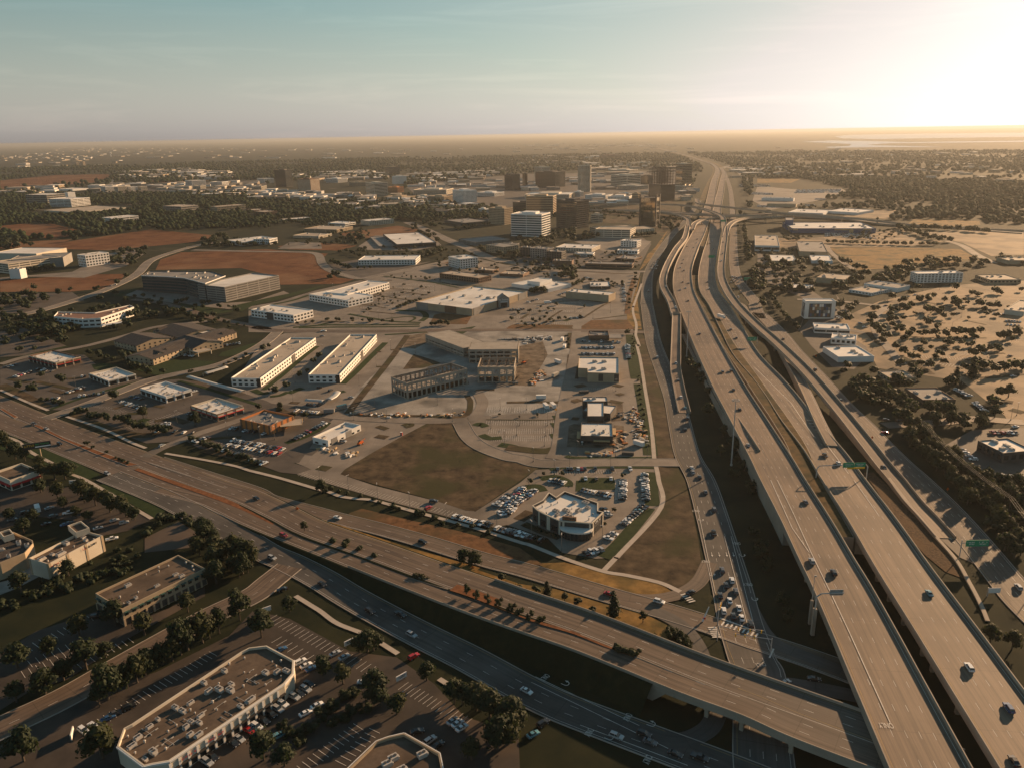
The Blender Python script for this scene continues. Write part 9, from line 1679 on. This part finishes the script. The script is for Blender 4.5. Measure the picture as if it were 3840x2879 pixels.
mass('parking_trees', 'smaller trees and shrubs spread through the lots and belts of the middle distance', [(p.x, p.y, p.z + (r * .2 if kind != 'bush' else -r * .5), r * .95) for p, r, hk, kind, l_, g_ in KEEP[300:]], M['leaf'], 1, 6, 46)
# far woods: dense crowns out to about 5 km, thinned over fields, roofs and roads
rng = np.random.default_rng(12)
FIELDS = [gl(s) for s in ('a0:1290,1135 1330,1050 1500,990 2211,962 b0:300,980 620,1000 555,1050 575,1120 700,1200 840,1212 720,1250 230,1258 100,1170', 'a0:0,1225 700,1172 1040,1168 1000,1225 850,1290 580,1315 0,1318', 'a0:240,945 700,880 1250,800 1820,852 1600,905 900,972 480,962', 'a0:0,770 200,752 420,750 640,802 600,850 450,880 230,850 0,800', 'a0:0,470 0,395 450,350 900,340 945,372 760,415 400,440', 'b0:700,835 1200,768 1370,800 1290,850 1050,868 820,872', 'd0:600,952 1000,948 1680,962 1840,1052 1100,1122 830,1135 760,1080', 'd0:1270,830 1700,805 2300,830 2300,1040 1940,1020 1700,910 1560,880', 'd0:700,692 960,640 1190,640 1080,712', 'd0:1240,760 1300,715 1840,730 1850,760 1500,790', 'd0:-40,620 -40,375 360,380 760,460 760,500 500,560 100,640', 'd0:800,490 850,465 1050,475 1060,490', 'c0:680,860 680,540 1300,440 1560,540 1500,760', 'd0:370,130 560,60 640,20 2700,-10 2700,90 1560,122', 'b0:1250,430 2211,340 c0:800,300 1480,290 1560,540 700,600 0,640 b0:1900,600 1400,560', 'a0:700,445 2211,385 2211,500 1200,505 700,500', 'b0:0,440 600,380 1250,400 1250,560 0,560')]
BB = [(min(p.x for p in P), max(p.x for p in P), min(p.y for p in P), max(p.y for p in P)) for P in FIELDS]
bcs = np.array([[sum(p.x for p in P) / len(P), sum(p.y for p in P) / len(P), max((p - P[0]).length for p in P) * .75] for P in BASES])
rps = np.array([[c.x, c.y, w_] for k, rd in ROADS.items() for c, w_ in zip(rd.ctr, rd.wd) if c.y > 800])
fwy = np.array([[p.x, p.y] for rd in (ROADS['HL'], ROADS['HR']) for a_, b_ in zip(rd.ctr, rd.ctr[1:]) if a_.y > 1500 for p in [a_.lerp(b_, q / 8) for q in range(8)]])
def wood(n, d0, d1, dens_seed):
 out = []; g = np.random.default_rng(dens_seed)
 while len(out) < n:
  d = math.sqrt(g.uniform(d0 * d0, d1 * d1)); a = g.uniform(-.66, .66); x, y = d * math.sin(a), d * math.cos(a)
  v = math.sin(x * .0051 + 1.3) + math.sin(y * .0043 + x * .002) + math.sin((x + y) * .0117) * .7 + math.sin(x * .019 - y * .023) * .6
  if v < g.uniform(-1.9, .5): continue
  p = Vector((x, y, 0))
  if any(b[0] < x < b[1] and b[2] < y < b[3] and in_poly(p, P) for b, P in zip(BB, FIELDS)): continue
  if len(bcs) and (np.hypot(bcs[:, 0] - x, bcs[:, 1] - y) < bcs[:, 2]).any(): continue
  if (np.hypot(rps[:, 0] - x, rps[:, 1] - y) < rps[:, 2] * .75 + 4).any(): continue
  if y > 1900 and (np.hypot(fwy[:, 0] - x, fwy[:, 1] - y) < 75).any(): continue
  out.append((x, y, 0.0, g.uniform(3.5, 7.5)))
 return out
# zones of the town that stay open (streets, lots): woods are sparse between 900 m and 1700 m, dense beyond
w1 = []
for s, n in (('a0:0,690 380,650 800,640 1220,600 1880,680 1880,800 1300,800 900,790 600,760 0,740', 330), ('a0:700,480 1200,490 1700,520 2211,560 b0:0,600 0,640 a0:1700,680 1200,570 760,560', 200), ('b0:-300,760 0,700 300,760 600,790 900,760 1180,700 1300,740 1260,700 700,660 200,660 0,700 -300,700', 380),
    ('a0:0,560 200,540 380,640 0,680', 120), ('b0:1180,690 1500,640 1900,600 1950,780 1700,810 1560,800 1400,760', 240), ('b0:500,560 900,540 1300,560 1700,610 1300,660 700,650', 300), ('a0:1350,660 1740,660 2000,690 2211,720 2211,800 1880,800 1600,760', 260), ('a0:0,480 380,500 240,540 0,530', 100)):
 P = gl(s); g_ = random.Random(n); x0, x1, y0, y1 = min(p.x for p in P), max(p.x for p in P), min(p.y for p in P), max(p.y for p in P); c = t = 0
 while c < n and t < n * 60:
  t += 1; p = Vector((g_.uniform(x0, x1), g_.uniform(y0, y1), 0))
  if not in_poly(p, P) or (np.hypot(bcs[:, 0] - p.x, bcs[:, 1] - p.y) < bcs[:, 2] * .8).any() or (np.hypot(rps[:, 0] - p.x, rps[:, 1] - p.y) < rps[:, 2] * .6 + 2).any(): continue
  w1.append((p.x, p.y, 0.0, g_.uniform(3.2, 6.5))); c += 1
mass('town_woods', 'dark tree belts between the offices and the fields', w1, M['far_leaf'], 5, 3)
mass('far_woods', 'continuous far woodland with gaps stretching to the horizon', wood(11500, 1900, 3600, 3), M['far_leaf'], 6, 1)
mass('farther_woods', 'hazy woodland in the far distance', [(x, y, z, r * 1.5) for x, y, z, r in wood(13000, 3500, 7500, 4)], M['far_leaf'], 7, 1)
# low apartment and housing blocks of the far town: too many and too small to pick apart
def roofs(name, label, zones, seed, hgt=(5, 11)):
 rnd = random.Random(seed); m = MB()
 for s, n, sz in zones:
  P = gl(s); x0, x1, y0, y1 = min(p.x for p in P), max(p.x for p in P), min(p.y for p in P), max(p.y for p in P); c = t = 0
  while c < n and t < n * 40:
   t += 1; p = Vector((rnd.uniform(x0, x1), rnd.uniform(y0, y1), 0))
   if not in_poly(p, P) or (np.hypot(bcs[:, 0] - p.x, bcs[:, 1] - p.y) < bcs[:, 2]).any() or (np.hypot(rps[:, 0] - p.x, rps[:, 1] - p.y) < rps[:, 2]).any(): continue
   c += 1; w_, d_, h_ = rnd.uniform(*sz), rnd.uniform(sz[0], sz[1] * .7), rnd.uniform(*hgt); rz = rnd.choice((0.05, 1.62)) + rnd.uniform(-.1, .1); mi = rnd.randrange(4)
   m.box((p.x, p.y, h_ / 2), (w_, d_, h_), rz, mi); m.box((p.x, p.y, h_ + .4), (w_ * 1.02, d_ * 1.02, .8), rz, 4 + rnd.randrange(4), rnd.choice((1, .75, .97)))
   for f in range(int(h_ // 3.4)): m.box((p.x, p.y, 1.8 + 3.3 * f), (w_ * 1.004, d_ * 1.01, 1.3), rz, 8)
 o = m.build(name, [M[k] for k in ('tan_wall', 'cream_wall', 'grey_wall', 'white_wall', 'roof_grey', 'roof_white', 'roof_tan', 'shingle', 'glass')]); tag(o, label, 'buildings', kind='stuff')
roofs('apartment_quarter', 'dense low apartment blocks below downtown', [('b0:430,520 900,500 1650,560 1640,610 1300,620 900,650 480,600', 75, (22, 60)), ('b0:0,480 170,470 560,500 500,560 0,560', 30, (25, 60)), ('b0:1250,560 1900,600 1700,690 1300,660', 26, (20, 45)), ('c0:640,560 1180,500 1300,560 700,620', 20, (25, 50)), ('a0:1230,480 2211,470 2211,540 1500,520', 45, (25, 60)), ('b0:1300,380 2080,370 2080,480 1300,450', 34, (25, 70)), ('c0:0,380 600,380 600,470 0,480', 22, (25, 60)), ('c0:700,380 1170,380 1180,480 720,490', 16, (25, 60)), ('a0:760,430 2211,400 2211,470 760,480', 46, (25, 80)), ('a0:0,470 480,440 480,490 0,520', 18, (30, 90))], 3)
roofs('far_commerce', 'pale warehouse and shop roofs scattered in the far woods', [('a0:900,330 1480,300 1900,330 1900,385 1400,385 1150,380', 90, (40, 150)), ('a0:0,190 400,160 1000,230 900,290 0,300', 80, (30, 110)), ('b0:300,350 900,320 1100,330 1080,380 620,400 320,390', 70, (30, 120)), ('b0:1250,350 2080,300 2080,360 1300,400', 70, (30, 120)), ('c0:650,250 1150,240 1400,290 1300,330 900,350 700,380', 45, (30, 110)), ('c0:0,190 760,180 760,260 0,270', 40, (30, 130)), ('d0:0,260 500,290 1000,340 900,380 400,350 0,350', 50, (20, 80)), ('c0:1850,300 2211,290 2211,360 1900,370', 30, (30, 90)), ('d0:1000,280 2211,300 2211,420 1200,380', 24, (20, 60)), ('a0:400,120 2211,130 b0:2211,120 b0:2211,220 a0:600,220', 130, (30, 160)), ('c0:0,100 1400,80 1700,170 1000,170 0,180', 60, (30, 150)), ('d0:100,120 2211,160 2211,280 500,260', 50, (25, 110)), ('c0:1500,420 1580,500 1480,560 1420,520', 10, (20, 40))], 4, (5, 12))
road('verge', 'c0:1690,560 1710,480 1735,400 1765,320 1740,272 1650,235 1500,190 1350,150 1200,112', 62, M['medgrass'], 0, 0, layer=-0.14)
# water tower and far landmarks
for s, lab, hgt in (('a0:920,195', 'white water tower standing above the far woods', 38), ('a0:190,110', 'pale tower on the far left horizon', 60)):
 g = gl(s)[0]; o = empty('water_tower', (g.x, g.y, 0)); tag(o, lab, 'water tower'); MB().tube((0, 0, 0), (0, 0, hgt), 5, 4, n=12).build('shaft', M['white_wall'], o); MB().tube((0, 0, hgt), (0, 0, hgt + 7), 7, 14, n=16).tube((0, 0, hgt + 7), (0, 0, hgt + 13), 14, 12, n=16).tube((0, 0, hgt + 13), (0, 0, hgt + 16), 12, 3, n=16).build('tank', M['white_wall'], o)
for k, (s, base) in enumerate((('a0:618,238 632,240 650,235', 'a0:632,266'), ('a0:662,235 685,238 705,230', 'a0:685,268'))):
 tower(['left', 'right'][k] + ' of the two tan blocks standing in the far left woods', s, base, 1, 'tan_wall', 'roof_tan', 8, pent=False, group='twin far blocks')

# ------------------------------------------------------------------ haze: one closed box of even, pale air round camera and scene
hb = MB().box((0, 12000, 95.0), (60000, 84000, 196.0)).build('haze', [])
hm = bpy.data.materials.new('haze_air'); hm.use_nodes = True; hn = hm.node_tree; hn.nodes.clear()
pv = hn.nodes.new('ShaderNodeVolumePrincipled'); pv.inputs['Color'].default_value = (0.50, 0.52, 0.52, 1); pv.inputs['Density'].default_value = HAZE_D; pv.inputs['Anisotropy'].default_value = 0.38
ho = hn.nodes.new('ShaderNodeOutputMaterial'); hn.links.new(pv.outputs[0], ho.inputs['Volume']); hb.data.materials.append(hm); tag(hb, kind='stuff')

# ------------------------------------------------------------------ each repeat gets its own label by its place in the row
def ordinal(n): return '%d%s' % (n, 'th' if 10 <= n % 100 <= 20 else {1: 'st', 2: 'nd', 3: 'rd'}.get(n % 10, 'th'))
byl = {}
for o in sc.objects:
 if o.parent is None and o.get('label') and o.get('kind') not in ('stuff', 'structure'): byl.setdefault(o['label'], []).append(o)
for lab, os_ in byl.items():
 if len(os_) < 2: continue
 os_.sort(key=lambda o: (o.location.x / max(1.0, o.location.y)))
 for k, o in enumerate(os_):
  o['label'] = lab + (', leftmost of them' if k == 0 else ', rightmost of them' if k == len(os_) - 1 else ', %s from the left' % ordinal(k + 1))
  if not o.get('group'): o['group'] = lab

for o in sc.objects:
 if o.get('label') and len(o['label'].split()) > 16: print('LONG', o['label'])
